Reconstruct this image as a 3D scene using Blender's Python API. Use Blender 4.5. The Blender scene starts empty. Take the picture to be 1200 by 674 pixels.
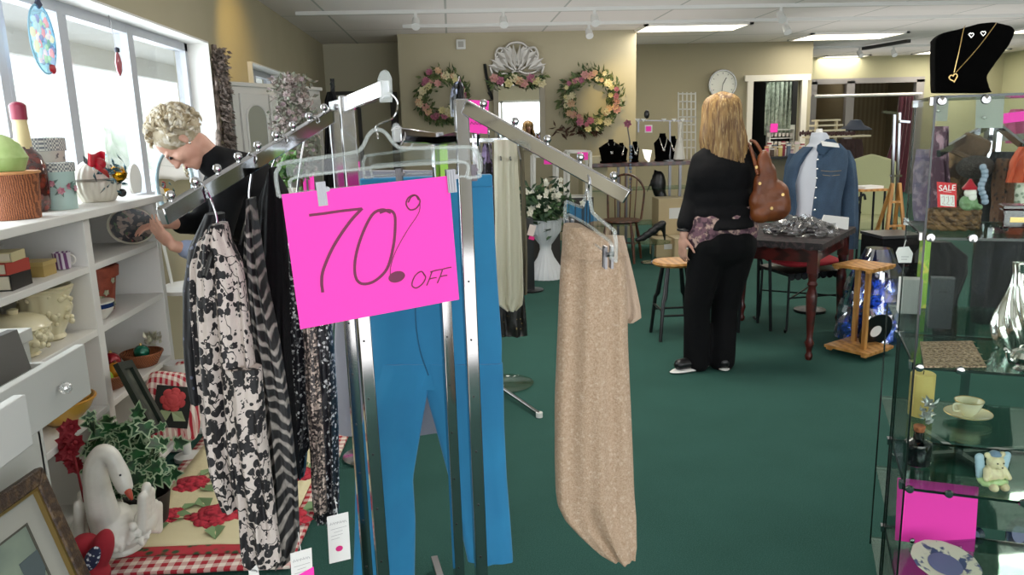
import bpy, bmesh, math, random
from mathutils import Vector, Matrix, Euler, noise
R = math.radians
PI = math.pi
rnd = random.Random(7)
S = bpy.context.scene
COL = S.collection

# ------------------------------------------------------------------ camera
EYE = 1.48
FPX = 900.0
pitch, roll, yaw = R(11.6), R(1.6), R(4.162646)
fw = Vector((math.sin(yaw) * math.cos(pitch), math.cos(yaw) * math.cos(pitch), -math.sin(pitch)))
rt = Vector((math.cos(yaw), -math.sin(yaw), 0))
up = rt.cross(fw)
rt2 = rt * math.cos(roll) - up * math.sin(roll)
up2 = up * math.cos(roll) + rt * math.sin(roll)
cam = bpy.data.cameras.new('camera')
camo = bpy.data.objects.new('camera', cam)
COL.objects.link(camo)
cam.sensor_width = 36
cam.lens = FPX / 1200 * 36
cam.clip_start = 0.05
camo.matrix_world = Matrix(((rt2.x, up2.x, -fw.x, 0), (rt2.y, up2.y, -fw.y, 0), (rt2.z, up2.z, -fw.z, EYE), (0, 0, 0, 1)))
S.camera = camo


def P(px, py, x=None, y=None, z=None):
    """the place in the shop seen at a point of the photograph, on the plane x=, y= or z="""
    d = rt2 * ((px - 600) / FPX) + up2 * ((337 - py) / FPX) + fw
    if y is not None:
        t = y / d.y
    elif x is not None:
        t = x / d.x
    else:
        t = (z - EYE) / d.z
    return Vector((d.x * t, d.y * t, d.z * t + EYE))


def V(*a):
    return Vector(a)


# ------------------------------------------------------------------ materials
def hx(s):
    s = s.lstrip('#')
    r = []
    for i in (0, 2, 4):
        c = int(s[i:i + 2], 16) / 255
        r.append(c / 12.92 if c <= 0.04045 else ((c + 0.055) / 1.055) ** 2.4)
    return (r[0], r[1], r[2], 1)


def mat(name, col, rough=0.6, metal=0.0, pat=None, bump=0.0, bscale=40, spec=None, emis=None, sheen=0, trans=0, coat=0, alpha=None):
    """pat: ('noise'|'voronoi'|'wave'|'checker'|'magic', scale, colour2, lo, hi[, (sx,sy,sz)])"""
    m = bpy.data.materials.new(name)
    m.use_nodes = True
    n, l = m.node_tree.nodes, m.node_tree.links
    b = n['Principled BSDF']
    c1 = hx(col)
    b.inputs['Base Color'].default_value = c1
    b.inputs['Roughness'].default_value = rough
    b.inputs['Metallic'].default_value = metal
    if spec is not None:
        b.inputs['Specular IOR Level'].default_value = spec
    if sheen:
        b.inputs['Sheen Weight'].default_value = sheen
    if trans:
        b.inputs['Transmission Weight'].default_value = trans
    if coat:
        b.inputs['Coat Weight'].default_value = coat
    if emis:
        b.inputs['Emission Color'].default_value = hx(emis[0])
        b.inputs['Emission Strength'].default_value = emis[1]
    if alpha is not None:
        b.inputs['Alpha'].default_value = alpha
    tc = n.new('ShaderNodeTexCoord')
    last = None
    pats = pat if isinstance(pat, list) else ([pat] if pat else [])
    prev = None
    for q in pats:
        kind, sc, c2, lo, hi = q[:5]
        mp = n.new('ShaderNodeMapping')
        mp.inputs['Scale'].default_value = q[5] if len(q) > 5 else (1, 1, 1)
        if len(q) > 6:
            mp.inputs['Rotation'].default_value = q[6]
        l.new(tc.outputs['Object'], mp.inputs['Vector'])
        if kind == 'noise':
            t = n.new('ShaderNodeTexNoise')
            t.inputs['Detail'].default_value = 4
            o = t.outputs['Fac']
        elif kind == 'voronoi':
            t = n.new('ShaderNodeTexVoronoi')
            o = t.outputs['Distance']
        elif kind == 'cells':
            t = n.new('ShaderNodeTexVoronoi')
            o = t.outputs['Color']
        elif kind == 'edge':
            t = n.new('ShaderNodeTexVoronoi')
            t.feature = 'DISTANCE_TO_EDGE'
            o = t.outputs['Distance']
        elif kind == 'wave':
            t = n.new('ShaderNodeTexWave')
            t.inputs['Distortion'].default_value = 4
            t.inputs['Detail'].default_value = 2
            o = t.outputs['Fac']
        elif kind == 'stripe':
            t = n.new('ShaderNodeTexWave')
            o = t.outputs['Fac']
        elif kind == 'checker':
            t = n.new('ShaderNodeTexChecker')
            o = t.outputs['Fac']
        t.inputs['Scale'].default_value = sc
        l.new(mp.outputs[0], t.inputs['Vector'])
        cr = n.new('ShaderNodeMapRange')
        cr.inputs['From Min'].default_value = lo
        cr.inputs['From Max'].default_value = hi
        l.new(o, cr.inputs['Value'])
        mx = n.new('ShaderNodeMix')
        mx.data_type = 'RGBA'
        l.new(cr.outputs[0], mx.inputs['Factor'])
        if prev is None:
            mx.inputs[6].default_value = c1
        else:
            l.new(prev, mx.inputs[6])
        mx.inputs[7].default_value = hx(c2)
        prev = mx.outputs[2]
        l.new(prev, b.inputs['Base Color'])
        last = cr
    if bump:
        t = n.new('ShaderNodeTexNoise')
        t.inputs['Scale'].default_value = bscale
        t.inputs['Detail'].default_value = 3
        l.new(tc.outputs['Object'], t.inputs['Vector'])
        bp = n.new('ShaderNodeBump')
        bp.inputs['Strength'].default_value = bump
        bp.inputs['Distance'].default_value = 0.01
        l.new(t.outputs['Fac'], bp.inputs['Height'])
        l.new(bp.outputs[0], b.inputs['Normal'])
    return m


def glassmat(name, tint='#f2f8f6', refl=0.10, rough=0.02, gcol='#ffffff', edge=None):
    """thin clear sheet: mostly see-through, with a mirror-like sheen that grows at grazing angles"""
    m = bpy.data.materials.new(name)
    m.use_nodes = True
    n, l = m.node_tree.nodes, m.node_tree.links
    n.clear()
    out = n.new('ShaderNodeOutputMaterial')
    tr = n.new('ShaderNodeBsdfTransparent')
    tr.inputs['Color'].default_value = hx(tint)
    gl = n.new('ShaderNodeBsdfGlossy')
    gl.inputs['Color'].default_value = hx(gcol)
    gl.inputs['Roughness'].default_value = rough
    fr = n.new('ShaderNodeLayerWeight')
    fr.inputs['Blend'].default_value = 0.15
    mr = n.new('ShaderNodeMapRange')
    mr.inputs['To Min'].default_value = refl
    mr.inputs['To Max'].default_value = 0.45
    l.new(fr.outputs['Fresnel'], mr.inputs['Value'])
    mx = n.new('ShaderNodeMixShader')
    l.new(mr.outputs[0], mx.inputs[0])
    l.new(tr.outputs[0], mx.inputs[1])
    l.new(gl.outputs[0], mx.inputs[2])
    l.new(mx.outputs[0], out.inputs[0])
    return m


def sequin(name, base, glint, scale=260, lo=0.62):
    m = mat(name, base, 0.35, 0.3)
    n, l = m.node_tree.nodes, m.node_tree.links
    b = n['Principled BSDF']
    tc = n.new('ShaderNodeTexCoord')
    v = n.new('ShaderNodeTexVoronoi')
    v.inputs['Scale'].default_value = scale
    l.new(tc.outputs['Object'], v.inputs['Vector'])
    sx = n.new('ShaderNodeSeparateColor')
    l.new(v.outputs['Color'], sx.inputs[0])
    mr = n.new('ShaderNodeMapRange')
    mr.inputs['From Min'].default_value = lo
    mr.inputs['From Max'].default_value = 1.0
    l.new(sx.outputs[0], mr.inputs['Value'])
    mx = n.new('ShaderNodeMix')
    mx.data_type = 'RGBA'
    mx.inputs[6].default_value = hx(base)
    mx.inputs[7].default_value = hx(glint)  # random cells take the glint colour, sparkle painted in
    l.new(mr.outputs[0], mx.inputs['Factor'])
    l.new(mx.outputs[2], b.inputs['Base Color'])
    bp = n.new('ShaderNodeBump')
    bp.inputs['Strength'].default_value = 0.7
    bp.inputs['Distance'].default_value = 0.004
    l.new(sx.outputs[1], bp.inputs['Height'])
    l.new(bp.outputs[0], b.inputs['Normal'])
    return m


# ------------------------------------------------------------------ geometry
WM = {}


class MB:
    def __init__(s):
        s.bm = bmesh.new()

    def box(s, c, d, rot=None):
        r = bmesh.ops.create_cube(s.bm, size=1)
        m = Matrix.Translation(Vector(c)) @ (rot.to_4x4() if rot else Matrix.Identity(4)) @ Matrix.Diagonal((d[0], d[1], d[2], 1))
        bmesh.ops.transform(s.bm, matrix=m, verts=r['verts'])
        return s

    def beam(s, p0, p1, w, h, side=None):
        p0, p1 = Vector(p0), Vector(p1)
        d = (p1 - p0)
        L = d.length
        d.normalize()
        sd = Vector(side) if side else (Vector((0, 0, 1)).cross(d) if abs(d.z) < 0.95 else Vector((1, 0, 0)))
        sd = (sd - d * sd.dot(d)).normalized()
        u = d.cross(sd)
        m = Matrix((sd, u, d)).transposed()
        return s.box((p0 + p1) / 2, (w, h, L), m)

    def tube(s, pts, r, seg=8, closed=False, cap=True):
        pts = [Vector(p) for p in pts]
        n = len(pts)
        rs = r if isinstance(r, (list, tuple)) else [r] * n
        rings = []
        nrm = None
        for i, p in enumerate(pts):
            if closed:
                t = pts[(i + 1) % n] - pts[i - 1]
            else:
                t = pts[min(i + 1, n - 1)] - pts[max(i - 1, 0)]
            if t.length < 1e-9:
                t = Vector((0, 0, 1))
            t.normalize()
            if nrm is None:
                a = Vector((0, 0, 1)) if abs(t.z) < 0.9 else Vector((1, 0, 0))
                nrm = (a - t * a.dot(t)).normalized()
            else:
                nrm = (nrm - t * nrm.dot(t))
                if nrm.length < 1e-6:
                    nrm = t.orthogonal()
                nrm.normalize()
            b = t.cross(nrm)
            rings.append([s.bm.verts.new(p + (nrm * math.cos(2 * PI * k / seg) + b * math.sin(2 * PI * k / seg)) * rs[i]) for k in range(seg)])
        m = n if closed else n - 1
        for i in range(m):
            a, b2 = rings[i], rings[(i + 1) % n]
            for k in range(seg):
                try:
                    s.bm.faces.new((a[k], a[(k + 1) % seg], b2[(k + 1) % seg], b2[k]))
                except ValueError:
                    pass
        if not closed and cap:
            s.bm.faces.new(rings[0][::-1])
            s.bm.faces.new(rings[-1])
        return s

    def cyl(s, p0, p1, r0, r1=None, seg=16):
        return s.tube([p0, p1], [r0, r0 if r1 is None else r1], seg)

    def lathe(s, prof, c=(0, 0, 0), seg=24, sx=1, sy=1, flute=0, nf=12, rot=None, cap=True):
        c = Vector(c)
        rings = []
        for r, z in prof:
            ring = []
            for k in range(seg):
                a = 2 * PI * k / seg
                rr = r * (1 + flute * math.cos(nf * a))
                v = Vector((rr * math.cos(a) * sx, rr * math.sin(a) * sy, z))
                if rot:
                    v = rot @ v
                ring.append(s.bm.verts.new(c + v))
            rings.append(ring)
        for i in range(len(rings) - 1):
            for k in range(seg):
                s.bm.faces.new((rings[i][k], rings[i][(k + 1) % seg], rings[i + 1][(k + 1) % seg], rings[i + 1][k]))
        if cap:
            s.bm.faces.new(rings[0][::-1])
            s.bm.faces.new(rings[-1])
        return s

    def ball(s, c, r, seg=16, rings=10, rot=None):
        if not isinstance(r, (tuple, list, Vector)):
            r = (r, r, r)
        q = bmesh.ops.create_uvsphere(s.bm, u_segments=seg, v_segments=rings, radius=1)
        m = Matrix.Translation(Vector(c)) @ (rot.to_4x4() if rot else Matrix.Identity(4)) @ Matrix.Diagonal((r[0], r[1], r[2], 1))
        bmesh.ops.transform(s.bm, matrix=m, verts=q['verts'])
        return s

    def limb(s, p0, p1, r0, r1, n=7):
        p0, p1 = Vector(p0), Vector(p1)
        for i in range(n + 1):
            t = i / n
            s.ball(p0.lerp(p1, t), r0 + (r1 - r0) * t, 12, 8)
        return s.cyl(p0, p1, r0 * 0.98, r1 * 0.98, 14)

    def poly(s, pts):
        vs = [s.bm.verts.new(Vector(p)) for p in pts]
        s.bm.faces.new(vs)
        return s

    def prism(s, pts, off):
        off = Vector(off)
        a = [s.bm.verts.new(Vector(p)) for p in pts]
        b = [s.bm.verts.new(Vector(p) + off) for p in pts]
        n = len(pts)
        s.bm.faces.new(a[::-1])
        s.bm.faces.new(b)
        for i in range(n):
            s.bm.faces.new((a[i], a[(i + 1) % n], b[(i + 1) % n], b[i]))
        return s

    def grid(s, f, nu, nv, cu=False, cap=False):
        g = [[s.bm.verts.new(Vector(f(i / (nu if cu else nu - 1), j / (nv - 1)))) for i in range(nu)] for j in range(nv)]
        for j in range(nv - 1):
            for i in range(nu if cu else nu - 1):
                k = (i + 1) % nu
                s.bm.faces.new((g[j][i], g[j][k], g[j + 1][k], g[j + 1][i]))
        if cap:
            s.bm.faces.new(g[0][::-1])
            s.bm.faces.new(g[-1])
        return s

    def leaf(s, c, d, nrm, L, W):
        c, d = Vector(c), Vector(d).normalized()
        nrm = Vector(nrm)
        sd = d.cross(nrm)
        if sd.length < 1e-5:
            sd = d.orthogonal()
        sd.normalize()
        u = sd.cross(d)
        a = s.bm.verts.new(c)
        b = s.bm.verts.new(c + d * L * .45 + sd * W * .5 + u * W * .15)
        e = s.bm.verts.new(c + d * L)
        f = s.bm.verts.new(c + d * L * .45 - sd * W * .5 + u * W * .15)
        m = s.bm.verts.new(c + d * L * .5 - u * W * .05)
        s.bm.faces.new((a, b, m))
        s.bm.faces.new((b, e, m))
        s.bm.faces.new((e, f, m))
        s.bm.faces.new((f, a, m))
        return s

    def parts(s, name, m, parent, **k):
        """each loose piece becomes a part of its own under the same thing"""
        bm = s.bm
        seen = set()
        out = []
        for f0 in bm.faces:
            if f0 in seen:
                continue
            st, isl = [f0], []
            seen.add(f0)
            while st:
                f = st.pop()
                isl.append(f)
                for v in f.verts:
                    for g in v.link_faces:
                        if g not in seen:
                            seen.add(g)
                            st.append(g)
            q = MB()
            mp = {}
            for f in isl:
                vs = []
                for v in f.verts:
                    if v not in mp:
                        mp[v] = q.bm.verts.new(v.co)
                    vs.append(mp[v])
                q.bm.faces.new(vs)
            out.append(q.obj(name, m, parent, **k))
        bm.free()
        return out

    def obj(s, name, m, parent=None, local=False, smooth=True, bevel=0, solid=0, sub=0, remesh=0, sm=0, label=None, cat=None, group=None, kind=None, ang=40):
        bm = s.bm
        bmesh.ops.recalc_face_normals(bm, faces=bm.faces)
        if parent is not None:
            PW = WM[parent.name]
            if not local:
                inv = PW.inverted()
                for v in bm.verts:
                    v.co = inv @ v.co
            w = PW.copy()
            me = bpy.data.meshes.new(name)
            o = bpy.data.objects.new(name, me)
            o.parent = parent
        else:
            me = bpy.data.meshes.new(name)
            o = bpy.data.objects.new(name, me)
            w = Matrix.Identity(4)
            if kind != 'structure':
                xs = [v.co for v in bm.verts]
                lo = Vector((min(v.x for v in xs), min(v.y for v in xs), min(v.z for v in xs)))
                hi = Vector((max(v.x for v in xs), max(v.y for v in xs), max(v.z for v in xs)))
                c = Vector(((lo.x + hi.x) / 2, (lo.y + hi.y) / 2, lo.z))
                for v in bm.verts:
                    v.co -= c
                o.location = c
                w = Matrix.Translation(c)
        bm.to_mesh(me)
        bm.free()
        COL.objects.link(o)
        WM[o.name] = w
        me.materials.append(m)
        if smooth:
            me.shade_smooth()
            me.set_sharp_from_angle(angle=R(ang))
        if remesh:
            md = o.modifiers.new('remesh', 'REMESH')
            md.mode = 'VOXEL'
            md.voxel_size = remesh
            md.use_smooth_shade = True
        if sm:
            md = o.modifiers.new('smooth', 'SMOOTH')
            md.iterations = sm
            md.factor = 0.5
        if solid:
            md = o.modifiers.new('solid', 'SOLIDIFY')
            md.thickness = solid
            md.offset = 0
        if bevel:
            md = o.modifiers.new('bevel', 'BEVEL')
            md.width = bevel
            md.segments = 2
            md.limit_method = 'ANGLE'
        if sub:
            md = o.modifiers.new('sub', 'SUBSURF')
            md.levels = sub
            md.render_levels = sub
        tag(o, label, cat, group, kind)
        return o


def tag(o, label=None, cat=None, group=None, kind=None):
    if label:
        o['label'] = label
    if cat:
        o['category'] = cat
    if group:
        o['group'] = group
    if kind:
        o['kind'] = kind
    return o


def thing(name, label, cat, loc=(0, 0, 0), rz=0, group=None):
    o = bpy.data.objects.new(name, None)
    COL.objects.link(o)
    o.empty_display_size = 0.1
    o.location = loc
    o.rotation_euler = (0, 0, rz)
    WM[o.name] = Matrix.Translation(Vector(loc)) @ Matrix.Rotation(rz, 4, 'Z')
    return tag(o, label, cat, group)


def struct(name, mb, m, parent=None, **k):
    return mb.obj(name, m, parent, kind='structure' if parent is None else None, **k)


def dup(root, loc=None, rz=None, label=None, group=None, scale=None, parent=None):
    r = root.copy()
    COL.objects.link(r)
    if loc is not None:
        r.location = loc
    if rz is not None:
        r.rotation_euler = (0, 0, rz)
    if scale:
        r.scale = (scale, scale, scale)
    if label:
        r['label'] = label
    if group:
        r['group'] = group
    if parent is not None:
        r.parent = parent
    for ch in list(root.children):
        c = ch.copy()
        COL.objects.link(c)
        c.parent = r
        for g in list(ch.children):
            d = g.copy()
            COL.objects.link(d)
            d.parent = c
    return r


def sstep(t):
    return t * t * (3 - 2 * t)


def cloth(mb, rows, Y, thick=0.03, nf=5, amp=0.006, nu=72, nv=44, seed=0, bottom_wave=0.0):
    """hanging cloth: a flattened closed tube with folds. rows: (py, xl, xr[, Yl, Yr]) seen in the photograph"""
    pts = []
    for r in rows:
        yl, yr = (r[3], r[4]) if len(r) > 3 else (Y, Y)
        pts.append((P(r[1], r[0], y=yl), P(r[2], r[0], y=yr)))
    n = len(pts) - 1

    def f(u, v):
        q = min(v * n, n - 1e-6)
        i = int(q)
        t = q - i
        a = pts[i][0].lerp(pts[i + 1][0], t)
        b = pts[i][1].lerp(pts[i + 1][1], t)
        c = (a + b) / 2
        d = (b - a) / 2
        nn = Vector((d.y, -d.x, 0))
        if nn.length < 1e-9:
            nn = Vector((0, -1, 0))
        nn.normalize()
        th = 2 * PI * u
        cu = math.cos(th)
        k = min(1, 0.35 + v)
        rip = amp * k * math.sin(nf * cu * 2.2 + seed + 1.3 * math.sin(3 * v + seed)) + amp * .6 * k * math.sin(nf * 4.1 * cu + seed * 2 + v * 4)
        rip += 0.4 * amp * noise.noise(Vector((cu * 4 + seed, v * 7, seed)))
        sx = math.copysign(abs(math.sin(th)) ** 0.7, math.sin(th))
        p = c + d * cu + nn * (thick * .5 * sx + rip)
        if bottom_wave and v > .9:
            p.z += bottom_wave * math.sin(cu * nf * 2 + seed) * (v - .9) * 10
        return p
    mb.grid(f, nu, nv, cu=True, cap=True)
    return mb


def lobed(mb, c, d, nrm, L):
    """five pointed ivy leaf"""
    c, d, nrm = Vector(c), Vector(d).normalized(), Vector(nrm)
    sd = d.cross(nrm)
    if sd.length < 1e-5:
        sd = d.orthogonal()
    sd.normalize()
    u = sd.cross(d)
    o = [(0, 0), (.28, -.12), (.52, .02), (.36, .22), (.55, .46), (.26, .50), (0, 1.0), (-.26, .50), (-.55, .46), (-.36, .22), (-.52, .02), (-.28, -.12)]
    m = mb.bm.verts.new(c + d * L * .3 - u * L * .04)
    vs = [mb.bm.verts.new(c + sd * x * L + d * y * L + u * abs(x) * L * .18) for x, y in o]
    for i in range(len(vs)):
        mb.bm.faces.new((vs[i], vs[(i + 1) % len(vs)], m))
    return mb


def clampwall(mb, y):
    for v in mb.bm.verts:
        v.co.y = min(v.co.y, y)
    return mb


def round_rose(mb, c, nrm, r, seed=0):
    """full blown rose: overlapping rounded petals"""
    nrm = Vector(nrm).normalized()
    a = nrm.orthogonal().normalized()
    b = nrm.cross(a)
    c = Vector(c)
    for lay, (rr, n) in enumerate(((.72, 7), (.42, 6), (.16, 3))):
        for i in range(n):
            th = 2 * PI * (i + lay * .4 + seed * .13) / n
            d = a * math.cos(th) + b * math.sin(th)
            rm = Matrix((d, nrm.cross(d), nrm)).transposed()
            mb.ball(c + d * r * rr + nrm * r * (.04 + .10 * lay), (r * .28, r * .36, r * .11), 10, 6, rm)
    return mb


def foliage(mb, fn, n, L, W, flat=None):
    for i in range(n):
        c, out = fn()
        d = (Vector(out) + Vector((rnd.uniform(-1, 1), rnd.uniform(-1, 1), rnd.uniform(-1, 1))) * .9)
        k = rnd.uniform(.7, 1.3)
        mb.leaf(c, d, (rnd.uniform(-1, 1), rnd.uniform(-1, 1), rnd.uniform(-1, 1)), L * k, W * k)
    return mb


def rosette(mb, c, nrm, r, petals=6):
    nrm = Vector(nrm).normalized()
    a = nrm.orthogonal().normalized()
    b = nrm.cross(a)
    c = Vector(c)
    for lay in range(2):
        rr = r * (1 - .4 * lay)
        for i in range(petals):
            th = 2 * PI * (i + lay * .5) / petals
            d = a * math.cos(th) + b * math.sin(th) + nrm * (.45 + .6 * lay)
            mb.leaf(c, d, nrm, rr, rr * .95)
    mb.ball(c + nrm * r * .2, r * .25, 8, 6)
    return mb


def stroke(mb, pts, w, th, nrm):
    """a flat pen stroke laid on a surface"""
    nrm = Vector(nrm).normalized()
    pts = [Vector(p) for p in pts]
    ws = w if isinstance(w, (list, tuple)) else [w] * len(pts)
    L = []
    for i, p in enumerate(pts):
        t = (pts[min(i + 1, len(pts) - 1)] - pts[max(i - 1, 0)])
        sd = t.cross(nrm).normalized() * ws[i] * .5
        L.append((p + sd, p - sd))
    vs = [(mb.bm.verts.new(a + nrm * th), mb.bm.verts.new(b + nrm * th)) for a, b in L]
    for i in range(len(vs) - 1):
        mb.bm.faces.new((vs[i][0], vs[i][1], vs[i + 1][1], vs[i + 1][0]))
    return mb


def catmull(pts, k=6):
    pts = [Vector(p) for p in pts]
    q = [pts[0] * 2 - pts[1]] + pts + [pts[-1] * 2 - pts[-2]]
    out = []
    for i in range(1, len(q) - 2):
        for j in range(k):
            t = j / k
            a, b, c, d = q[i - 1], q[i], q[i + 1], q[i + 2]
            out.append(.5 * ((2 * b) + (c - a) * t + (2 * a - 5 * b + 4 * c - d) * t * t + (3 * b - a - 3 * c + d) * t ** 3))
    out.append(pts[-1])
    return out


def arc(c, r, a0, a1, n, ax, ay):
    c, ax, ay = Vector(c), Vector(ax), Vector(ay)
    return [c + ax * (r * math.cos(a0 + (a1 - a0) * i / n)) + ay * (r * math.sin(a0 + (a1 - a0) * i / n)) for i in range(n + 1)]


def lettering(text, m, size, mw, parent, name='lettering'):
    cu = bpy.data.curves.new(name, 'FONT')
    cu.body = text
    cu.size = size
    cu.align_x = 'CENTER'
    cu.align_y = 'CENTER'
    cu.extrude = 0.0003
    tmp = bpy.data.objects.new(name, cu)
    COL.objects.link(tmp)
    bpy.context.view_layer.update()
    me = bpy.data.meshes.new_from_object(tmp.evaluated_get(bpy.context.evaluated_depsgraph_get()))
    bpy.data.objects.remove(tmp)
    o = bpy.data.objects.new(name, me)
    COL.objects.link(o)
    me.materials.clear()
    me.materials.append(m)
    o.parent = parent
    o.matrix_parent_inverse = Matrix.Identity(4)
    o.matrix_basis = WM[parent.name].inverted() @ mw
    return o


# ------------------------------------------------------------------ palette
m_chrome = mat('chrome', '#aeaeb0', 0.10, 1.0)
m_steel = mat('steel', '#77777a', 0.3, 1.0)
m_white = mat('white paint', '#e6e4df', 0.45, bump=.05, bscale=20)
m_white2 = mat('cool white laminate', '#d9dad6', 0.4)
m_black = mat('black cloth', '#070709', 0.9, spec=.2, bump=.2, bscale=120)
m_blackp = mat('black plastic', '#101012', 0.3)
m_velvet = mat('black velvet', '#020202', 1.0, spec=.05)
m_iron = mat('dark iron', '#15181a', 0.4, .6)
m_mahog = mat('mahogany', '#4a1410', 0.3, pat=('wave', 3, '#2a0b08', .3, .8, (1, 1, 6)), coat=.3)
m_oak = mat('honey wood', '#c08a48', 0.45, pat=('wave', 6, '#a06c30', .2, .9, (1, 5, 1)))
m_brownw = mat('brown wood', '#5a3018', 0.4, pat=('wave', 5, '#3a1c0c', .3, .8, (1, 1, 4)))
m_gold = mat('gold', '#c4a468', 0.28, 1.0)
m_silver = mat('silver', '#d8d6d0', 0.15, 1.0)
m_clear = glassmat('clear plastic', '#e9efed', 0.03, 0.08)
m_acry = mat('frosted clear plastic', '#c9d2cf', 0.12, alpha=.32, coat=.3)
m_pane = glassmat('clear glass', '#fbfdfc', 0.0, 0.01, '#a0a0a0')
m_shelfg = glassmat('green tinted shelf glass', '#d6e6df', 0.03, 0.03)
m_gedge = mat('glass edge', '#0f2a22', 0.15, trans=.2)
m_mirror = mat('mirror glass', '#e8eceb', 0.01, 1.0)
m_pink = mat('hot pink paper', '#ff35b4', 0.7, emis=('#ff30b8', .12))
m_paper = mat('white paper', '#eeeeea', 0.8)
m_ink = mat('marker ink', '#6c1c44', 0.7)
m_cream = mat('cream ceramic', '#e9e0bd', 0.3, pat=('noise', 6, '#d8cc9f', .4, .7), coat=.4)
m_wcer = mat('white ceramic', '#e8e4da', 0.35, coat=.3, pat=('noise', 9, '#cfc8b8', .5, .75))
m_red = mat('red glaze', '#b0182a', 0.35)
m_green = mat('green leaf', '#1f5a2c', 0.5, pat=('noise', 30, '#0c3018', .4, .6))
m_terra = mat('terracotta', '#a8503a', 0.6, pat=('noise', 20, '#8c3c2c', .4, .6))
m_wicker = mat('brown wicker', '#a8623a', 0.6, pat=('wave', 60, '#6a3618', .3, .7, (1, 1, 1)), bump=.5, bscale=200)
m_skin = mat('skin', '#d3a08a', 0.5, pat=('noise', 12, '#c68d78', .4, .7))
# ================================================================== THE ROOM
m_carpet = mat('green carpet', '#284e46', 0.95, pat=[('noise', 3, '#23473f', .35, .7), ('noise', 260, '#40685f', .45, .8)], bump=.4, bscale=300, spec=.15)
m_wall = mat('olive beige wall', '#b3aa8f', 0.85, pat=('noise', 2, '#ada488', .3, .7))
m_trim = mat('off white trim', '#cfcabb', 0.5)
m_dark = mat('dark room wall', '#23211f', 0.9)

CEIL = 2.7
struct('floor', MB().box((4.6, 7.5, -.05), (13.2, 19.4, .1)), m_carpet)


def ceilmat():
    m = mat('ceiling tile', '#ebe4e0', 0.9, bump=.15, bscale=90)
    n, l = m.node_tree.nodes, m.node_tree.links
    b = n['Principled BSDF']
    tc = n.new('ShaderNodeTexCoord')
    br = n.new('ShaderNodeTexBrick')
    br.offset = 0
    br.inputs['Color1'].default_value = hx('#ebe4e0')
    br.inputs['Color2'].default_value = hx('#e6dfdb')
    br.inputs['Mortar'].default_value = hx('#b4b4ae')
    br.inputs['Scale'].default_value = 1
    br.inputs['Mortar Size'].default_value = .012
    br.inputs['Brick Width'].default_value = 1.22
    br.inputs['Row Height'].default_value = 1.22
    l.new(tc.outputs['Object'], br.inputs['Vector'])
    l.new(br.outputs['Color'], b.inputs['Base Color'])
    return m


struct('ceiling', MB().box((4.6, 7.5, CEIL + .05), (13.2, 19.4, .1)), ceilmat())
# left wall with two windows
W1 = (1.2, 5.74, 1.12, 2.13)
W2 = (6.95, 8.3, 1.25, 2.10)
wl = MB()


def wallseg(mb, y0, y1, z0, z1):
    mb.box((-1.8, (y0 + y1) / 2, (z0 + z1) / 2), (.2, y1 - y0, z1 - z0))


wallseg(wl, -2, W1[0], 0, CEIL)
wallseg(wl, W1[0], W1[1], 0, W1[2])
wallseg(wl, W1[0], W1[1], W1[3], CEIL)
wallseg(wl, W1[1], W2[0], 0, CEIL)
wallseg(wl, W2[0], W2[1], 0, W2[2])
wallseg(wl, W2[0], W2[1], W2[3], CEIL)
wallseg(wl, W2[1], 11.3, 0, CEIL)
struct('wall_left', wl, m_wall)
struct('wall_back_left', MB().box((-1.2, 11.26, 1.35), (1.2, .2, 2.7)), mat('pale beige wall', '#b9b299', .85))
struct('wall_back', MB().box((.91, 10.75, 1.35), (3.06, 1.1, 2.7)), m_wall)
dx0, dx1, dtop = P(875, 200, y=12).x, P(937, 200, y=12).x, P(900, 95, y=12).z
wr = MB()
wr.box(((2.44 + dx0) / 2, 12.1, 1.35), (dx0 - 2.44, .2, 2.7))
wr.box(((dx0 + dx1) / 2, 12.1, (CEIL + dtop) / 2), (dx1 - dx0, .2, CEIL - dtop))
xe = P(951, 100, y=12).x
wr.box(((dx1 + xe) / 2, 12.1, 1.35), (xe - dx1, .2, 2.7))
struct('wall_back_right', wr, mat('grey olive wall', '#948c72', .85))
struct('wall_right', MB().box((11.1, 7.5, 1.35), (.2, 19, 2.7)), mat('sage wall', '#a9a884', .85))
# far wall with the fitting rooms
fx = [P(a, 100, y=15).x for a in (951, 990, 1000, 1076)]
ftop = P(1000, 95, y=15).z
fa = MB()
fa.box(((xe + fx[0]) / 2 - .25, 15.1, 1.35), (abs(fx[0] - xe) + .5, .2, 2.7))
fa.box(((fx[0] + 11.2) / 2, 15.1, (ftop + CEIL) / 2), (11.2 - fx[0], .2, CEIL - ftop))
fa.box(((fx[3] + .1 + 11.2) / 2, 15.1, ftop / 2), (11.2 - fx[3] - .1, .2, ftop))
struct('wall_far', fa, mat('sage wall far', '#a8a482', .85))
ft = MB()
for a in (fx[0], (fx[1] + fx[2]) / 2, fx[3]):
    ft.box((a, 14.97, ftop / 2), (.16, .1, ftop))
ft.box(((fx[0] + fx[3]) / 2, 14.97, ftop), (fx[3] - fx[0] + .16, .1, .1))
struct('trim_1', ft, mat('lilac grey trim', '#8f8a88', .6))
struct('wall_fitting', MB().box(((fx[0] + fx[3]) / 2, 16.4, 1.35), (fx[3] - fx[0] + .6, .1, 2.7)), mat('brown slats', '#7b6c50', .7, pat=('stripe', 3.2, '#6c5d43', .3, .7)))
struct('wall_fitting_divider', MB().box(((fx[1] + fx[2]) / 2, 15.7, 1.35), (.08, 1.3, 2.7)).box((fx[3] + .2, 15.7, 1.35), (.08, 1.3, 2.7)).box((fx[0] - .2, 15.7, 1.35), (.08, 1.3, 2.7)), mat('brown divider', '#80735a', .7))
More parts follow.
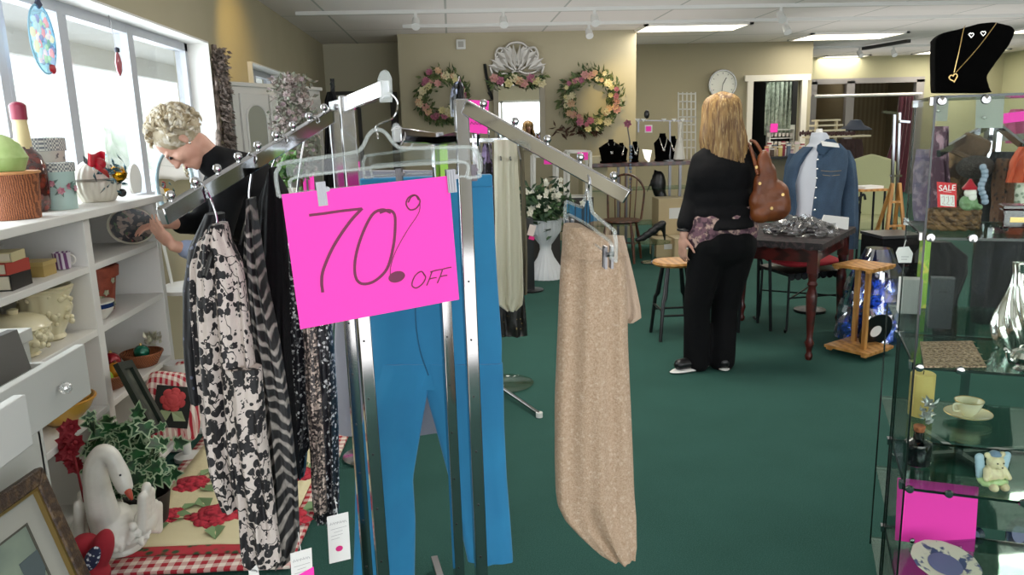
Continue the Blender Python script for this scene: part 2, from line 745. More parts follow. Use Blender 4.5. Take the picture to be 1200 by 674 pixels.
# back room behind the doorway
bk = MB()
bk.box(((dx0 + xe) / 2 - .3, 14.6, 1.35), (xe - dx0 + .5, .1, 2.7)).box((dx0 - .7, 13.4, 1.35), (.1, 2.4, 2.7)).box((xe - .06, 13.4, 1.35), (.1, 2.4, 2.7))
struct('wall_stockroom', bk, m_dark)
dt = MB()
for a in (dx0, dx1):
    dt.box((a, 11.98, dtop / 2), (.09, .06, dtop))
dt.box(((dx0 + dx1) / 2, 11.98, dtop + .045), (dx1 - dx0 + .18, .06, .09))
struct('trim_2', dt, m_trim)
# doors in the left back corner (dark frames)
dc = MB()
for a, w in ((388, .07), (421, .05), (462, .10)):
    q = P(a, 130, y=11.12)
    dc.box((q.x, 11.13, 1.02), (w, .05, 2.04))
dc.box((P(425, 130, y=11.12).x, 11.13, 2.04), (.86, .05, .05))
struct('trim_3', dc, mat('dark door frame', '#26241f', .5))
# rear wall (street side) with large windows behind the photographer
rw = MB()
rw.box((4.6, -2.1, .35), (13, .2, .7)).box((4.6, -2.1, 2.5), (13, .2, .4))
for a in (-1.75, 1.25, 4.25, 7.25, 10.9):
    rw.box((a, -2.1, 1.5), (.28, .2, 1.7))
struct('wall_rear', rw, m_wall)


def window(name, w, mull, x=-1.84):
    y0, y1, z0, z1 = w
    f = MB()
    t = .055
    f.box((x, (y0 + y1) / 2, z1 - t / 2), (.07, y1 - y0, t)).box((x, (y0 + y1) / 2, z0 + t / 2), (.07, y1 - y0, t))
    for a in (y0 + t / 2, y1 - t / 2):
        f.box((x, a, (z0 + z1) / 2), (.07, t, z1 - z0))
    for a in mull:
        f.box((x, a, (z0 + z1) / 2), (.075, .06, z1 - z0 - .02))
        f.box((x + .01, a + .07, (z0 + z1) / 2), (.03, .03, z1 - z0 - .02))
    # inner white reveal lining
    rv = MB()
    rv.box((-1.755, (y0 + y1) / 2, z1 + .005), (.19, y1 - y0 + .02, .012)).box((-1.755, y1 + .005, (z0 + z1) / 2), (.19, .012, z1 - z0)).box((-1.755, y0 - .005, (z0 + z1) / 2), (.19, .012, z1 - z0)).box((-1.745, (y0 + y1) / 2, z0 - .008), (.22, y1 - y0, .02))
    o = struct(name, f, mat(name + ' frame paint', '#b9bcc4', .45))
    rv.obj('sill', m_white, o)
    MB().box((x, (y0 + y1) / 2, (z0 + z1) / 2), (.006, y1 - y0 - .05, z1 - z0 - .05)).obj('pane', m_pane, o)
    return o


ym = [P(77, 100, x=-1.82).y, P(155, 100, x=-1.82).y, P(2, 100, x=-1.82).y]
window('window_1', W1, ym + [1.95])
window('window_2', W2, [7.6])
rwn = MB()
for a in (-.25, 2.75, 5.75, 9.1):
    for d in (-.75, .75):
        rwn.box((a + d * 1.7, -2.1, 1.5), (.06, .08, 1.64))
    rwn.box((a, -2.1, 2.27), (2.9, .08, .06)).box((a, -2.1, .73), (2.9, .08, .06))
struct('window_3', rwn, m_white)

# ceiling light panels, each a fixture of its own
m_diff = mat('light diffuser', '#fff6e0', .6, emis=('#fff4dc', 5.5))
m_diff2 = mat('light diffuser cool', '#fff6e0', .6, emis=('#fff4e4', 5.0))


def panel(cx, cy, w, d, label, i):
    t = thing('ceiling_light', label, 'ceiling light', (cx, cy, CEIL - .02), group='recessed fluorescent ceiling panels')
    f = MB()
    for s in (-1, 1):
        f.box((cx, cy + s * d / 2, CEIL - .012), (w + .05, .05, .024)).box((cx + s * w / 2, cy, CEIL - .012), (.05, d + .05, .024))
    f.obj('frame', m_white, t)
    MB().box((cx, cy, CEIL - .008), (w - .03, d - .03, .01)).obj('diffuser', m_diff, t)
    la = bpy.data.lights.new('panel light', 'AREA')
    la.shape = 'RECTANGLE'
    la.size, la.size_y = w, d
    la.energy = 30 if cy < 12 else 22
    la.color = (1, .95, .86)
    lo = bpy.data.objects.new('panel_light', la)
    COL.objects.link(lo)
    lo.location = (cx, cy, CEIL - .04)


panel(3.1, 10.0, 1.32, .62, 'ceiling light panel nearest the yellow lit wall corner, left of the others', 0)
panel(5.85, 11.35, 1.4, .75, 'ceiling light panel above the doorway with white trim', 1)
panel(7.6, 15.0, .85, .7, 'small distant ceiling light panel in front of the fitting rooms', 2)
panel(9.6, 14.3, 1.5, .6, 'distant ceiling light panel beside the black necklace bust', 3)
panel(8.9, 11.0, 1.4, .7, 'ceiling light panel at the right edge behind the necklace bust', 4)
panel(1.0, 4.6, 1.2, .6, 'unseen ceiling light panel added as fill above the foreground racks', 5)  # out-of-view panel added as fill light for the near shop
panel(4.6, 5.2, 1.2, .6, 'unseen ceiling light panel added as fill above the dark red table', 6)  # another out-of-view panel added for fill

# track rails with spot heads
m_trk = mat('track white', '#d9d9d6', .5)


def track(x0, x1, y, heads, label):
    t = thing('track_light', label, 'track light', ((x0 + x1) / 2, y, CEIL), group='white lighting tracks on the ceiling')
    MB().box(((x0 + x1) / 2, y, CEIL - .018), (x1 - x0, .035, .036)).obj('rail', m_trk, t)
    hb = MB()
    h0 = None
    for a in heads:
        if h0 is None:
            q = MB()
            q.cyl((a, y, CEIL - .03), (a, y, CEIL - .09), .018, .018, 10).cyl((a, y + .03, CEIL - .09), (a, y - .05, CEIL - .17), .038, .045, 14)
            h0 = q.obj('spot_head', m_trk, t)
            hx0 = a
        else:
            c = h0.copy()
            COL.objects.link(c)
            c.parent = t
            c.location.x += a - hx0


track(-1.5, 7.5, 8.25, [P(a, 20, y=8.25).x for a in (487, 590, 697, 915)], 'nearest white ceiling track with spot heads, above the floral wreaths')
track(-.5, 8.6, 9.35, [P(a, 20, y=9.35).x for a in (690, 922)], 'second white ceiling track, running just in front of the left light panel')
track(2.6, 9.5, 12.9, [P(a, 20, y=12.9).x for a in (836, 1010, 1050)], 'farthest white ceiling track, beyond the doorway')
MB().beam(P(1012, 57, z=2.64), P(1065, 48, z=2.64), .07, .05).obj('ceiling_vent', mat('dark vent', '#2c2c2c', .6), label='long dark vent strip on the ceiling near the fitting rooms', cat='vent')

# ------------------------------------------------------------------ outside
m_out = mat('bright paving', '#e8e8e6', .9)
struct('ground', MB().box((-16, 6, -.1), (28, 60, .1)), m_out)
struct('ground_street', MB().box((6, -14, -.1), (60, 23, .1)), m_out)
m_tree = mat('leaves painted overexposed', '#f6f9f2', .9, pat=('noise', 3, '#e0eadb', .4, .6))  # leaf colour painted near-white to stand for overexposed daylight
for i, (x, y, r) in enumerate(((-11, 7, 2.0), (-12, 11.5, 2.3), (-11, 16.5, 2.2), (-13, 22, 2.6), (-12, 28, 2.5))):
    b = MB()
    for k in range(14):
        a = rnd.uniform(0, 6.28)
        q = rnd.uniform(.2, .9) * r
        b.ball((x + q * math.cos(a), y + q * math.sin(a), .4 + rnd.uniform(.3, 1.0) * r * .8), rnd.uniform(.5, .9) * r * .5, 10, 7)
    b.cyl((x, y, -.05), (x, y, 1.2), .15, .1)
    b.obj('tree', m_tree, label='tree painted pale as if overexposed outside the shop window', cat='tree', group='trees outside the left window')
ev = MB()
ev.box((-2.75, 5.5, 2.12), (.06, 16, .16)).box((-2.3, 5.5, 2.22), (.95, 16, .05))
struct('trim_4', ev, mat('white fascia', '#f2f2f2', .6))

# ================================================================== LIGHTS
w = bpy.data.worlds.new('sky')
S.world = w
w.use_nodes = True
bg = w.node_tree.nodes['Background']
bg.inputs[0].default_value = (.86, .93, 1, 1)
bg.inputs[1].default_value = 2.9


def area(name, loc, rot, sx, sy, e, col):
    la = bpy.data.lights.new(name, 'AREA')
    la.shape = 'RECTANGLE'
    la.size, la.size_y = sx, sy
    la.energy = e
    la.color = col
    o = bpy.data.objects.new(name, la)
    COL.objects.link(o)
    o.location = loc
    o.rotation_euler = rot
    return o


area('window_daylight', (-1.95, 3.5, 1.65), (0, -PI / 2, 0), .95, 4.2, 80, (.88, .94, 1))
area('storefront_daylight', (3.0, -2.3, 1.4), (PI / 2, 0, 0), 11.0, 1.7, 125, (.96, .98, 1))
area('ceiling_bounce_fill', (3.6, -1.6, .45), (PI / 2 + R(48), 0, 0), 9.0, .8, 70, (1, .98, .96))  # area light added low down and aimed up to lift the ceiling
for i, (x, y, e) in enumerate(((1.2, 5.5, 18), (5.5, 6.0, 18), (1.5, 8.8, 13), (6.0, 9.5, 18), (8.3, 13.2, 13), (2.2, 2.2, 12))):
    area('unseen_ceiling_fill', (x, y, 1.95), (PI, 0, 0), 3.6, 2.4, e, (1, .98, .95))  # added unseen fill lights facing up to brighten the ceiling
sun = bpy.data.lights.new('sun', 'SUN')
sun.energy = 3
sun.angle = .02
so = bpy.data.objects.new('sun', sun)
COL.objects.link(so)
so.rotation_euler = (R(25), R(28), 0)


def spot(name, loc, tgt, e, col, size=50, blend=.8):
    la = bpy.data.lights.new(name, 'SPOT')
    la.energy = e
    la.color = col
    la.spot_size = R(size)
    la.spot_blend = blend
    la.shadow_soft_size = .04
    o = bpy.data.objects.new(name, la)
    COL.objects.link(o)
    o.location = loc
    o.rotation_euler = (Vector(tgt) - Vector(loc)).to_track_quat('-Z', 'Y').to_euler()


spot('warm_spot', (1.9, 9.2, 2.5), (2.45, 10.2, 1.6), 38, (1, .72, .22), 75)
spot('warm_spot_left', (-.9, 6.3, 2.5), (-1.7, 6.6, 2.15), 18, (1, .66, .12), 80)
spot('warm_spot_wall', (4.9, 14.0, 2.5), (5.9, 15.0, 2.3), 10, (1, .75, .25), 90)
area('stockroom_light', (5.05, 12.25, 2.45), (R(30), 0, 0), .5, .1, 7, (.95, 1, .95))

S.view_settings.view_transform = 'Standard'
S.view_settings.look = 'None'
S.view_settings.exposure = 0.0
S.view_settings.gamma = 1.08
S.cycles.max_bounces = 8
S.cycles.transparent_max_bounces = 24
S.cycles.glossy_bounces = 4
S.cycles.diffuse_bounces = 4
S.cycles.use_denoising = True
S.cycles.sample_clamp_indirect = 6
S.cycles.caustics_reflective = False
S.cycles.caustics_refractive = False
# ================================================================== LEFT: BOOKCASE AND WHAT IS ON IT
ZT, Z1, Z2, Z3 = 1.235, 1.03, .79, .49
bc = thing('bookcase', 'white open bookcase with shelves of crockery under the window', 'bookcase', (-1.52, 2.5, 0))
MB().box((-1.51, 2.745, ZT - .015), (.38, 1.77, .03)).obj('top_board', m_white, bc, bevel=.003)
for y in (1.90, 2.93, 3.6):
    MB().box((-1.52, y, .61), (.34, .04 if y != 2.93 else .05, 1.21)).obj('side_panel', m_white, bc, bevel=.002)
for z in (Z1, Z2, Z3, .09):
    MB().box((-1.52, 2.415, z - .0125), (.335, .99, .025)).obj('shelf', m_white, bc, bevel=.002)
    MB().box((-1.52, 3.267, z - .0125), (.335, .624, .025)).obj('shelf', m_white, bc, bevel=.002)
MB().box((-1.69, 2.75, .61), (.012, 1.68, 1.2)).obj('back_panel', mat('grey backing', '#b9b6ac', .7), bc)


def at(px, py, x):
    p = P(px, py, x=x)
    return p, p.y / FPX * 1.02


# basket with a pale green gourd
p, k = at(18, 258, -1.46)
p.z = ZT
bs = thing('basket', 'square brown woven basket at the left end of the bookcase top', 'basket', p)
bb = MB()
w0 = 26 * k
bb.lathe([(w0 * .95, 0), (w0 * 1.0, .002), (w0 * 1.12, 48 * k), (w0 * 1.16, 50 * k), (w0 * 1.05, 50 * k), (w0 * 1.0, 10 * k)], p, seg=28, flute=.03, nf=4)
bb.obj('body', m_wicker, bs)
bb = MB()
bb.tube([p + V(w0 * 1.14 * math.cos(a / 14 * PI), w0 * 1.14 * math.sin(a / 14 * PI), 50 * k) for a in range(28)], .005, 6, closed=True)
bb.obj('rim', mat('pale rim', '#c58a55', .6), bs)
q = p + V(-.005, -.01, 44 * k)
g = MB()
g.lathe([(.006, 0), (w0 * .75, 8 * k), (w0 * .95, 22 * k), (w0 * .7, 36 * k), (w0 * .35, 44 * k), (w0 * .1, 47 * k)], q, flute=.03, nf=9)
g.obj('gourd', mat('pale green gourd', '#b9cf86', .5, pat=('noise', 12, '#8fb05a', .4, .7)), label='pale green gourd sitting in the brown basket on the bookcase', cat='gourd')

# pepper bottle
p, k = at(40, 254, -1.52)
p.z = ZT
bt = thing('bottle', 'tall curved glass bottle of red preserves with maroon capped neck', 'bottle', p)
b = MB()
H = 118 * k
b.lathe([(H * .12, 0), (H * .15, H * .03), (H * .17, H * .25), (H * .165, H * .42), (H * .13, H * .52), (H * .075, H * .58), (H * .07, H * .6)], p, seg=24, flute=.05, nf=5)
b.obj('body', mat('red preserve glass', '#7c2a1e', .08, pat=('voronoi', 40, '#3c1210', .2, .6), coat=1), bt)
MB().lathe([(H * .075, H * .56), (H * .07, H * .62), (H * .06, H * .82), (H * .062, H * .84)], p, seg=16).obj('neck', mat('cream neck wrap', '#d8c493', .5), bt)
MB().lathe([(H * .068, H * .84), (H * .07, H * .97), (H * .055, H * .985), (H * .03, H)], p, seg=16).obj('cap', mat('maroon cap', '#8c1f3c', .4), bt)

# hat boxes


def hatbox(px, py, x, wpx, hpx, m, ml, label):
    p, k = at(px, py, x)
    p.z = ZT
    t = thing('hatbox', label, 'box', p)
    r, hh = wpx / 2 * k, hpx * k
    MB().lathe([(r * .9, 0), (r * .94, .001), (r, hh * .88)], p, seg=32).obj('box_body', m, t)
    MB().lathe([(r * 1.06, hh * .82), (r * 1.06, hh), (r * 1.0, hh + .003)], p, seg=32).obj('lid', ml, t)
    return p, r, hh, t


m_hb1 = mat('blue hatbox paper', '#a9c4bf', .6)
m_hb2 = mat('toile hatbox paper', '#c9c7bd', .6, pat=('noise', 28, '#5f5f64', .56, .62))
m_lid = mat('hatbox lid band', '#cfd0c8', .6, pat=('checker', 130, '#6b7078', .4, .6))
p, r, hh, t = hatbox(71, 249, -1.47, 38, 50, m_hb1, m_lid, 'round pale blue hatbox printed with pink roses on the bookcase top')
rm = MB()
gm = MB()
for a, z, s in ((-1.75, .5, 1.1), (-1.35, .58, .9), (-.95, .42, 1.0), (-.5, .5, .9), (-2.2, .6, .8), (-.1, .45, .9)):
    c = p + V(r * .985 * math.cos(a), r * .985 * math.sin(a), hh * z)
    rosette(rm, c, (math.cos(a), math.sin(a), 0), r * .26 * s, 6)
    for j in range(4):
        gm.leaf(c + V(math.cos(a), math.sin(a), 0) * .001, (math.sin(a) * rnd.uniform(-1, 1), -math.cos(a) * rnd.uniform(-1, 1), rnd.uniform(-1, 1)), (math.cos(a), math.sin(a), 0), r * .42, r * .16)
rm.obj('rose_print', mat('rose pink print', '#d9a0ae', .6, pat=('noise', 60, '#b9687f', .45, .6)), t)
gm.obj('leaf_print', mat('leaf print', '#5f7a70', .7), t)
hatbox(45, 236, -1.6, 64, 74, m_hb2, m_lid, 'larger round hatbox in grey toile paper behind the bottle')

# ribbed covered dish
p, k = at(117, 243, -1.47)
p.z = ZT
t = thing('covered_dish', 'white ribbed covered dish on the bookcase top', 'dish', p)
r = 24 * k
MB().lathe([(r * .6, 0), (r * .7, .004), (r * .95, 12 * k), (r * 1.02, 22 * k), (r * 1.0, 23 * k)], p, seg=160, flute=.02, nf=22).obj('bowl', mat('warm white ceramic', '#d8d2c2', .35, coat=.3), t, ang=80)
MB().lathe([(r * 1.04, 23 * k), (r * 1.05, 24.5 * k), (r * 1.03, 25.5 * k)], p, seg=60).obj('rim_line', mat('grey rim line', '#8a8578', .4), t)
MB().lathe([(r * 1.0, 25 * k), (r * .96, 30 * k), (r * .8, 37 * k), (r * .5, 43 * k), (r * .18, 46 * k), (.006, 47 * k), (.012, 50 * k), (.003, 52 * k)], p, seg=160, flute=.014, nf=22).obj('lid', mat('warm white lid', '#e2ddd0', .35, coat=.3), t, ang=80)
# holiday corsage with red bow and gold ball
p, k = at(128, 205, -1.40)
c0 = p.copy()
t = thing('ornament_spray', 'Christmas spray with red bow, gold ball and foil leaves', 'ornament', (p.x, p.y, ZT))
f = MB()
foliage(f, lambda: (c0 + V(rnd.gauss(0, .03), rnd.gauss(0, .03), rnd.gauss(0, .028)), (0, 0, .2)), 60, .04, .018)
f.obj('foliage', mat('blue green foil leaves', '#2c5560', .3, .5, pat=('noise', 60, '#9fc0c8', .5, .65)), t)
for (a, b_, rr, m_) in ((138, 204, 10, mat('gold ball', '#d79a20', .15, .9)), (116, 192, 7, m_red), (143, 226, 5, m_blackp)):
    q = P(a, b_, x=-1.38)
    MB().ball(q, rr * k * .95, 20, 14).obj('ball', m_, t)
bw = MB()
bw.grid(lambda u, v: P(103 + 20 * u, 179 + 15 * v + 2 * math.sin(6 * u), x=-1.385 + .012 * math.sin(7 * u)), 14, 8)
bw.grid(lambda u, v: P(112 + 16 * u, 190 + 7 * v + 12 * u, x=-1.375 + .012 * math.sin(5 * u)), 14, 4)
bw.obj('bow', mat('red ribbon', '#c9152f', .4), t, solid=.002)
# white rounded tray leaning at the end
p, k = at(160, 240, -1.5)
MB().prism([p + V(0, 20 * k * math.cos(a) * .8, max(0, 14 * k + 18 * k * math.sin(a)) + 0) - V(0, 0, p.z - ZT) for a in [i / 20 * 2 * PI for i in range(20)]], (.012, 0, 0)).obj('tray', m_white, label='small white rounded tray leaning on the window side of the bookcase top', cat='tray')

# held plate: dark floral oval platter
pc = P(153, 265, x=-1.42)
ux = (P(179, 263, x=-1.36) - P(127, 266, x=-1.5)).normalized()
uz = V(0, .25, 1)
uz = (uz - ux * uz.dot(ux)).normalized()
un = ux.cross(uz)
rot = Matrix((ux, uz, un)).transposed()
t = thing('platter', 'dark floral oval platter the white haired person is reaching for', 'plate', (pc.x, pc.y, Z1))
k = pc.y / FPX
MB().lathe([(.04, 0), (.07, .004), (26 * k * 1.0, .012), (26 * k * 1.02, .015)], pc, seg=40, sy=.8, rot=rot, cap=False).obj('rim', mat('cream rim', '#cfc9b4', .3), t)
MB().lathe([(.001, .0145), (.06, .0145), (24 * k, .0185)], pc, seg=40, sy=.8, rot=rot, cap=False).obj('floral_face', mat('dark floral print', '#23262c', .25, pat=[('cells', 55, '#8c7a70', .55, .7), ('noise', 45, '#9c4a4a', .62, .68), ('noise', 38, '#49603f', .6, .66)]), t)

# ---- shelf one left: books, gold box, little bottles
for i, (py, hgt, col, wd, lab) in enumerate(((334, 17, '#17130f', 44, 'thick black book lying lowest in the shelf stack'), (318, 13, '#a8382c', 40, 'red cloth book lying between the black and cream books'), (305, 11, '#cfc394', 32, 'cream spined book lying on top of the stack'))):
    p, k = at(29, py, -1.36)
    z0 = Z1 + (0, .05, .088)[i]
    hh = (.05, .038, .03)[i]
    t = thing('book', lab, 'book', (p.x - .05, p.y, z0), group='books stacked on the upper shelf')
    a = Matrix.Rotation(R(90 + (3, -4, 6)[i]), 3, 'Z')
    c = V(-1.45, 2.52, z0 + hh / 2)
    L = wd * k * 1.05
    cov = MB()
    cov.box(c + V(0, 0, hh / 2 - .002), (L, .13, .004), a).box(c - V(0, 0, hh / 2 - .002), (L, .13, .004), a).box(c + a @ V(0, -.064, 0), (L, .004, hh), a)
    cov.obj('cover', mat('book cover', col, .5), t)
    MB().box(c + a @ V(0, .002, 0), (L - .008, .12, hh - .008), a).obj('pages', mat('pages', '#d8cfb4', .8), t)
p, k = at(63, 318, -1.42)
t = thing('gift_box', 'small gold lidded box beside the stacked books', 'box', (p.x, p.y, Z1))
c = V(-1.45, 2.74, Z1)
MB().box(c + V(0, 0, .02), (.09, .085, .04)).obj('box_body', mat('gold card', '#b59a5a', .45, .3), t)
MB().box(c + V(0, 0, .045), (.096, .091, .014)).obj('lid', mat('gold card lid', '#c6ac6c', .4, .3), t)
jm = glassmat('jar glass', '#dfe8e4', .12)
for i, (y, x, hh, r, lab, cl) in enumerate(((2.72, -1.6, .10, .022, 'slim clear glass jar at the back of the upper shelf', '#777777'), (2.81, -1.55, .075, .02, 'short clear glass jar beside the striped cup', '#999999'), (2.63, -1.62, .09, .02, 'clear glass jar behind the gold box', '#7a7a7a'))):
    t = thing('glass_jar', lab, 'jar', (x, y, Z1))
    MB().lathe([(r * .8, 0), (r, .004), (r, hh * .7), (r * .5, hh * .85), (r * .5, hh * .9)], (x, y, Z1), seg=16).obj('body', jm, t)
    MB().lathe([(r * .6, hh * .88), (r * .6, hh), (r * .5, hh * 1.02)], (x, y, Z1), seg=16).obj('lid', m_silver, t)
t = thing('cup', 'purple striped cup on the upper shelf next to the divider', 'cup', (-1.42, 2.86, Z1))
MB().lathe([(.02, 0), (.026, .003), (.03, .06), (.031, .062), (.027, .06), (.022, .01)], (-1.42, 2.86, Z1), seg=20).obj('body', mat('striped china', '#d8cfd8', .3, pat=('stripe', 22, '#6e3c6e', .4, .6)), t)
MB().tube(arc((-1.42 + .03, 2.86, Z1 + .035), .016, -1.4, 1.4, 8, (1, 0, 0), (0, 0, 1)), .004, 6).obj('handle', m_wcer, t)

# ---- shelf two left: ornate cream planters


def ornate(mb, p, r, hh, seed):
    rr = random.Random(seed)
    mb.lathe([(r * .5, 0), (r * .62, hh * .04), (r * .55, hh * .12), (r * .8, hh * .35), (r * .98, hh * .6), (r * .9, hh * .82), (r * 1.05, hh * .95), (r * 1.0, hh), (r * .9, hh * .97), (r * .8, hh * .5)], p, seg=48, flute=.04, nf=11)
    for i in range(46):
        a = rr.uniform(0, 2 * PI)
        z = rr.uniform(.3, .9)
        mb.ball(p + V(r * .93 * math.cos(a), r * .93 * math.sin(a), hh * z), r * rr.uniform(.08, .15), 8, 6)
    return mb


c = V(-1.46, 2.78, Z2)
t = thing('planter', 'tall cream planter with embossed fruit relief', 'planter', c)
ornate(MB(), c, .085, .185, 3).obj('body', m_cream, t)
MB().lathe([(.094, .183), (.097, .19), (.088, .196), (.08, .19)], c, seg=32).obj('rim', m_cream, t)
c = V(-1.45, 2.56, Z2)
t = thing('tureen', 'wide cream tureen with embossed relief in front of the tall planter', 'tureen', c)
ornate(MB(), c, .10, .105, 5).obj('body', m_cream, t)
MB().lathe([(.102, .104), (.09, .125), (.055, .14), (.015, .146), (.018, .16), (.004, .165)], c, seg=32).obj('lid', m_cream, t)
t = thing('plate_stack', 'stack of white plates with a dark blue rim beside the tureen', 'plate', (-1.44, 2.33, Z2))
for i in range(3):
    MB().lathe([(.04, 0), (.05, .003), (.09, .011), (.091, .013), (.05, .006)], (-1.44, 2.33, Z2 + i * .007), seg=32).obj('plate', m_wcer if i < 2 else mat('blue rim plate', '#3b4660', .3), t)

# ---- right bay: terracotta pot and banded bowl
c = V(-1.50, 3.2, Z2)
t = thing('flower_pot', 'large terracotta pot painted with pale flowers', 'flower pot', c)
MB().lathe([(.07, 0), (.085, .01), (.105, .15), (.108, .152)], c, seg=32).obj('body', m_terra, t)
MB().lathe([(.116, .15), (.12, .19), (.112, .195), (.105, .19), (.1, .15)], c, seg=32).obj('rim', m_terra, t)
f = MB()
for i in range(14):
    a = rnd.uniform(-1.9, .4)
    z = rnd.uniform(.02, .15)
    rr = .08 + .03 * z / .15
    n_ = V(math.cos(a), math.sin(a), 0)
    rosette(f, c + n_ * rr + V(0, 0, z), n_, .016, 5)
f.obj('painted_flowers', mat('painted flowers', '#b9b49a', .6, pat=('noise', 60, '#5f7850', .45, .6)), t)
c = V(-1.43, 3.08, Z2)
t = thing('bowl', 'white bowl with a dark blue band in the right bay', 'bowl', c)
MB().lathe([(.035, 0), (.04, .004), (.062, .03), (.068, .05), (.064, .05), (.055, .02)], c, seg=32).obj('body', m_wcer, t)
MB().lathe([(.0685, .048), (.0705, .066), (.067, .066), (.062, .045)], c, seg=32).obj('blue_band', mat('blue glaze', '#1c2b5c', .25), t)
MB().lathe([(.0706, .066), (.071, .072), (.067, .072)], c, seg=32).obj('rim', m_wcer, t)

# ---- low shelf right: baskets of ornaments
for i, (y, x, r, lab) in enumerate(((3.13, -1.46, .115, 'shallow wicker bowl holding fruit coloured ornaments'), (3.43, -1.42, .085, 'small wicker tray under the green glass ball'))):
    c = V(x, y, Z3)
    t = thing('wicker_bowl', lab, 'bowl', c)
    MB().lathe([(r * .6, 0), (r * .7, .004), (r, .05), (r * 1.04, .06), (r * .95, .055), (r * .65, .012)], c, seg=28).obj('body', m_wicker, t)
    MB().tube([c + V(r * 1.02 * math.cos(a / 12 * PI), r * 1.02 * math.sin(a / 12 * PI), .06) for a in range(24)], .005, 6, closed=True).obj('rim', m_wicker, t)
for (x, y, z, r, col, nm, ct, lab) in ((-1.46, 3.22, .085, .038, '#a01626', 'glass_ball', 'ornament', 'dark red glass ball in the wicker bowl'), (-1.42, 3.43, .06, .035, '#0f6b52', 'glass_ball', 'ornament', 'shiny green glass ball on the wicker tray'), (-1.42, 3.16, .06, .036, '#d98a1c', 'fruit', 'fruit', 'orange artificial fruit in the wicker bowl'), (-1.43, 3.07, .055, .036, '#8fb52c', 'fruit', 'fruit', 'lime green artificial fruit in the wicker bowl')):
    t = thing(nm, lab, ct, (x, y, Z3 + z - r))
    MB().ball((x, y, Z3 + z), r, 20, 14).obj('body', mat(nm, col, .12 if nm == 'glass_ball' else .4, .3 if nm == 'glass_ball' else 0, coat=.6), t)
    MB().cyl((x, y, Z3 + z + r * .9), (x, y, Z3 + z + r * 1.2), .007, .006, 8).obj('cap' if nm == 'glass_ball' else 'stem', m_gold if nm == 'glass_ball' else m_brownw, t)
f = MB()
foliage(f, lambda: (V(-1.40 + rnd.gauss(0, .012), 3.52 + rnd.gauss(0, .02), Z3 + .07 + rnd.uniform(0, .05)), (0, 0, 1)), 26, .035, .02)
f.obj('silver_leaf_pick', mat('silver foil leaves', '#c9c6ae', .3, .6), label='small spray of silver foil leaves on the wicker tray', cat='ornament')
c = V(-1.30, 3.5, .09)
MB().lathe([(.045, .30), (.05, .302), (.055, .385), (.052, .385), (.048, .31)], c, seg=24).obj('white_cup', m_white2, label='plain white container below the green glass ball', cat='container')
# its stand
st = MB().lathe([(.06, -.09), (.06, -.07), (.02, -.06), (.018, .29), (.045, .298)], c, seg=20)
st.obj('cup_stand', m_white2, label='white pedestal stand carrying the plain white container', cat='stand')

# ---- yellow nested bowls low at left
for i, (r, z, lab) in enumerate(((.115, 0, 'outer yellow mixing bowl of the nested pair'), (.095, .02, 'inner yellow mixing bowl nested in the larger one'))):
    c = V(-1.44, 2.74, Z3 + z + .004)
    t = thing('mixing_bowl', lab, 'bowl', c)
    MB().lathe([(r * .45, 0), (r * .5, .004), (r * .85, r * .4), (r, r * .72), (r * .96, r * .72), (r * .8, r * .4), (r * .4, .012)], c, seg=40).obj('body', mat('yellow glaze', '#d6a544', .3, coat=.5), t)
    MB().tube([c + V(r * math.cos(a / 16 * PI), r * math.sin(a / 16 * PI), r * .72) for a in range(32)], .005, 6, closed=True).obj('rim', mat('amber rim', '#b9822c', .3), t)

# ================================================================== WHITE DRESSER WITH OPEN DRAWERS
t = thing('dresser', 'white dresser at the left edge with drawers pulled open', 'dresser', (-1.35, 1.35, 0))
m_dr = mat('dresser white', '#cfcfc9', .45)
ds = MB()
ds.box((-1.345, 1.835, .51), (.65, .025, 1.02)).box((-1.345, .9, .51), (.65, .025, 1.02)).box((-1.66, 1.37, .51), (.02, .93, 1.02)).box((-1.345, 1.37, 1.035), (.66, .98, .03)).box((-1.345, 1.37, .03), (.65, .93, .05)).box((-1.03, 1.37, .42), (.02, .93, .78)).box((-1.345, 1.37, .80), (.64, .93, .02))
ds.obj('carcass', m_dr, t, bevel=.002)
m_cry = glassmat('crystal', '#ffffff', .35, .02)


def drawer(xf, y0, y1, z0, z1, ky):
    d = MB()
    d.box((xf, (y0 + y1) / 2, (z0 + z1) / 2), (.02, y1 - y0, z1 - z0))
    for y in (y0 + .02, y1 - .05):
        d.box((xf - .2, y, (z0 + z1) / 2 - .01), (.4, .012, z1 - z0 - .03))
    d.box((xf - .2, (y0 + y1) / 2, z0 + .01), (.4, y1 - y0 - .06, .008))
    o = d.obj('drawer', m_dr, t, bevel=.002)
    MB().ball((xf + .026, ky, (z0 + z1) / 2), .014, 8, 5).cyl((xf + .01, ky, (z0 + z1) / 2), (xf + .02, ky, (z0 + z1) / 2), .006).obj('knob', m_cry, o)


a, b = P(99, 403, x=-.85), P(103, 464, x=-.85)
drawer(-.86, .95, a.y, b.z, a.z, P(67, 450, x=-.85).y)
a, b = P(30, 462, x=-.72), P(30, 528, x=-.72)
drawer(-.73, .7, a.y, b.z, a.z, .9)
gb = MB()
q0, q1, q2, q3 = P(0, 392, x=-.95), P(20, 386, x=-.95), P(37, 432, x=-.93), P(-30, 470, x=-.93)
gb.prism([q0 - V(0, .15, 0), q1, q2, q3], (-.02, 0, 0))  # grey sheet put in for the dark inside of the dresser
gb.obj('drawer_shade_panel', mat('painted drawer shade', '#55534f', .8), label='dark grey panel standing for the shade inside the open dresser', cat='board')

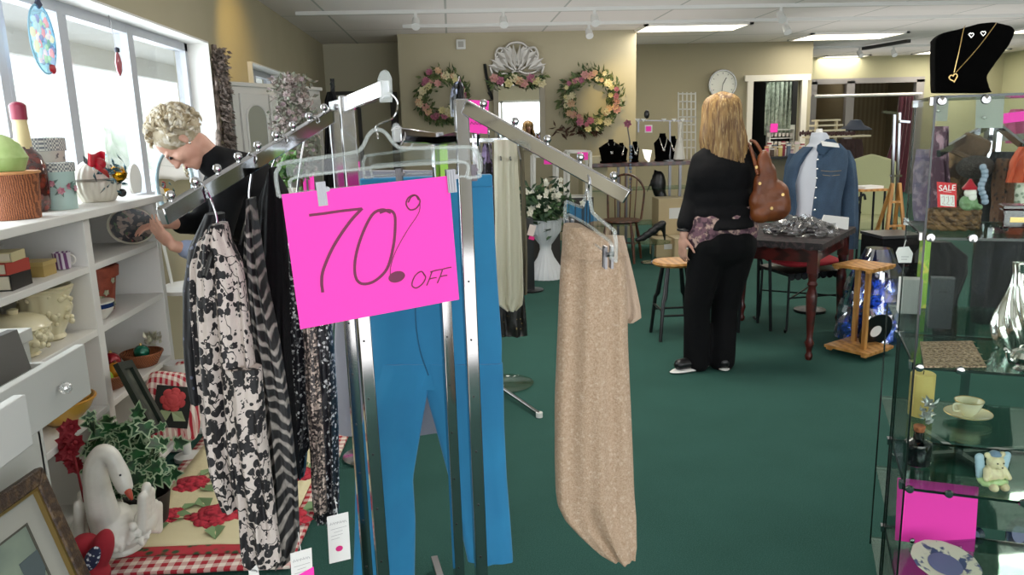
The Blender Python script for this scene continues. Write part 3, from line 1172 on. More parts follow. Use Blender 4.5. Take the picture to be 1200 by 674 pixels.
# framed picture leaning on the dresser
A = P(40, 549, x=-.95)
Bp = P(0, 576, z=A.z)
uu = Bp - A
un = uu.normalized()
dD = rt2 * ((96 - 600) / FPX) + up2 * ((337 - 674) / FPX) + fw
tD = (A - V(0, 0, EYE)).dot(un) / dD.dot(un)
vv = V(0, 0, EYE) + dD * tD - A
vn = vv.normalized()
nn = un.cross(vn)
if nn.x < 0:
    nn = -nn
Wd, Hd = .40, .48
t = thing('framed_picture', 'framed still life print leaning against the dresser, bottom left', 'picture', A + un * Wd / 2 + vn * Hd)


def rectframe(mb, A, un, vn, nn, W, H, w, th, off=0):
    pts = lambda o: [A + un * o + vn * o, A + un * (W - o) + vn * o, A + un * (W - o) + vn * (H - o), A + un * o + vn * (H - o)]
    a, b = pts(off), pts(off + w)
    for i in range(4):
        mb.prism([a[i], a[(i + 1) % 4], b[(i + 1) % 4], b[i]], nn * th)
    return mb


rectframe(MB(), A, un, vn, nn, Wd, Hd, .034, .022).obj('frame', mat('dark carved frame', '#3a281c', .5, pat=('noise', 60, '#6b5236', .45, .7), bump=.4, bscale=200), t, bevel=.004)
rectframe(MB(), A, un, vn, nn, Wd, Hd, .006, .018, .034).obj('gilt_edge', m_gold, t)
rectframe(MB(), A, un, vn, nn, Wd, Hd, .05, .006, .04).obj('mat_board', mat('grey mat board', '#a5a499', .8), t)
rectframe(MB(), A, un, vn, nn, Wd, Hd, .004, .0075, .088).obj('inner_mat', mat('dark mat line', '#4c4a40', .8), t)
q = A + un * .09 + vn * .09
MB().poly([q + nn * .004, q + un * (Wd - .18) + nn * .004, q + un * (Wd - .18) + vn * (Hd - .18) + nn * .004, q + vn * (Hd - .18) + nn * .004]).obj('print', mat('faded green print', '#8c9a86', .8, pat=('noise', 6, '#6d7a70', .4, .7)), t)
j = MB()
cc = A + un * .12 + vn * .25 + nn * .005
j.prism([cc + un * a + vn * b for a, b in ((-.01, 0), (-.012, -.03), (-.03, -.06), (-.03, -.1), (.03, -.1), (.03, -.06), (.012, -.03), (.01, 0))][::-1], nn * .001)
j.obj('painted_jug', mat('painted jug', '#4e5a5c', .8), t)

# ================================================================== QUILT, SWAN, IVY, PILLOWS
m_gin = mat('red gingham', '#f0e4d8', .85, pat=[('stripe', 5.2, '#d05a52', .45, .55), ('stripe', 5.2, '#b01c2c', .45, .9, (1, 1, 1), (0, 0, PI / 2))])
qa, qb, qc, qd = V(-1.30, 2.50, 0), V(-.62, 2.47, 0), V(-.56, 3.85, 0), V(-1.30, 3.92, 0)


def qp(u, v, z):
    p = qa.lerp(qb, u).lerp(qd.lerp(qc, u), v)
    return V(p.x, p.y, z + .004 * noise.noise(V(u * 5, v * 9, 2)))


t = thing('quilt', 'rose patterned quilt with red gingham border spread on the carpet', 'quilt', (-.95, 3.1, 0))
def gingham(name):
    m = mat(name, '#efe2d4', .9)
    n, l = m.node_tree.nodes, m.node_tree.links
    b = n['Principled BSDF']
    tc = n.new('ShaderNodeTexCoord')
    sp = n.new('ShaderNodeSeparateXYZ')
    l.new(tc.outputs['Object'], sp.inputs[0])
    s_ = []
    for k in (0, 1):
        a = n.new('ShaderNodeMath'); a.operation = 'MULTIPLY'; a.inputs[1].default_value = 44 if name != 'fine gingham' else 90
        l.new(sp.outputs[k], a.inputs[0])
        f_ = n.new('ShaderNodeMath'); f_.operation = 'PINGPONG'; f_.inputs[1].default_value = 1
        l.new(a.outputs[0], f_.inputs[0])
        g_ = n.new('ShaderNodeMath'); g_.operation = 'GREATER_THAN'; g_.inputs[1].default_value = .5
        l.new(f_.outputs[0], g_.inputs[0])
        s_.append(g_)
    ad = n.new('ShaderNodeMath'); ad.operation = 'ADD'
    l.new(s_[0].outputs[0], ad.inputs[0]); l.new(s_[1].outputs[0], ad.inputs[1])
    mu = n.new('ShaderNodeMath'); mu.operation = 'MULTIPLY'; mu.inputs[1].default_value = .5
    l.new(ad.outputs[0], mu.inputs[0])
    mx = n.new('ShaderNodeMix'); mx.data_type = 'RGBA'
    mx.inputs[6].default_value = hx('#efe2d4'); mx.inputs[7].default_value = hx('#b02030')
    l.new(mu.outputs[0], mx.inputs['Factor'])
    l.new(mx.outputs[2], b.inputs['Base Color'])
    return m


m_gin = gingham('red gingham check')
m_ginf = gingham('fine gingham')
MB().grid(lambda u, v: qp(u, v, .014), 14, 30).obj('gingham_border', m_gin, t, solid=.01)
MB().grid(lambda u, v: qp(.07 + u * .84, .07 + v * .88, .024), 14, 30).obj('floral_strip', mat('green and rose floral strip', '#2f4a2c', .9, pat=('voronoi', 26, '#b8323c', .25, .45)), t, solid=.006)
MB().grid(lambda u, v: qp(.07 + u * .84, .11 + v * .8, .029), 14, 30).obj('centre_panel', mat('cream quilt cotton', '#e4d9ae', .9, bump=.4, bscale=25), t, solid=.006)
ro, lf = MB(), MB()
for (px, py, s) in ((252, 604, 1.25), (335, 606, 1.1), (226, 566, .95), (228, 536, .75), (300, 570, 1), (196, 604, .8), (186, 560, .7), (350, 556, .9), (286, 536, .8), (252, 512, .7), (340, 520, .8), (192, 634, .7), (300, 632, .7)):
    c = P(px, py, z=.034)
    if -1.20 < c.x < -.66 and 2.70 < c.y < 3.8:
        round_rose(ro, V(c.x, c.y, .032), (0, 0, 1), .075 * s, px)
        for i in range(7):
            a = rnd.uniform(0, 6.28)
            ro.lathe([(.026 * s, 0), (.02 * s, .006), (.006 * s, .008)], (c.x + .075 * s * math.cos(a), c.y + .06 * s * math.sin(a), .030), seg=9, flute=.15, nf=4)
        for i in range(4):
            a = rnd.uniform(0, 6.28)
            lf.leaf(V(c.x + .06 * s * math.cos(a), c.y + .06 * s * math.sin(a), .0345), (math.cos(a), math.sin(a), 0), (0, 0, 1), .10 * s, .06 * s)
ro.obj('rose_print', mat('rose print', '#c22c3e', .9, pat=('noise', 50, '#8c1626', .45, .6)), t)
lf.obj('leaf_print', mat('leaf print green', '#7c9a6a', .9), t)

# swan planter
m_sw = mat('glazed swan white', '#e9e6dd', .35, coat=.4, pat=('noise', 10, '#cfcabc', .5, .8))
SY = 2.55


def sp(px, py, dy=0):
    return P(px, py, y=SY + dy)


base = P(140, 645, y=SY)
t = thing('swan_planter', 'white ceramic swan planter on the quilt corner', 'planter', (base.x, base.y, .035))
b = MB()
b.ball(sp(148, 618), (.085, .12, .062))
b.ball(sp(135, 612, -.03), (.06, .08, .065))
b.ball(sp(146, 637), (.075, .09, .025))
neck = catmull([sp(128, 618, -.04), sp(120, 598, -.07), sp(114, 572, -.08), sp(112, 548, -.085), sp(120, 532, -.09), sp(131, 536, -.095), sp(139, 552, -.1), sp(146, 570, -.11)], 6)
for i, p in enumerate(neck):
    u = i / (len(neck) - 1)
    r = .036 * (1 - u) ** 1.6 + .023 if u < .78 else .0265 + .004 * math.sin((u - .78) / .22 * PI)
    b.ball(p, r, 14, 10)
for i in range(46):
    a = rnd.uniform(-2.6, -.3)
    zz = rnd.uniform(-.04, .04)
    q = sp(150, 614) + V(.080 * math.cos(a), .112 * math.sin(a), zz)
    b.ball(q, (.020, .010, .012), 10, 6, Euler((0, rnd.uniform(.2, .7), a)).to_matrix())
b.obj('body', m_sw, t, remesh=.0045, sm=2)
MB().tube(catmull([sp(147, 571, -.115), sp(151, 578, -.125), sp(155, 586, -.13)], 4), [.014, .014, .013, .012, .011, .010, .008, .006, .003], 10).obj('beak', mat('orange red beak', '#b8452f', .4), t)
MB().ball(sp(141, 557, -.128), .004, 8, 6).obj('eye', m_blackp, t)
for s, (px, py) in enumerate(((175, 596), (101, 606))):
    wg = MB()
    wg.ball(sp(px - 3, py + 12, .0), (.035, .08, .05))
    for j in range(5):
        for i in range(7):
            u = i / 6
            q = sp(px - 8 + 4.5 * j, py + 22 - u * (34 + 12 * math.sin(j * 1.3)), -.06 + j * .028)
            wg.ball(q, (.017, .020, .026), 10, 8, Euler((.3, .35 * (1 - 2 * s) * (u - .2), 0)).to_matrix())
    wg.obj('wing', m_sw, t, remesh=.0045, sm=3)
# ivy behind the swan
t = thing('ivy_plant', 'variegated ivy growing behind the white swan', 'plant', (-1.15, 2.75, .035))
iv, ie = MB(), MB()
for i in range(230):
    px, py = rnd.gauss(138, 31), rnd.gauss(528, 22)
    if py < 484 or px < 74 or px > 205:
        continue
    c = P(px, py, y=2.75 + rnd.uniform(-.12, .14))
    c.x = max(c.x, -1.30)
    d = V(rnd.uniform(-1, 1), rnd.uniform(-1.2, .2), rnd.uniform(-1, .6)).normalized()
    n_ = V(rnd.uniform(-.5, .7), -1, rnd.uniform(-.1, 1))
    sz = rnd.uniform(.035, .062)
    lobed(ie, c + n_.normalized() * -.0015, d, n_, sz * 1.18)
    lobed(iv, c + n_.normalized() * .0015 + d * sz * .07, d, n_, sz * .92)
for i in range(12):
    a = P(rnd.uniform(90, 190), rnd.uniform(505, 560), y=2.8)
    iv.tube([V(-1.18, 2.80, .1), (V(-1.18, 2.80, .1) + a) / 2 + V(0, 0, .08), a], .003, 5)
iv.obj('leaves', m_green, t)
ie.obj('leaf_edges', mat('pale leaf edge', '#a9bf9a', .6), t)
MB().lathe([(.06, 0), (.065, .005), (.085, .12), (.08, .12), (.06, .02)], (-1.22, 2.83, .037), seg=24).obj('pot', mat('dark pot', '#2b2a28', .6), t)
# red flowers low beside the dresser
f = MB()
for i in range(9):
    rosette(f, P(rnd.uniform(72, 96), rnd.uniform(500, 548), y=2.5 + rnd.uniform(-.05, .05)), V(.3, -1, rnd.uniform(-.3, .6)), .035, 6)
f.tube([V(-1.27, 2.5, .035), P(84, 520, y=2.5)], .004)
f.obj('red_silk_flowers', mat('dark red silk', '#8c1a26', .7), label='dark red silk flowers between the dresser and the ivy', cat='flowers')
# red felt hat with polka-dot band
c = P(108, 655, y=2.30)
t = thing('felt_bird', 'red stuffed felt bird with a navy dotted wing at the quilt corner', 'toy', (c.x, c.y, 0))
b = MB()
b.ball(P(119, 645, y=2.3), (.035, .04, .075), rot=Euler((0, .35, 0)).to_matrix())
b.ball(P(100, 640, y=2.32), (.045, .045, .04)).ball(P(110, 672, y=2.3), (.05, .05, .05)).ball(V(c.x, c.y, .06), (.05, .05, .06))
b.obj('body', mat('red felt', '#9c1b2a', .9), t, remesh=.006, sm=4)
MB().ball(P(108, 655, y=2.245), (.022, .012, .045), rot=Euler((0, .5, 0)).to_matrix()).obj('wing', mat('navy polka dot', '#1e2444', .8, pat=('voronoi', 90, '#d8dbe6', .42, .3)), t)


# pillows
def pillow(px, py, Y, w, hgt, n_, upv, th, m_b, m_c, label, rose=True):
    n_, upv = Vector(n_).normalized(), Vector(upv)
    upv = (upv - n_ * upv.dot(n_)).normalized()
    s_ = upv.cross(n_)
    c = P(px, py, y=Y)

    def f(u, v):
        a = 2 * PI * u
        b_ = PI * (v - .5)
        cx, cy = math.copysign(abs(math.cos(a)) ** .3, math.cos(a)), math.copysign(abs(math.sin(a)) ** .3, math.sin(a))
        k = math.cos(b_) ** .35
        return c + s_ * (cx * k * w / 2) + upv * (cy * k * hgt / 2) + n_ * (math.sin(b_) * th * (1 - .5 * (cx * cx * cy * cy) * k))
    t = thing('pillow', label, 'pillow', (c.x, c.y, .035))
    mb = MB()
    mb.grid(f, 40, 17, cu=True)
    mb.obj('cover', m_b, t)
    if rose:
        fr = lambda W, off: [c + n_ * off + s_ * W * a_ * w + upv * W * b_ * hgt for a_, b_ in ((-1, -1), (1, -1), (1, 1), (-1, 1))]
        MB().prism(fr(.30, th * .93), n_ * .006).obj('black_panel', m_c, t)
        q = MB()
        round_rose(q, c + n_ * (th * 1.0 + .004) + upv * .03, n_, .052)
        q.obj('rose', mat('appliqued rose', '#b83a3c', .8), t)
        q = MB()
        for a_ in (-1, 1):
            q.leaf(c + n_ * (th + .006) - upv * .02, s_ * a_ - upv * .6, n_, .07, .05)
        q.obj('rose_leaves', mat('sage leaves', '#9aa67c', .8), t)
    return t


pillow(203, 476, 3.22, .235, .29, (.25, -.9, .25), (.22, 0, 1), .045, m_ginf, mat('black needlepoint', '#1a1c18', .9), 'red gingham pillow with a rose on a black centre', True)
pillow(232, 452, 3.55, .20, .25, (.5, -.8, .3), (.1, 0, 1), .04, m_ginf, m_black, 'plain red gingham pillow behind the rose pillow', False)
# dark picture frame leaning between the ivy and the pillow
A_ = P(132, 428, x=-1.30)
un_ = (P(150, 424, x=-1.30) - A_).normalized()
vn_ = (P(175, 505, x=-1.18) - P(150, 424, x=-1.30)).normalized()
vn_ = (vn_ - un_ * vn_.dot(un_)).normalized()
nn_ = un_.cross(vn_)
if nn_.x < 0:
    nn_ = -nn_
t = thing('picture_frame', 'narrow dark green picture frame leaning beside the rose pillow', 'picture frame', A_ + vn_ * .35)
rectframe(MB(), A_, un_, vn_, nn_, .13, .30, .03, .02).obj('frame', mat('dark green frame', '#18221a', .4), t)
MB().prism([A_ + un_ * .03 + vn_ * .03, A_ + un_ * .10 + vn_ * .03, A_ + un_ * .10 + vn_ * .27, A_ + un_ * .03 + vn_ * .27], nn_ * .006).obj('print', mat('dim print', '#4d5044', .6, pat=('noise', 14, '#23261f', .4, .6)), t)
# ================================================================== FOREGROUND CHROME RACK
def to_floor(a, b, z=.03):
    k = (a.z - z) / (a.z - b.z)
    return a + (b - a) * k


rack = thing('clothes_rack', 'tall chrome four armed clothes rack in the foreground carrying the pink sale sign', 'clothes rack', (-.08, 1.5, 0))
posts = {}
for nm, tx, ty, bx, by, Y, w in (('B', 405, 112, 449, 674, 1.42, .024), ('A', 391, 125, 431, 674, 1.60, .022), ('D', 540, 116, 564, 674, 1.42, .024), ('C', 512, 155, 538, 674, 1.60, .022)):
    a, b = P(tx, ty, y=Y), P(bx, by, y=Y)
    e = to_floor(a, b)
    posts[nm] = (a, e)
    o = MB().beam(a, e, w, w, (1, .26, 0) if nm in 'AB' else ((1, .17, 0) if nm == 'D' else (1, .3, 0))).obj('post', m_chrome, rack, bevel=.002)
    mb = MB()
    for i in range(9):
        q = a.lerp(e, .22 + i * .075)
        mb.cyl(q + V(0, -w / 2 + .001, 0), q + V(0, -w / 2 - .0012, 0), .0022, .0022, 8)
    mb.obj('slots', m_blackp, o)
# base
fb = MB()
for (a, b) in (('A', 'B'), ('C', 'D')):
    fb.beam(posts[a][1] + V(0, .35, 0), posts[b][1] - V(0, .35, 0), .03, .03)
fb.beam((posts['A'][1] + posts['B'][1]) / 2, (posts['C'][1] + posts['D'][1]) / 2, .03, .03)
fb.obj('base', m_chrome, rack, bevel=.002)
lg = MB()
tip = P(509, 655, z=.035)
lg.beam(tip, V(tip.x + .10, tip.y - .55, .035), .025, .025)
lg.obj('base_leg', m_chrome, rack, bevel=.002)
# top braces
tb = MB()
tb.beam(posts['A'][0], posts['B'][0] + V(0, 0, -.015), .018, .018).beam(posts['C'][0] - V(0, 0, .02), P(540, 160, y=1.42), .018, .018)
tb.obj('brace', m_chrome, rack)
knob0 = None


def knob(p):
    global knob0
    if knob0 is None:
        m = MB()
        m.lathe([(.003, -.006), (.003, .002), (.0055, .004), (.0072, .009), (.0056, .014), (.002, .016)], (0, 0, 0), seg=14)
        knob0 = m.obj('knob', m_chrome, rack, local=True)
        knob0.location = WM[rack.name].inverted() @ p
    else:
        k = knob0.copy()
        COL.objects.link(k)
        k.location = WM[rack.name].inverted() @ p


def slant(p0, p1, w, hh, n):
    MB().beam(p0, p1, w, hh).obj('arm', m_chrome, rack, bevel=.002)
    d = (p1 - p0).normalized()
    for i in range(n):
        t = (i + .6) / n
        knob(p0.lerp(p1, t) + V(0, 0, hh * .5 / max(.4, math.sqrt(d.x * d.x + d.y * d.y))))


a0, a1 = P(391, 134, y=1.60), P(190, 254, y=1.17)
slant(a0, a1, .014, .027, 9)
b0, b1 = P(545, 125, y=1.41), P(735, 231, y=1.30)
slant(b0, b1, .014, .025, 5)
# straight front arm that carries the sign
c0_, c1_ = P(406, 122, y=1.42), P(452, 104, y=1.19)
MB().beam(c0_, c1_, .014, .026).obj('arm', m_chrome, rack, bevel=.002)
ec = MB()
e0 = P(451, 104, y=1.185)
ec.prism([e0 + V(x * .001, 0, z * .001) for x, z in ((-9, -20), (9, -20), (10, 14), (6, 24), (0, 27), (-6, 24), (-10, 14))], (.002, -.006, 0))
ec.obj('end_stop', m_acry, rack, bevel=.001)
d0, d1 = P(512, 163, y=1.6), P(466, 158, y=1.36)
MB().beam(d0, d1, .014, .024).obj('arm', m_chrome, rack, bevel=.002)
ec = MB()
e0 = P(464, 157, y=1.355)
ec.prism([e0 + V(x * .001, 0, z * .001) for x, z in ((-6, -14), (6, -14), (7, 10), (4, 17), (0, 19), (-4, 17), (-7, 10))], (.002, -.006, 0))
ec.obj('end_stop', m_acry, rack, bevel=.001)
# lime green size marker on the back post
MB().box(P(521, 205, y=1.58), (.016, .02, .12)).obj('size_marker', mat('lime plastic', '#9be03c', .4), label='lime green plastic size marker clipped on the rack behind the sign', cat='marker')


# ------------------------------------------------------------------ clear trouser hangers
def hanger(label, hook, L, Rr, dip=.0, rh=.042, clipt=(.2, .86), group=None, cl=.036):
    """hook: top of hook; L, Rr: left/right ends of the upper edge of the bar"""
    mid = (L + Rr) / 2
    t = thing('clip_hanger', label, 'hanger', (mid.x, mid.y, mid.z - rh), group=group)
    ux = (Rr - L)
    W = ux.length
    ux = ux / W
    dn = V(0, 0, -1)
    dn = (dn - ux * dn.dot(ux)).normalized()
    nn = ux.cross(dn)
    o = mid
    f = lambda a, b: o + ux * a * W / 2 - dn * b
    top = [f(-1, -rh), f(-1.0, -.012), f(-.96, 0.0), f(-.90, .006), f(-.3, .012), f(-.17, .018), (f(-.08, .038)), f(0, .044), f(.08, .038), f(.17, .018), f(.3, .012), f(.90, .006), f(.96, 0), f(1.0, -.012), f(1, -rh)]
    low = [f(-.86, -rh), f(-.86, -.018), f(-.5, -.014), f(0, -.012), f(.5, -.014), f(.86, -.018), f(.86, -rh)]
    tb = MB()
    tp = catmull(top, 5)
    tb.tube(tp, .0032, 8)
    lw = catmull(low, 5)
    tb.tube(lw, .0028, 8)
    tb.tube([f(-1, -rh), f(-.86, -rh)], .003, 6).tube([f(1, -rh), f(.86, -rh)], .003, 6)
    tb.tube([f(-.86, -rh + .003), f(.86, -rh + .003)], .0022, 6)
    tb.obj('bar', m_acry, t)
    pl = MB()
    n = 30
    for i in range(n):
        a, b = -.9 + 1.8 * i / n, -.9 + 1.8 * (i + 1) / n
        bump = lambda x: .010 + .03 * math.exp(-(x / .11) ** 2)
        pl.poly([f(a, bump(a)), f(b, bump(b)), f(b, -.014), f(a, -.014)])
    pl.obj('web', m_clear, t)
    # hook
    h0 = f(0, .03)
    hp = [h0, h0 + V(0, 0, .02)]
    hk = hook
    side = ux
    hp += [hk + side * .004 - V(0, 0, .035), hk + side * .012 - V(0, 0, .014), hk + V(0, 0, .001), hk - side * .012 - V(0, 0, .006)]
    tb = MB()
    tb.tube(catmull(hp, 6), .0017, 8)
    tb.obj('hook', m_chrome, t)
    for s in clipt:
        a = -1 + 2 * s
        c = f(a, -rh + .004)
        q = MB()
        q.box(c + nn * .005 - dn * -.006, (.014, .004, cl), Matrix((ux, nn, -dn)).transposed())
        q.box(c - nn * .005 - dn * -.006, (.014, .004, cl), Matrix((ux, nn, -dn)).transposed())
        for k in range(3):
            q.box(c - nn * .0078 + ux * (k - 1) * .0042 + dn * .006, (.0016, .0016, cl * .9), Matrix((ux, nn, -dn)).transposed())
        q.tube([c + nn * .006 + ux * .009, c - nn * .006 + ux * .009], .004, 8)
        q.obj('clip', m_steel, t)
    return t, f


hang_sign, fs = hanger('clear clip hanger holding the pink seventy percent sign', P(456, 110, y=1.188), P(322, 197, y=1.17), P(560, 176, y=1.24), clipt=(.2, .845))
# the sign
q1, q2, q3, q4 = P(330, 228, y=1.165), P(526, 206, y=1.225), P(538, 351, y=1.235), P(352, 386, y=1.165)
t = thing('sale_sign', 'hot pink card hand lettered 70% OFF clipped on the hanger', 'sign', (q1 + q2 + q3 + q4) / 4 - V(0, 0, .09))
sn = (q2 - q1).cross(q4 - q1).normalized()
if sn.y > 0:
    sn = -sn


def spt(px, py):
    """point of the card under a place in the photograph"""
    d = rt2 * ((px - 600) / FPX) + up2 * ((337 - py) / FPX) + fw
    o = V(0, 0, EYE)
    k = (q1 - o).dot(sn) / d.dot(sn)
    return o + d * k


q3b, q2b, q4b = spt(538, 351), spt(526, 206), spt(352, 386)
mb = MB()
mb.prism([q1, q2b, q3b, q4b], -sn * .0012)
mb.obj('card', m_pink, t, smooth=False)
zs = lambda x, y: spt(320 + x * 230 / 775, 190 + y * 200 / 674)
ink = MB()
stroke(ink, catmull([zs(142, 210), zs(200, 203), zs(270, 193), zs(352, 184)]), .0042, .0008, sn)
stroke(ink, catmull([zs(352, 182), zs(300, 240), zs(240, 330), zs(200, 420), zs(192, 470), zs(196, 515)]), .0048, .0009, sn)
stroke(ink, catmull([zs(465, 200), zs(430, 188), zs(390, 210), zs(350, 290), zs(325, 380), zs(325, 450), zs(350, 480), zs(400, 470), zs(450, 420), zs(475, 330), zs(482, 250), zs(478, 205), zs(455, 190), zs(420, 200)]), [.0045] * 78 + [.004], .001, sn)
stroke(ink, catmull([zs(575, 150), zs(560, 130), zs(535, 140), zs(525, 165), zs(540, 188), zs(565, 182), zs(580, 155), zs(565, 132), zs(545, 138), zs(533, 160)]), .0026, .0008, sn)
stroke(ink, catmull([zs(580, 150), zs(575, 200), zs(530, 270), zs(485, 350), zs(465, 410), zs(462, 455)]), .0014, .0007, sn)
dot = []
for i in range(18):
    a = i / 18 * 2 * PI
    dot.append(zs(488 + 33 * math.cos(a) + 3 * math.sin(a), 453 + 22 * math.sin(a) - 8 * math.cos(a)) + sn * .0008)
ink.poly(dot)
stroke(ink, catmull([zs(600, 450), zs(585, 432), zs(560, 450), zs(548, 485), zs(565, 497), zs(590, 480), zs(602, 455), zs(592, 437)]), .0023, .0007, sn)
for dx, dy in ((0, 0), (42, -9)):
    stroke(ink, [zs(628 + dx, 430 + dy), zs(618 + dx, 460 + dy), zs(606 + dx, 488 + dy)], .0022, .0007, sn)
    stroke(ink, [zs(620 + dx, 434 + dy), zs(645 + dx, 427 + dy), zs(662 + dx, 424 + dy)], .0021, .0007, sn)
    stroke(ink, [zs(616 + dx, 462 + dy), zs(635 + dx, 457 + dy), zs(646 + dx, 456 + dy)], .0021, .0007, sn)
ink.obj('hand_lettering', m_ink, t)

# ------------------------------------------------------------------ garments on the rack
m_blue = mat('teal blue twill', '#1d84b8', .8, pat=('noise', 5, '#1873a6', .3, .7), bump=.08, bscale=500, sheen=.2)
pants = thing('trousers', 'bright blue trousers hanging inside the chrome rack behind the sign', 'trousers', P(500, 672, y=1.85))
cloth(MB(), [(212, 425, 577), (260, 424, 579), (330, 428, 583), (400, 436, 588), (455, 432, 588)], 1.84, .035, 3, .003, seed=1).obj('upper', m_blue, pants)
cloth(MB(), [(425, 440, 506), (455, 432, 502), (500, 424, 494), (560, 416, 484), (610, 416, 487), (672, 414, 486), (676, 413, 486)], 1.84, .045, 2, .005, seed=2).obj('left_leg', m_blue, pants)
cloth(MB(), [(425, 494, 589), (455, 497, 590), (500, 510, 591), (560, 526, 594), (610, 538, 598), (652, 547, 601), (657, 548, 601)], 1.84, .045, 2, .004, seed=3).obj('right_leg', m_blue, pants)
sm_ = MB()
sm_.tube(catmull([P(487, 330, y=1.8), P(487, 375, y=1.8), P(492, 410, y=1.8), P(502, 440, y=1.8)], 4), .0018, 6)
sm_.obj('fly_seam', mat('navy seam', '#12567c', .8), pants)
MB().box(P(500, 214, y=1.84), (.31, .03, .03)).obj('waistband', m_blue, pants, bevel=.004)
hanger('clear clip hanger carrying the blue trousers', d1 + V(0, .02, .014), P(425, 186, y=1.74), P(563, 178, y=1.70), clipt=(.3, .93))
cloth(MB(), [(200, 400, 520), (300, 396, 520), (400, 392, 520), (480, 393, 518), (507, 396, 516)], 2.02, .06, 3, .006, seed=4, bottom_wave=.004).obj('grey_shirt', mat('pale grey cotton', '#9b9aa4', .85, bump=.1), label='pale grey shirt hanging behind the blue trousers', cat='shirt')

# left arm garments (seen edge on)
def lace():
    m = mat('black lace over cream', '#c4b9b2', .7, bump=.25, bscale=90)
    n, l = m.node_tree.nodes, m.node_tree.links
    b = n['Principled BSDF']
    tc = n.new('ShaderNodeTexCoord')

    def mth(op, a, b_=None):
        q = n.new('ShaderNodeMath'); q.operation = op
        for i, v in enumerate((a, b_)):
            if v is None: continue
            if isinstance(v, (int, float)): q.inputs[i].default_value = v
            else: l.new(v, q.inputs[i])
        return q.outputs[0]

    def tex(kind, sc, feat=None):
        q = n.new(kind); q.inputs['Scale'].default_value = sc
        if feat: q.feature = feat
        l.new(tc.outputs['Object'], q.inputs['Vector'])
        return q
    big = tex('ShaderNodeTexNoise', 20).outputs['Fac']
    petals = tex('ShaderNodeTexVoronoi', 74).outputs['Distance']
    thr = mth('MINIMUM', mth('MULTIPLY', mth('SUBTRACT', big, .41), 7.5), .58)
    flowers = mth('LESS_THAN', petals, thr)
    fine = tex('ShaderNodeTexNoise', 110).outputs['Fac']
    specks = mth('GREATER_THAN', fine, .64)
    band = mth('LESS_THAN', mth('ABSOLUTE', mth('SUBTRACT', tex('ShaderNodeTexNoise', 24).outputs['Fac'], .5)), .012)
    holes = mth('LESS_THAN', tex('ShaderNodeTexVoronoi', 120).outputs['Distance'], .14)
    blk = mth('MINIMUM', mth('ADD', mth('ADD', flowers, specks), band), 1.0)
    blk = mth('MULTIPLY', blk, mth('SUBTRACT', 1.0, mth('MULTIPLY', holes, .45)))
    mx = n.new('ShaderNodeMix'); mx.data_type = 'RGBA'
    mx.inputs[6].default_value = hx('#c0b5ae'); mx.inputs[7].default_value = hx('#0d0c10')
    l.new(blk, mx.inputs['Factor']); l.new(mx.outputs[2], b.inputs['Base Color'])
    return m


m_lace = lace()
def leafm():
    m = mat('leaf stripe knit', '#0d0c0e', .6)
    n, l = m.node_tree.nodes, m.node_tree.links
    b = n['Principled BSDF']
    tc = n.new('ShaderNodeTexCoord')
    sp_ = n.new('ShaderNodeSeparateXYZ')
    l.new(tc.outputs['Object'], sp_.inputs[0])
    def mth(op, a, b_=None):
        q = n.new('ShaderNodeMath'); q.operation = op
        for i, v in enumerate((a, b_)):
            if v is None: continue
            if isinstance(v, (int, float)): q.inputs[i].default_value = v
            else: l.new(v, q.inputs[i])
        return q.outputs[0]
    nz = n.new('ShaderNodeTexNoise'); nz.inputs['Scale'].default_value = 14
    l.new(tc.outputs['Object'], nz.inputs['Vector'])
    x = mth('PINGPONG', mth('ADD', mth('MULTIPLY', sp_.outputs[0], 1.0), mth('MULTIPLY', sp_.outputs[2], .12)), .028)
    ph = mth('ADD', mth('MULTIPLY', x, 300), mth('ADD', mth('MULTIPLY', sp_.outputs[2], 230), mth('MULTIPLY', nz.outputs['Fac'], 15)))
    s_ = mth('SINE', ph)
    k = n.new('ShaderNodeMapRange'); k.inputs['From Min'].default_value = .15; k.inputs['From Max'].default_value = .8
    l.new(s_, k.inputs['Value'])
    nz2 = n.new('ShaderNodeTexNoise'); nz2.inputs['Scale'].default_value = 80
    l.new(tc.outputs['Object'], nz2.inputs['Vector'])
    f2 = mth('MULTIPLY', k.outputs[0], mth('MULTIPLY', nz2.outputs['Fac'], 1.3))
    mx = n.new('ShaderNodeMix'); mx.data_type = 'RGBA'
    mx.inputs[6].default_value = hx('#0c0b0d'); mx.inputs[7].default_value = hx('#a39c94')
    l.new(f2, mx.inputs['Factor']); l.new(mx.outputs[2], b.inputs['Base Color'])
    return m


m_leaf = leafm()
m_seq = sequin('black silver sequins with painted glint', '#1b1a20', '#ffffff', 230, .80)
m_seq2 = sequin('champagne sequins', '#2e2829', '#cdb8aa', 260, .45)
g1 = thing('jacket', 'cream jacket covered in black lace, leftmost on the chrome rack', 'jacket', P(295, 655, y=1.25), group=None)
cloth(MB(), [(262, 250, 262), (280, 236, 268), (310, 226, 284), (360, 226, 292), (430, 231, 300), (510, 239, 306), (560, 246, 312), (590, 258, 316)], 1.24, .07, 4, .008, seed=5, nv=60).obj('body', m_lace, g1)
cloth(MB(), [(430, 262, 306), (510, 270, 312), (590, 281, 322), (640, 284, 328), (657, 286, 330)], 1.215, .05, 3, .006, seed=8, nv=40, bottom_wave=.004).obj('front_panel', m_lace, g1)
g2 = thing('top', 'black top with grey leaf stripes beside the lace jacket', 'top', P(325, 655, y=1.3))
cloth(MB(), [(232, 292, 297), (270, 289, 303), (330, 287, 313), (400, 291, 328), (470, 303, 339), (560, 311, 349), (625, 314, 352), (648, 320, 345), (657, 322, 334)], 1.29, .055, 3, .006, seed=9, nv=60).obj('body', m_leaf, g2)
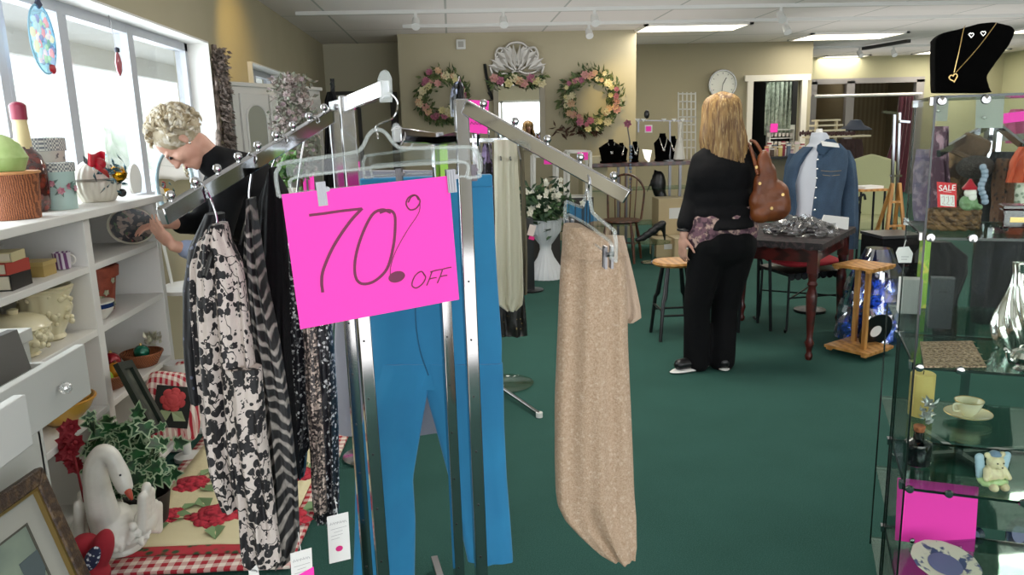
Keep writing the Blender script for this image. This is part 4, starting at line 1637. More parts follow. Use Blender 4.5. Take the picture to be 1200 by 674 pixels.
g3 = thing('blouse', 'plain black blouse hanging between the leaf striped top and the sequins', 'blouse', P(320, 560, y=1.38))
cloth(MB(), [(196, 318, 322), (230, 306, 334), (300, 300, 338), (400, 304, 340), (500, 318, 346), (560, 332, 350)], 1.38, .06, 3, .006, seed=10).obj('body', m_black, g3)
g5 = thing('dress', 'black dress hanging at the low end of the rack arm', 'dress', P(235, 470, y=1.3))
cloth(MB(), [(250, 242, 262), (290, 222, 262), (340, 214, 262), (400, 214, 262), (440, 219, 262), (470, 226, 262)], 1.32, .05, 3, .006, seed=11).obj('body', mat('black dotted knit', '#0d0d12', .8, pat=('voronoi', 60, '#565a72', .22, .15)), g5)
g4 = thing('sequin_jacket', 'black and silver sequin jacket hanging behind the left edge of the sign', 'jacket', P(370, 604, y=1.45))
cloth(MB(), [(270, 338, 352), (330, 334, 372), (400, 338, 388), (470, 342, 390), (530, 346, 360), (556, 349, 357)], 1.46, .05, 3, .006, seed=12).obj('back', m_seq, g4)
cloth(MB(), [(300, 352, 384), (400, 356, 390), (470, 359, 395), (540, 364, 397), (590, 366, 398), (608, 370, 396)], 1.42, .05, 4, .007, seed=13, bottom_wave=.003).obj('front', m_seq, g4)
cloth(MB(), [(330, 352, 366), (400, 356, 372), (470, 359, 377), (540, 365, 381), (600, 368, 383)], 1.385, .02, 2, .003, seed=14).obj('champagne_panel', m_seq2, g4)
# their hooks
for i, (u, z0, lab) in enumerate(((.82, 262, 'wire hanger of the lace jacket on the lowest knobs of the rack arm'), (.55, 232, 'wire hanger of the leaf striped top'), (.36, 205, 'wire hanger of the black blouse'), (.14, 225, 'wire hanger of the sequin jacket'))):
    q = a0.lerp(a1, u) + V(0, 0, .018)
    pxx = (256, 294, 320, 350)[i]
    bo = P(pxx, z0 + 14, y=q.y)
    t = thing('wire_hanger', lab, 'hanger', bo)
    MB().tube(catmull([q + V(-.01, .006, -.008), q, q + V(.009, -.004, -.012), V((q.x + bo.x) / 2 + .004, q.y, q.z - .03), bo + V(0, 0, .03), bo], 6), .0016, 8).obj('hook', m_chrome, t)
    MB().tube([bo + V(0, .09, -.05), bo + V(0, .02, -.006), bo, bo - V(0, .02, .006), bo + V(0, -.09, -.05)], .003, 8).obj('shoulder_bar', m_blackp, t)

# price tags
m_pinkd = mat('magenta sticker', '#d81b78', .6)
m_scr = mat('grey print', '#6a6a70', .8)


def price_tag(pts, Y, label, pink):
    a, b, c, d = [P(x, y, y=Y) for x, y in pts]
    t = thing('price_tag', label, 'price tag', (c + d) / 2)
    n_ = (b - a).cross(d - a).normalized()
    if n_.y > 0:
        n_ = -n_
    MB().prism([a, b, c, d], -n_ * .0006).obj('card', m_paper, t, smooth=False)
    f = lambda u, v: a.lerp(b, u).lerp(d.lerp(c, u), v) + n_ * .0006
    ln = MB()
    stroke(ln, [f(.1 + i * .04, .17 + .03 * math.sin(i * 2.3)) for i in range(21)], .0007, .0002, n_)
    for j, (u0, u1) in enumerate(((.15, .9), (.3, .7), (.15, .7), (.15, .55))):
        stroke(ln, [f(u0, .29 + j * .07), f(u1, .28 + j * .07)], .0005, .0002, n_)
    ln.obj('small_print', m_scr, t)
    if pink == 'oval':
        MB().poly([f(.5 + .17 * math.cos(i / 16 * 2 * PI), .72 + .06 * math.sin(i / 16 * 2 * PI)) for i in range(16)]).obj('oval_sticker', m_pinkd, t)
    elif pink == 'half':
        o = MB().prism([f(-.06, .52), f(1.06, .38), f(1.08, 1.25), f(-.02, 1.28)], n_ * .0006).obj('pink_label', m_pink, t, smooth=False)
        q = MB()
        for u in (.2, .45, .7):
            stroke(q, [f(u, .62) + n_ * .0008, f(u + .12, .58) + n_ * .0008, f(u + .1, .85) + n_ * .0008, f(u, .88) + n_ * .0008, f(u, .62) + n_ * .0008], .0008, .0004, n_)
        q.obj('marks', m_pinkd, t)
    MB().tube([(a + b) / 2 + V(0, 0, -.002), (a + b) / 2 + V(-.004, .01, .03)], .0006, 5).obj('string', m_paper, t)


price_tag([(383, 606), (408, 600), (411, 655), (386, 661)], 1.37, 'white price tag with a magenta oval under the sequin jacket', 'oval')
price_tag([(340, 649), (365, 642), (368, 700), (343, 706)], 1.25, 'white price tag with a pink label beside the striped top hem', 'half')
price_tag([(290, 656), (301, 660), (312, 715), (296, 720)], 1.2, 'plain white price tag under the lace jacket', None)

# ------------------------------------------------------------------ tan skirt on the right arm
hk = P(688, 203, y=1.325)
hs, fk = hanger('clear clip hanger carrying the tan skirt on the right rack arm', hk, P(662, 239, y=1.47), P(722, 276, y=1.14), rh=.04, clipt=(.12, .88))
m_tan = mat('tan tweed', '#b29a82', .95, pat=[('noise', 320, '#9c8268', .4, .65), ('noise', 140, '#c4b09a', .55, .75)], bump=.35, bscale=400)
sk = thing('skirt', 'long tan tweed skirt hanging on the right arm of the chrome rack', 'skirt', P(700, 645, y=1.3))
cloth(MB(), [(274, 661, 708), (284, 660, 716), (300, 658, 731), (330, 656, 734), (400, 653, 735), (470, 650, 738), (540, 650, 741), (575, 651, 742), (590, 653, 743), (606, 661, 744), (622, 676, 744), (636, 691, 744), (644, 701, 743), (650, 711, 742)], 1.31, .07, 3, .0055, nv=80, seed=21).obj('panel', m_tan, sk)
cloth(MB(), [(264, 662, 683), (274, 660, 700), (296, 659, 722), (300, 659, 733)], 1.30, .08, 2, .002, seed=22, nv=10).obj('waistband', m_tan, sk)
cloth(MB(), [(276, 700, 731), (300, 715, 737), (330, 720, 744), (360, 724, 750), (372, 726, 751), (378, 727, 742)], 1.36, .012, 2, .003, seed=23, nv=16).obj('back_flap', mat('tan lining side', '#ab9580', .9, bump=.3, bscale=300), sk)
# ================================================================== SECOND RACK (behind): white trousers etc.
rk = thing('clothes_rack', 'smaller chrome rack behind the first, holding white trousers and patterned tops', 'clothes rack', (.15, 4.35, 0))
rz = P(585, 163, y=4.2).z
rp = V(.13, 4.3, 0)
rmb = MB()
rmb.beam(rp, rp + V(0, 0, rz + .03), .028, .028)
rmb.obj('post', m_chrome, rk)
MB().beam(V(-.05, 4.3, rz), P(612, 164, y=4.1), .02, .02).obj('rail', m_chrome, rk)
ft_ = P(632, 485, z=.02)
MB().tube([rp + V(.03, 0, .05), P(588, 455, z=.03), ft_], .011, 10).obj('base_leg', m_chrome, rk)
MB().tube([rp + V(-.03, 0, .05), rp + V(-.4, .35, .02)], .011, 10).obj('base_leg', m_chrome, rk)
MB().cyl(ft_ - V(0, 0, .018), ft_ + V(0, 0, .008), .018, .018).obj('foot', m_white, rk)
MB().lathe([(.0, .002), (.16, .002), (.17, .01), (.1, .014), (.001, .016)], V(.26, 4.35, 0), seg=40, cap=False).obj('glass_base', m_shelfg, rk)
wt = thing('trousers', 'cream white trousers folded over the second rack rail', 'trousers', P(595, 362, y=4.12))
cloth(MB(), [(164, 579, 606), (200, 579, 607), (250, 580, 610), (300, 580, 612), (345, 582, 613), (356, 582, 612), (363, 592, 605)], 4.1, .09, 3, .012, seed=31).obj('body', mat('cream satin', '#c4bfa6', .5, sheen=.3), wt)
st_ = thing('sequin_skirt', 'black skirt with gold sequin squares below the white trousers', 'skirt', P(600, 393, y=4.2))
cloth(MB(), [(300, 583, 608), (345, 582, 614), (375, 583, 617), (393, 585, 618)], 4.22, .08, 3, .01, seed=32).obj('body', mat('black with gold squares', '#121110', .5, pat=('voronoi', 42, '#a9935c', .2, .1)), st_)
cloth(MB(), [(168, 566, 576), (200, 562, 578), (260, 560, 580), (320, 564, 582), (380, 568, 586)], 4.3, .08, 3, .012, seed=33).obj('patterned_dress', mat('purple black print', '#17131c', .7, pat=('noise', 16, '#8c7aa0', .54, .58)), label='purple and black patterned dress left of the cream trousers', cat='dress')
cloth(MB(), [(170, 608, 613), (230, 611, 616), (300, 612, 618), (344, 612, 618)], 4.3, .08, 2, .01, seed=34).obj('olive_scarf', mat('olive scarf', '#5b5440', .8), label='narrow olive scarf hanging right of the cream trousers', cat='scarf')
# hangers as a row of thin wires
for i in range(5):
    q = P(562 + i * 11, 164, y=4.2)
    tb = MB()
    tb.tube(catmull([q + V(.0, .02, .03), q + V(0, 0, .05), q + V(0, -.02, .03), q + V(0, 0, 0), q + V(0, 0, -.03)], 4), .004, 6).tube([q + V(0, .18, -.10), q + V(0, 0, -.03), q + V(0, -.18, -.10)], .005, 6)
    tb.obj('wire_hanger', m_steel, label='thin steel hanger on the second rack rail', cat='hanger', group='hangers on the second rack')
a_, b_, c_, d_ = [P(x, y, y=3.9) for x, y in ((547, 117), (573, 118), (571, 157), (548, 155))]
t = thing('rack_sign', 'small hot pink handwritten sign above the second rack', 'sign', (c_ + d_) / 2)
MB().prism([a_, b_, c_, d_], (0, .004, 0)).obj('card', m_pink, t, smooth=False)
q = MB()
for j in range(3):
    stroke(q, [a_.lerp(b_, .15 + k * .06).lerp(d_.lerp(c_, .15 + k * .06), .35 + j * .18 + .05 * math.sin(k * 2.2 + j)) for k in range(11)], .004, .001, (0, -1, 0))
q.obj('scribble', m_ink, t)
MB().beam(P(560, 156, y=3.92), P(560, 170, y=4.1), .012, .012).obj('sign_stem', m_chrome, t)
# black beaded scarf behind the post
cloth(MB(), [(96, 533, 541), (104, 529, 544), (118, 527, 543), (137, 528, 540)], 3.6, .05, 3, .006, seed=35).obj('beaded_scarf', sequin('black beads', '#08080a', '#8f94b0', 60, .85), label='short black beaded scarf hanging just behind the rack corner post', cat='scarf')
MB().tube([P(536, 100, y=3.6), P(538, 90, y=3.75), V(.13, 4.3, rz)], .004, 6).obj('scarf_hook', m_steel, label='thin steel hook holding the black beaded scarf', cat='hook')
# pinkish tags seen below the clear hanger, further back
for i, (x0, x1, y0, y1, Y, lab) in enumerate(((397, 422, 190, 222, 3.4, 'hot pink sign behind the left clip of the clear hanger'), (353, 368, 205, 226, 6.1, 'small round pink sign beyond the flower arrangement'))):
    c = P((x0 + x1) / 2, (y0 + y1) / 2, y=Y)
    w_, h_ = (x1 - x0) / FPX * Y, (y1 - y0) / FPX * Y
    t = thing('rack_sign', lab, 'sign', c - V(0, 0, h_ / 2))
    MB().box(c, (w_, .004, h_)).obj('card', m_pink, t)
    MB().beam(c - V(0, .01, -h_ / 2), V(c.x, c.y + .01, 0), .014, .014).lathe([(.12, 0), (.12, .012), (.02, .02)], (c.x, c.y, 0)).obj('stand', m_chrome, t)
# ================================================================== WINDOW DECORATIONS
m_lead = mat('lead line', '#3a3c44', .4, .8)
c = P(50, 46, x=-1.72)
k = c.y / FPX
t = thing('suncatcher', 'large oval stained glass suncatcher hanging in the window', 'suncatcher', c - V(0, 0, 34 * k))
ax, az = V(0, 1, 0), V(0, 0, 1)
MB().tube([c + ax * 21 * k * 1.25 * math.cos(a / 20 * PI) + az * 36 * k * math.sin(a / 20 * PI) for a in range(40)], .004, 8, closed=True).obj('rim', mat('pale blue rim', '#7fb4cc', .3), t)
cols = ['#b9e2ee', '#e6e0f0', '#a8d8bc', '#c9ecf4', '#e6a8b8', '#9fc0e4', '#e8f0d0', '#8c9ccc']
for ci, col in enumerate(cols):
    q = MB()
    for i in range(9):
        a = rnd.uniform(0, 2 * PI)
        r = math.sqrt(rnd.random()) * .78
        p = c + ax * (21 * k * 1.25 * r * math.cos(a)) + az * (36 * k * r * math.sin(a)) + V(rnd.uniform(-.004, .004), 0, 0)
        s_ = rnd.uniform(.014, .028)
        q.ball(p, (.004, s_, s_ * rnd.uniform(.6, 1.2)), 7, 5)
    q.obj('glass_piece', mat('stained glass', col, .1, emis=(col, .55), coat=.5), t)
MB().prism([c + ax * 21 * k * 1.2 * math.cos(a / 16 * PI) + az * 35 * k * math.sin(a / 16 * PI) for a in range(32)], (.002, 0, 0)).obj('backing_glass', glassmat('pale blue glass', '#cfeaf4', .1), t)
MB().tube([c + az * 36 * k, V(c.x - .02, c.y, 2.12)], .002, 5).obj('string', m_steel, t)
MB().prism([c + az * 36 * k + ax * a + az * b for a, b in ((-.03, .0), (0, -.02), (.03, 0), (0, .03))], (.006, 0, 0)).obj('diamond', mat('dark blue glass', '#223052', .1), t)
MB().ball(c + ax * .05 - az * 30 * k, (.008, .03, .022), 8, 6).obj('red_flower', m_red, t)
c = P(139, 74, x=-1.72)
t = thing('suncatcher', 'small red glass drop hanging in the middle window pane', 'suncatcher', c - V(0, 0, .06))
MB().lathe([(.004, .06), (.022, .04), (.034, .0), (.028, -.04), (.006, -.065)], c, seg=12, sx=.4).obj('drop', mat('red glass', '#a8505c', .1, coat=.5), t)
MB().tube([c + V(0, 0, .05), V(c.x - .02, c.y, 2.12)], .002, 5).obj('string', m_steel, t)
MB().lathe([(.012, .055), (.014, .075), (.004, .08)], c, seg=10).obj('cap', m_lead, t)

# oval table mirror at the end of the bookcase
c = P(205, 215, y=3.95)
t = thing('dressing_mirror', 'oval table mirror in a pale blue frame beyond the bookcase', 'mirror', (c.x, c.y, 0))
k = 3.95 / FPX
rot = Euler((R(82), 0, R(12))).to_matrix()
MB().tube([c + rot @ V(19 * k * math.cos(a / 20 * PI), 38 * k * math.sin(a / 20 * PI), 0) for a in range(40)], .011, 10, closed=True).obj('frame', mat('ice blue frame', '#a8c2cc', .2, .4), t)
MB().lathe([(.0001, -.003), (1, -.003), (1, 0), (.0001, .001)], (0, 0, 0), seg=40).obj('glass', m_mirror, t)
g = [o for o in t.children if o.name.startswith('glass')] if False else None
gl = [o for o in COL.objects if o.name.startswith('glass') and o.parent == t][0]
for v in gl.data.vertices:
    w_ = WM[t.name] @ v.co
    v.co = WM[t.name].inverted() @ (c + rot @ V(w_.x * 18.5 * k, w_.y * 37 * k, w_.z))
sd = MB()
for s in (-1, 1):
    sd.tube([c + V(s * .09, 0, 0), c + V(s * .1, 0, -.2), V(c.x + s * .07, c.y, .75)], .008, 8)
sd.lathe([(.12, .72), (.13, .74), (.1, .76)], (c.x, c.y, 0)).lathe([(.14, 0), (.14, .03), (.03, .06), (.025, .70), (.1, .73)], (c.x, c.y, 0))
sd.obj('stand', m_white, t)

# ================================================================== DRIED GARLAND, WHITE CABINET, FLORAL BUSH
m_dry = mat('dried mauve leaves', '#4f463f', .9, pat=('noise', 30, '#8a7a72', .4, .6))
f = MB()
foliage(f, lambda: (lambda v: (V(-1.63 + rnd.gauss(0, .02), 5.86 + rnd.gauss(0, .035), v), (0.6, 0, -.8)))(P(243, rnd.uniform(52, 205), x=-1.65).z), 800, .05, .024)
f.tube([P(243, 50, x=-1.66) + V(0, .15, 0), P(250, 205, x=-1.66) + V(0, .15, 0)], .02, 8)
f.obj('dried_garland', m_dry, label='long dried brown garland hanging on the wall beside the window', cat='garland')

A, Bq = V(-1.60, 5.95, 0), V(-1.12, 6.9, 0)
dd = (Bq - A).normalized()
nn = V(dd.y, -dd.x, 0)
Lb = (Bq - A).length
Hb = P(258, 96, y=A.y).z
t = thing('armoire', 'tall white armoire with two arched glass doors against the left wall', 'cabinet', (A + Bq) / 2)
rotd = Matrix((dd, -nn, V(0, 0, 1))).transposed()


def bx(mb, a0, a1, z0, z1, n0, n1):
    c = A + dd * (a0 + a1) / 2 + nn * (n0 + n1) / 2 + V(0, 0, (z0 + z1) / 2)
    mb.box(c, (a1 - a0, abs(n1 - n0), z1 - z0), rotd)
    return mb


m_arm = mat('armoire white', '#c9c8c4', .5)
b = MB()
bx(b, 0, Lb, 0, Hb, -.04, .02)
bx(b, -.02, Lb + .02, Hb - .03, Hb, -.05, .035)
b.obj('carcass', m_arm, t, bevel=.004)
for i in range(2):
    a0_ = .06 + i * (Lb * .31)
    a1_ = a0_ + Lb * .29
    d = MB()
    bx(d, a0_, a1_, .9, Hb - .08, .02, .04)
    o = d.obj('door', m_arm, t, bevel=.004)
    ar = []
    w_ = (a1_ - a0_) * .36
    cx = (a0_ + a1_) / 2
    zt = Hb - .26
    for j in range(13):
        th = PI * j / 12
        ar.append(A + dd * (cx + w_ * math.cos(th)) + nn * .041 + V(0, 0, zt + .10 * math.sin(th)))
    ar += [A + dd * (cx - w_) + nn * .041 + V(0, 0, 1.0), A + dd * (cx + w_) + nn * .041 + V(0, 0, 1.0)]
    MB().prism(ar, nn * .004).obj('glass', mat('dim cabinet glass', '#8d8f88', .06, coat=1), o)
    MB().tube([p + nn * .006 for p in ar], .008, 6, closed=True).obj('moulding', m_arm, o)
d = MB()
bx(d, Lb * .72, Lb * .98, .6, Hb - .1, .02, .04)
o = d.obj('door', m_arm, t, bevel=.004)
d = MB()
bx(d, Lb * .76, Lb * .92, 1.0, Hb - .2, .04, .045)
d.obj('glass', mat('dim cabinet glass two', '#8d9390', .04, coat=1), o)
# floral bush
f, fl = MB(), MB()
cb = P(340, 140, y=5.2)


def bush():
    v = rnd.random()
    py = 90 + v * 115
    w_ = 20 if v < .35 else 25 - (v - .35) * 10
    c = P(341 + rnd.gauss(0, w_ * .48) + 6 * v, py, y=5.2 + rnd.gauss(0, .07))
    return c, (c - cb)


foliage(f, bush, 2200, .042, .022)
t = thing('floral_topiary', 'tall dusty mauve and green silk flower arrangement before the white armoire', 'flower arrangement', (cb.x, cb.y, 0))
f.obj('foliage', mat('dusty green leaves', '#6d7461', .8, pat=('noise', 14, '#8f7f7c', .4, .6)), t)
for i in range(60):
    c, o_ = bush()
    rosette(fl, c + V(.02, -.09, 0), V(rnd.uniform(-.5, .5), -1, rnd.uniform(-.3, .5)), rnd.uniform(.012, .022), 6)
fl.obj('blossoms', mat('mauve blossoms', '#8f7a80', .8, pat=('noise', 20, '#b9a8a2', .4, .6)), t)
MB().cyl((cb.x + .02, cb.y, .2), (cb.x + .03, cb.y, 1.3), .03, .02).obj('stem', m_brownw, t)
MB().lathe([(.12, 0), (.13, .01), (.17, .3), (.16, .3), (.1, .05)], (cb.x + .02, cb.y, 0)).obj('pot', m_wcer, t)

# lower clutter left of the sign seen through the clear hanger: greenery and a white pot
f = MB()
foliage(f, lambda: (P(334 + rnd.gauss(0, 8), 205 + rnd.gauss(0, 8), y=4.65 + rnd.gauss(0, .04)), (0, -.2, .6)), 110, .06, .03)
c = P(334, 225, y=4.65)
t = thing('potted_plant', 'small green potted plant seen through the clear hanger', 'plant', (c.x, c.y, 0))
f.obj('foliage', mat('fresh leaves', '#5f8a3c', .6, pat=('noise', 20, '#2c5426', .4, .6)), t)
MB().lathe([(.05, c.z - .12), (.06, c.z - .11), (.075, c.z + .02), (.07, c.z + .02)], (c.x, c.y, 0)).obj('pot', m_wcer, t)
MB().lathe([(.12, 0), (.12, .02), (.03, .05), (.03, c.z - .16), (.09, c.z - .14), (.09, c.z - .12)], (c.x, c.y, 0)).obj('pedestal', m_brownw, t)
# black coat form by the door
cloth(MB(), [(108, 384, 392), (118, 381, 396), (150, 382, 396), (200, 380, 400), (300, 378, 404)], 6.6, .15, 3, .02, seed=41).obj('black_coat', m_black, label='long black coat hanging between the armoire and the chrome posts', cat='coat')
cs = P(388, 106, y=6.6)
MB().tube(catmull([cs + V(0, 0, .06), cs + V(.03, 0, .03), cs, cs - V(0, 0, .05)], 4), .006, 6).cyl((cs.x, cs.y + .1, 0), (cs.x, cs.y + .1, cs.z + .1), .018).tube([(cs.x, cs.y + .1, cs.z + .08), cs + V(0, 0, .05)], .008).lathe([(.2, 0), (.2, .02), (.02, .04)], (cs.x, cs.y + .1, 0)).obj('coat_stand', m_iron, label='thin dark stand the long black coat hangs on', cat='coat stand')

# ================================================================== MIRROR WALL
WY = 10.2
m_fol = mat('wreath leaves', '#384f2a', .7, pat=('noise', 12, '#6f7a48', .4, .65))
flcols = [mat('blush rose silk', '#c9938c', .7), mat('cream rose silk', '#d8cfa8', .7), mat('deep pink silk', '#a8647a', .7), mat('peach silk', '#cfab88', .7), mat('pale yellow silk', '#cfc690', .7)]


def wreath(px, py, rpx, label, gap=None):
    c = P(px, py, y=WY - .09)
    k = WY / FPX
    Rm = rpx * k
    t = thing('wreath', label, 'wreath', c - V(0, 0, Rm))
    f = MB()

    def fn():
        a = rnd.uniform(0, 2 * PI)
        d = V(math.cos(a), 0, math.sin(a))
        return c + d * (Rm + rnd.gauss(0, .05)) + V(0, rnd.uniform(-.05, .05), 0), d * .5 + V(-math.sin(a), -.3, math.cos(a)) * .9
    foliage(f, fn, 700, .085, .035)
    f.tube([c + V(math.cos(a / 16 * PI), 0, math.sin(a / 16 * PI)) * Rm for a in range(32)], .035, 8, closed=True)
    clampwall(f, WY - .004)
    f.obj('foliage', m_fol, t)
    for i in range(44):
        a = 2 * PI * i / 44 + rnd.uniform(-.1, .1)
        q = MB()
        rosette(q, c + V(math.cos(a), 0, math.sin(a)) * (Rm + rnd.gauss(0, .04)) + V(0, -.06, 0), V(rnd.uniform(-.4, .4), -1, rnd.uniform(-.3, .4)), rnd.uniform(.035, .07), 7)
        q.obj('flower', flcols[(i * 7 + i // 3) % 5], t)
    MB().tube([c + V(0, -.02, Rm - .02), V(c.x, WY - .03, c.z + Rm + .03), V(c.x, WY, c.z + Rm + .03)], .006, 6).obj('nail_hook', m_steel, t)
    return t


wreath(519, 114, 22, 'pink and cream flower wreath on the left, behind the rack corner post')
wreath(692, 117, 27, 'large pink and cream flower wreath on the wall right of the mirror')
f = MB()
foliage(f, lambda: (P(565 + 12, 0, y=WY) * 0 + P(rnd.uniform(650, 700), 152 + rnd.gauss(0, 3), y=WY - .05), (rnd.uniform(-1, 1), -.2, -.2)), 60, .12, .035)
clampwall(f, WY - .004)
f.obj('leaf_sprig', mat('brown sprig leaves', '#4a2f22', .8), label='loose brown leaf sprig below the right wreath', cat='sprig')

# ornate mirror
mx0, mx1, mz0, mz1 = P(583, 95, y=WY).x, P(632, 95, y=WY).x, P(600, 172, y=WY).z, P(600, 93, y=WY).z
t = thing('wall_mirror', 'tall wall mirror in a pale frame between the two wreaths', 'mirror', ((mx0 + mx1) / 2, WY - .03, mz0))
b = MB()
for x in (mx0 - .03, mx1 + .03):
    b.box((x, WY - .03, (mz0 + mz1) / 2), (.07, .05, mz1 - mz0 + .1))
for z in (mz0 - .02, mz1 + .02):
    b.box(((mx0 + mx1) / 2, WY - .03, z), (mx1 - mx0 + .12, .05, .07))
b.obj('frame', mat('pale grey frame', '#a9a08c', .5), t, bevel=.006)
MB().box(((mx0 + mx1) / 2, WY - .02, (mz0 + mz1) / 2), (mx1 - mx0, .01, mz1 - mz0)).obj('glass', m_mirror, t)
t = thing('metal_crown', 'ornate pale scrolled metal crown mounted over the mirror', 'wall decoration', P(606, 82, y=WY - .05))
b = MB()
cx = P(606, 82, y=WY - .05)
k = WY / FPX
for s in (-1, 1):
    for (pts_) in ([(0, 0), (10, -4), (22, -2), (30, 4), (28, -4)], [(0, -2), (8, 10), (18, 14), (28, 4), (22, -2)], [(0, 4), (4, 16), (12, 24), (18, 18), (14, 10), (8, 14)], [(4, 0), (14, 6), (24, 12), (18, 18)], [(0, 30), (8, 28), (14, 20), (6, 14), (0, 10)], [(12, 22), (20, 24), (24, 16), (20, 10)]):
        b.tube(catmull([cx + V(s * x * k, 0, z * k) for x, z in pts_], 5), .016, 6)
    for (x0_, z0_, an, L_) in ((2, 2, 1.5, 26), (5, 2, 1.2, 24), (9, 2, .95, 24), (12, 0, .6, 22), (14, 0, .3, 20), (6, 10, 1.0, 18), (10, 12, .5, 16)):
        b.leaf(cx + V(s * x0_ * k, -.02, z0_ * k), (s * math.cos(an), 0, math.sin(an)), (0, -1, .2), L_ * k, 7 * k)
    b.prism([cx + V(s * x * k, -.01, z * k) for x, z in ((6, 12), (12, 18), (8, 26), (3, 20))], (0, .02, 0))
    b.prism([cx + V(s * x * k, -.01, z * k) for x, z in ((16, 4), (24, 6), (20, 14))], (0, .02, 0))
b.obj('scrollwork', mat('pewter', '#c4c1bb', .4, .5), t)
t = thing('floral_swag', 'pink rose swag draped across the top of the mirror', 'floral swag', P(606, 102, y=WY - .09))
f = MB()
foliage(f, lambda: (lambda u: (P(575 + 64 * u, 92 + 4 * math.cos(u * 9), y=WY - .09) + V(0, rnd.gauss(0, .02), rnd.gauss(0, .035)), (rnd.uniform(-1, 1), -.2, -.4)))(rnd.random()), 170, .09, .035)
clampwall(f, WY - .004)
f.obj('foliage', m_fol, t)
for i, x in enumerate((579, 586, 596, 602, 608, 614, 622, 628, 635)):
    q = MB()
    rosette(q, P(x, 92 + (i % 3) * 3, y=WY - .13), (0, -1, .1), .07, 6)
    q.obj('flower', flcols[(i * 2) % 5], t)
# dark curved bracket at the left of the mirror
b = MB()
b.tube(catmull([P(568, 75, y=WY - .04), P(571, 95, y=WY - .04), P(575, 110, y=WY - .04), P(577, 116, y=WY - .04)], 5), .02, 8)
b.tube([P(572, 108, y=WY - .04), P(578, 117, y=WY - .04), P(583, 106, y=WY - .04)][:2] + [P(571, 118, y=WY - .04)], .012, 6)
b.obj('wall_bracket', m_iron, label='thin dark curved plant bracket on the wall left of the mirror', cat='bracket')
c = P(540, 52, y=WY - .02)
t = thing('thermostat', 'small white wall sensor box high above the left wreath', 'sensor box', c - V(0, 0, .07))
MB().box(c, (.12, .04, .12)).obj('body', m_white2, t, bevel=.008)
MB().box(c - V(0, .022, 0), (.07, .006, .07)).obj('grille', mat('grey grille', '#a5a49c', .6), t)

# ================================================================== URN, DISPLAY CUBES, COUNTER, CHAIR
c = P(640, 325, z=0)
t = thing('pedestal_urn', 'white fluted pedestal urn standing on the green carpet', 'urn', c)
k = c.y / FPX
MB().lathe([(22 * k, 0), (22 * k, .01), (19 * k, 10 * k), (10 * k, 24 * k), (6.5 * k, 34 * k), (7 * k, 40 * k), (13 * k, 48 * k), (18 * k, 56 * k), (19.5 * k, 68 * k), (21 * k, 70 * k), (18 * k, 70 * k), (14 * k, 60 * k)], c, seg=72, flute=.03, nf=24).obj('body', mat('urn white', '#d3d6da', .5), t)
t = thing('flower_arrangement', 'white flowers with dark leaves standing in the pedestal urn', 'flower arrangement', c + V(0, 0, 66 * k))
f, w_ = MB(), MB()
fc = c + V(0, 0, 86 * k)
foliage(f, lambda: (fc + V(rnd.gauss(0, .13), rnd.gauss(0, .1), rnd.gauss(0, .10)), (rnd.uniform(-1, 1), -.4, rnd.uniform(-.5, 1))), 420, .11, .05)
f.obj('foliage', mat('deep leaves', '#27412a', .6, pat=('noise', 12, '#4f6d40', .45, .65)), t)
for i in range(36):
    rosette(w_, fc + V(rnd.gauss(-.02, .15), -.14 + rnd.uniform(-.04, .06), .05 + rnd.gauss(0, .11)), (rnd.uniform(-.4, .4), -1, .3), rnd.uniform(.025, .045), 5)
w_.obj('white_flowers', mat('white petals', '#e6e4d4', .7), t)

m_lw = mat('white tube frame', '#d9d8d0', .4)
for i, (x0, x1, y0, y1, Y, lab) in enumerate(((626, 653, 183, 250, 8.3, 'white wire display frame with a pink tag behind the urn flowers'), (666, 692, 178, 232, 8.3, 'white wire display frame with a pink tag right of the urn flowers'))):
    t = thing('tag_holder', lab, 'display frame', P((x0 + x1) / 2, 300, y=Y) * 1)
    b = MB()
    for dy in (0, .25):
        p = [P(x0, y0, y=Y), P(x1, y0, y=Y), P(x1, y1, y=Y), P(x0, y1, y=Y)]
        p = [q + V(0, dy, 0) for q in p]
        for j in range(4):
            b.beam(p[j], p[(j + 1) % 4], .03, .03)
    b.obj('frame', m_lw, t)
    cc_ = P((x0 + x1) / 2 + 4, y0 + 5, y=Y - .03)
    MB().box(cc_, (.11, .01, .08)).obj('pink_tag', m_pink, t)
    q = MB()
    zz = P(x0, y1, y=Y).z
    q.box((P((x0 + x1) / 2, y1, y=Y).x, Y + .12, zz / 2), (.3, .3, zz))
    q.obj('plinth', mat('dark plinth', '#2b2520', .5), t)
# floor level brown block and black column near cream trousers
t = thing('tag_stand', 'slim black stand with a small pink and white tag left of the urn', 'stand', P(619, 330, y=7.0))
b = MB()
p0, p1 = P(620, 255, y=7.0), P(619, 325, y=7.0)
b.beam((p0.x, 7, p0.z), (p0.x, 7, 0), .07, .07).lathe([(.12, 0), (.12, .015), (.02, .02)], (p0.x, 7, 0))
b.obj('post', m_blackp, t)
MB().box(P(623, 270, y=6.93), (.06, .01, .10), Euler((0, .3, 0)).to_matrix()).obj('tag', mat('pale tag', '#d8c8c0', .7), t)
MB().box(P(623, 279, y=6.92), (.05, .01, .03), Euler((0, .3, 0)).to_matrix()).obj('tag_label', m_pinkd, t)

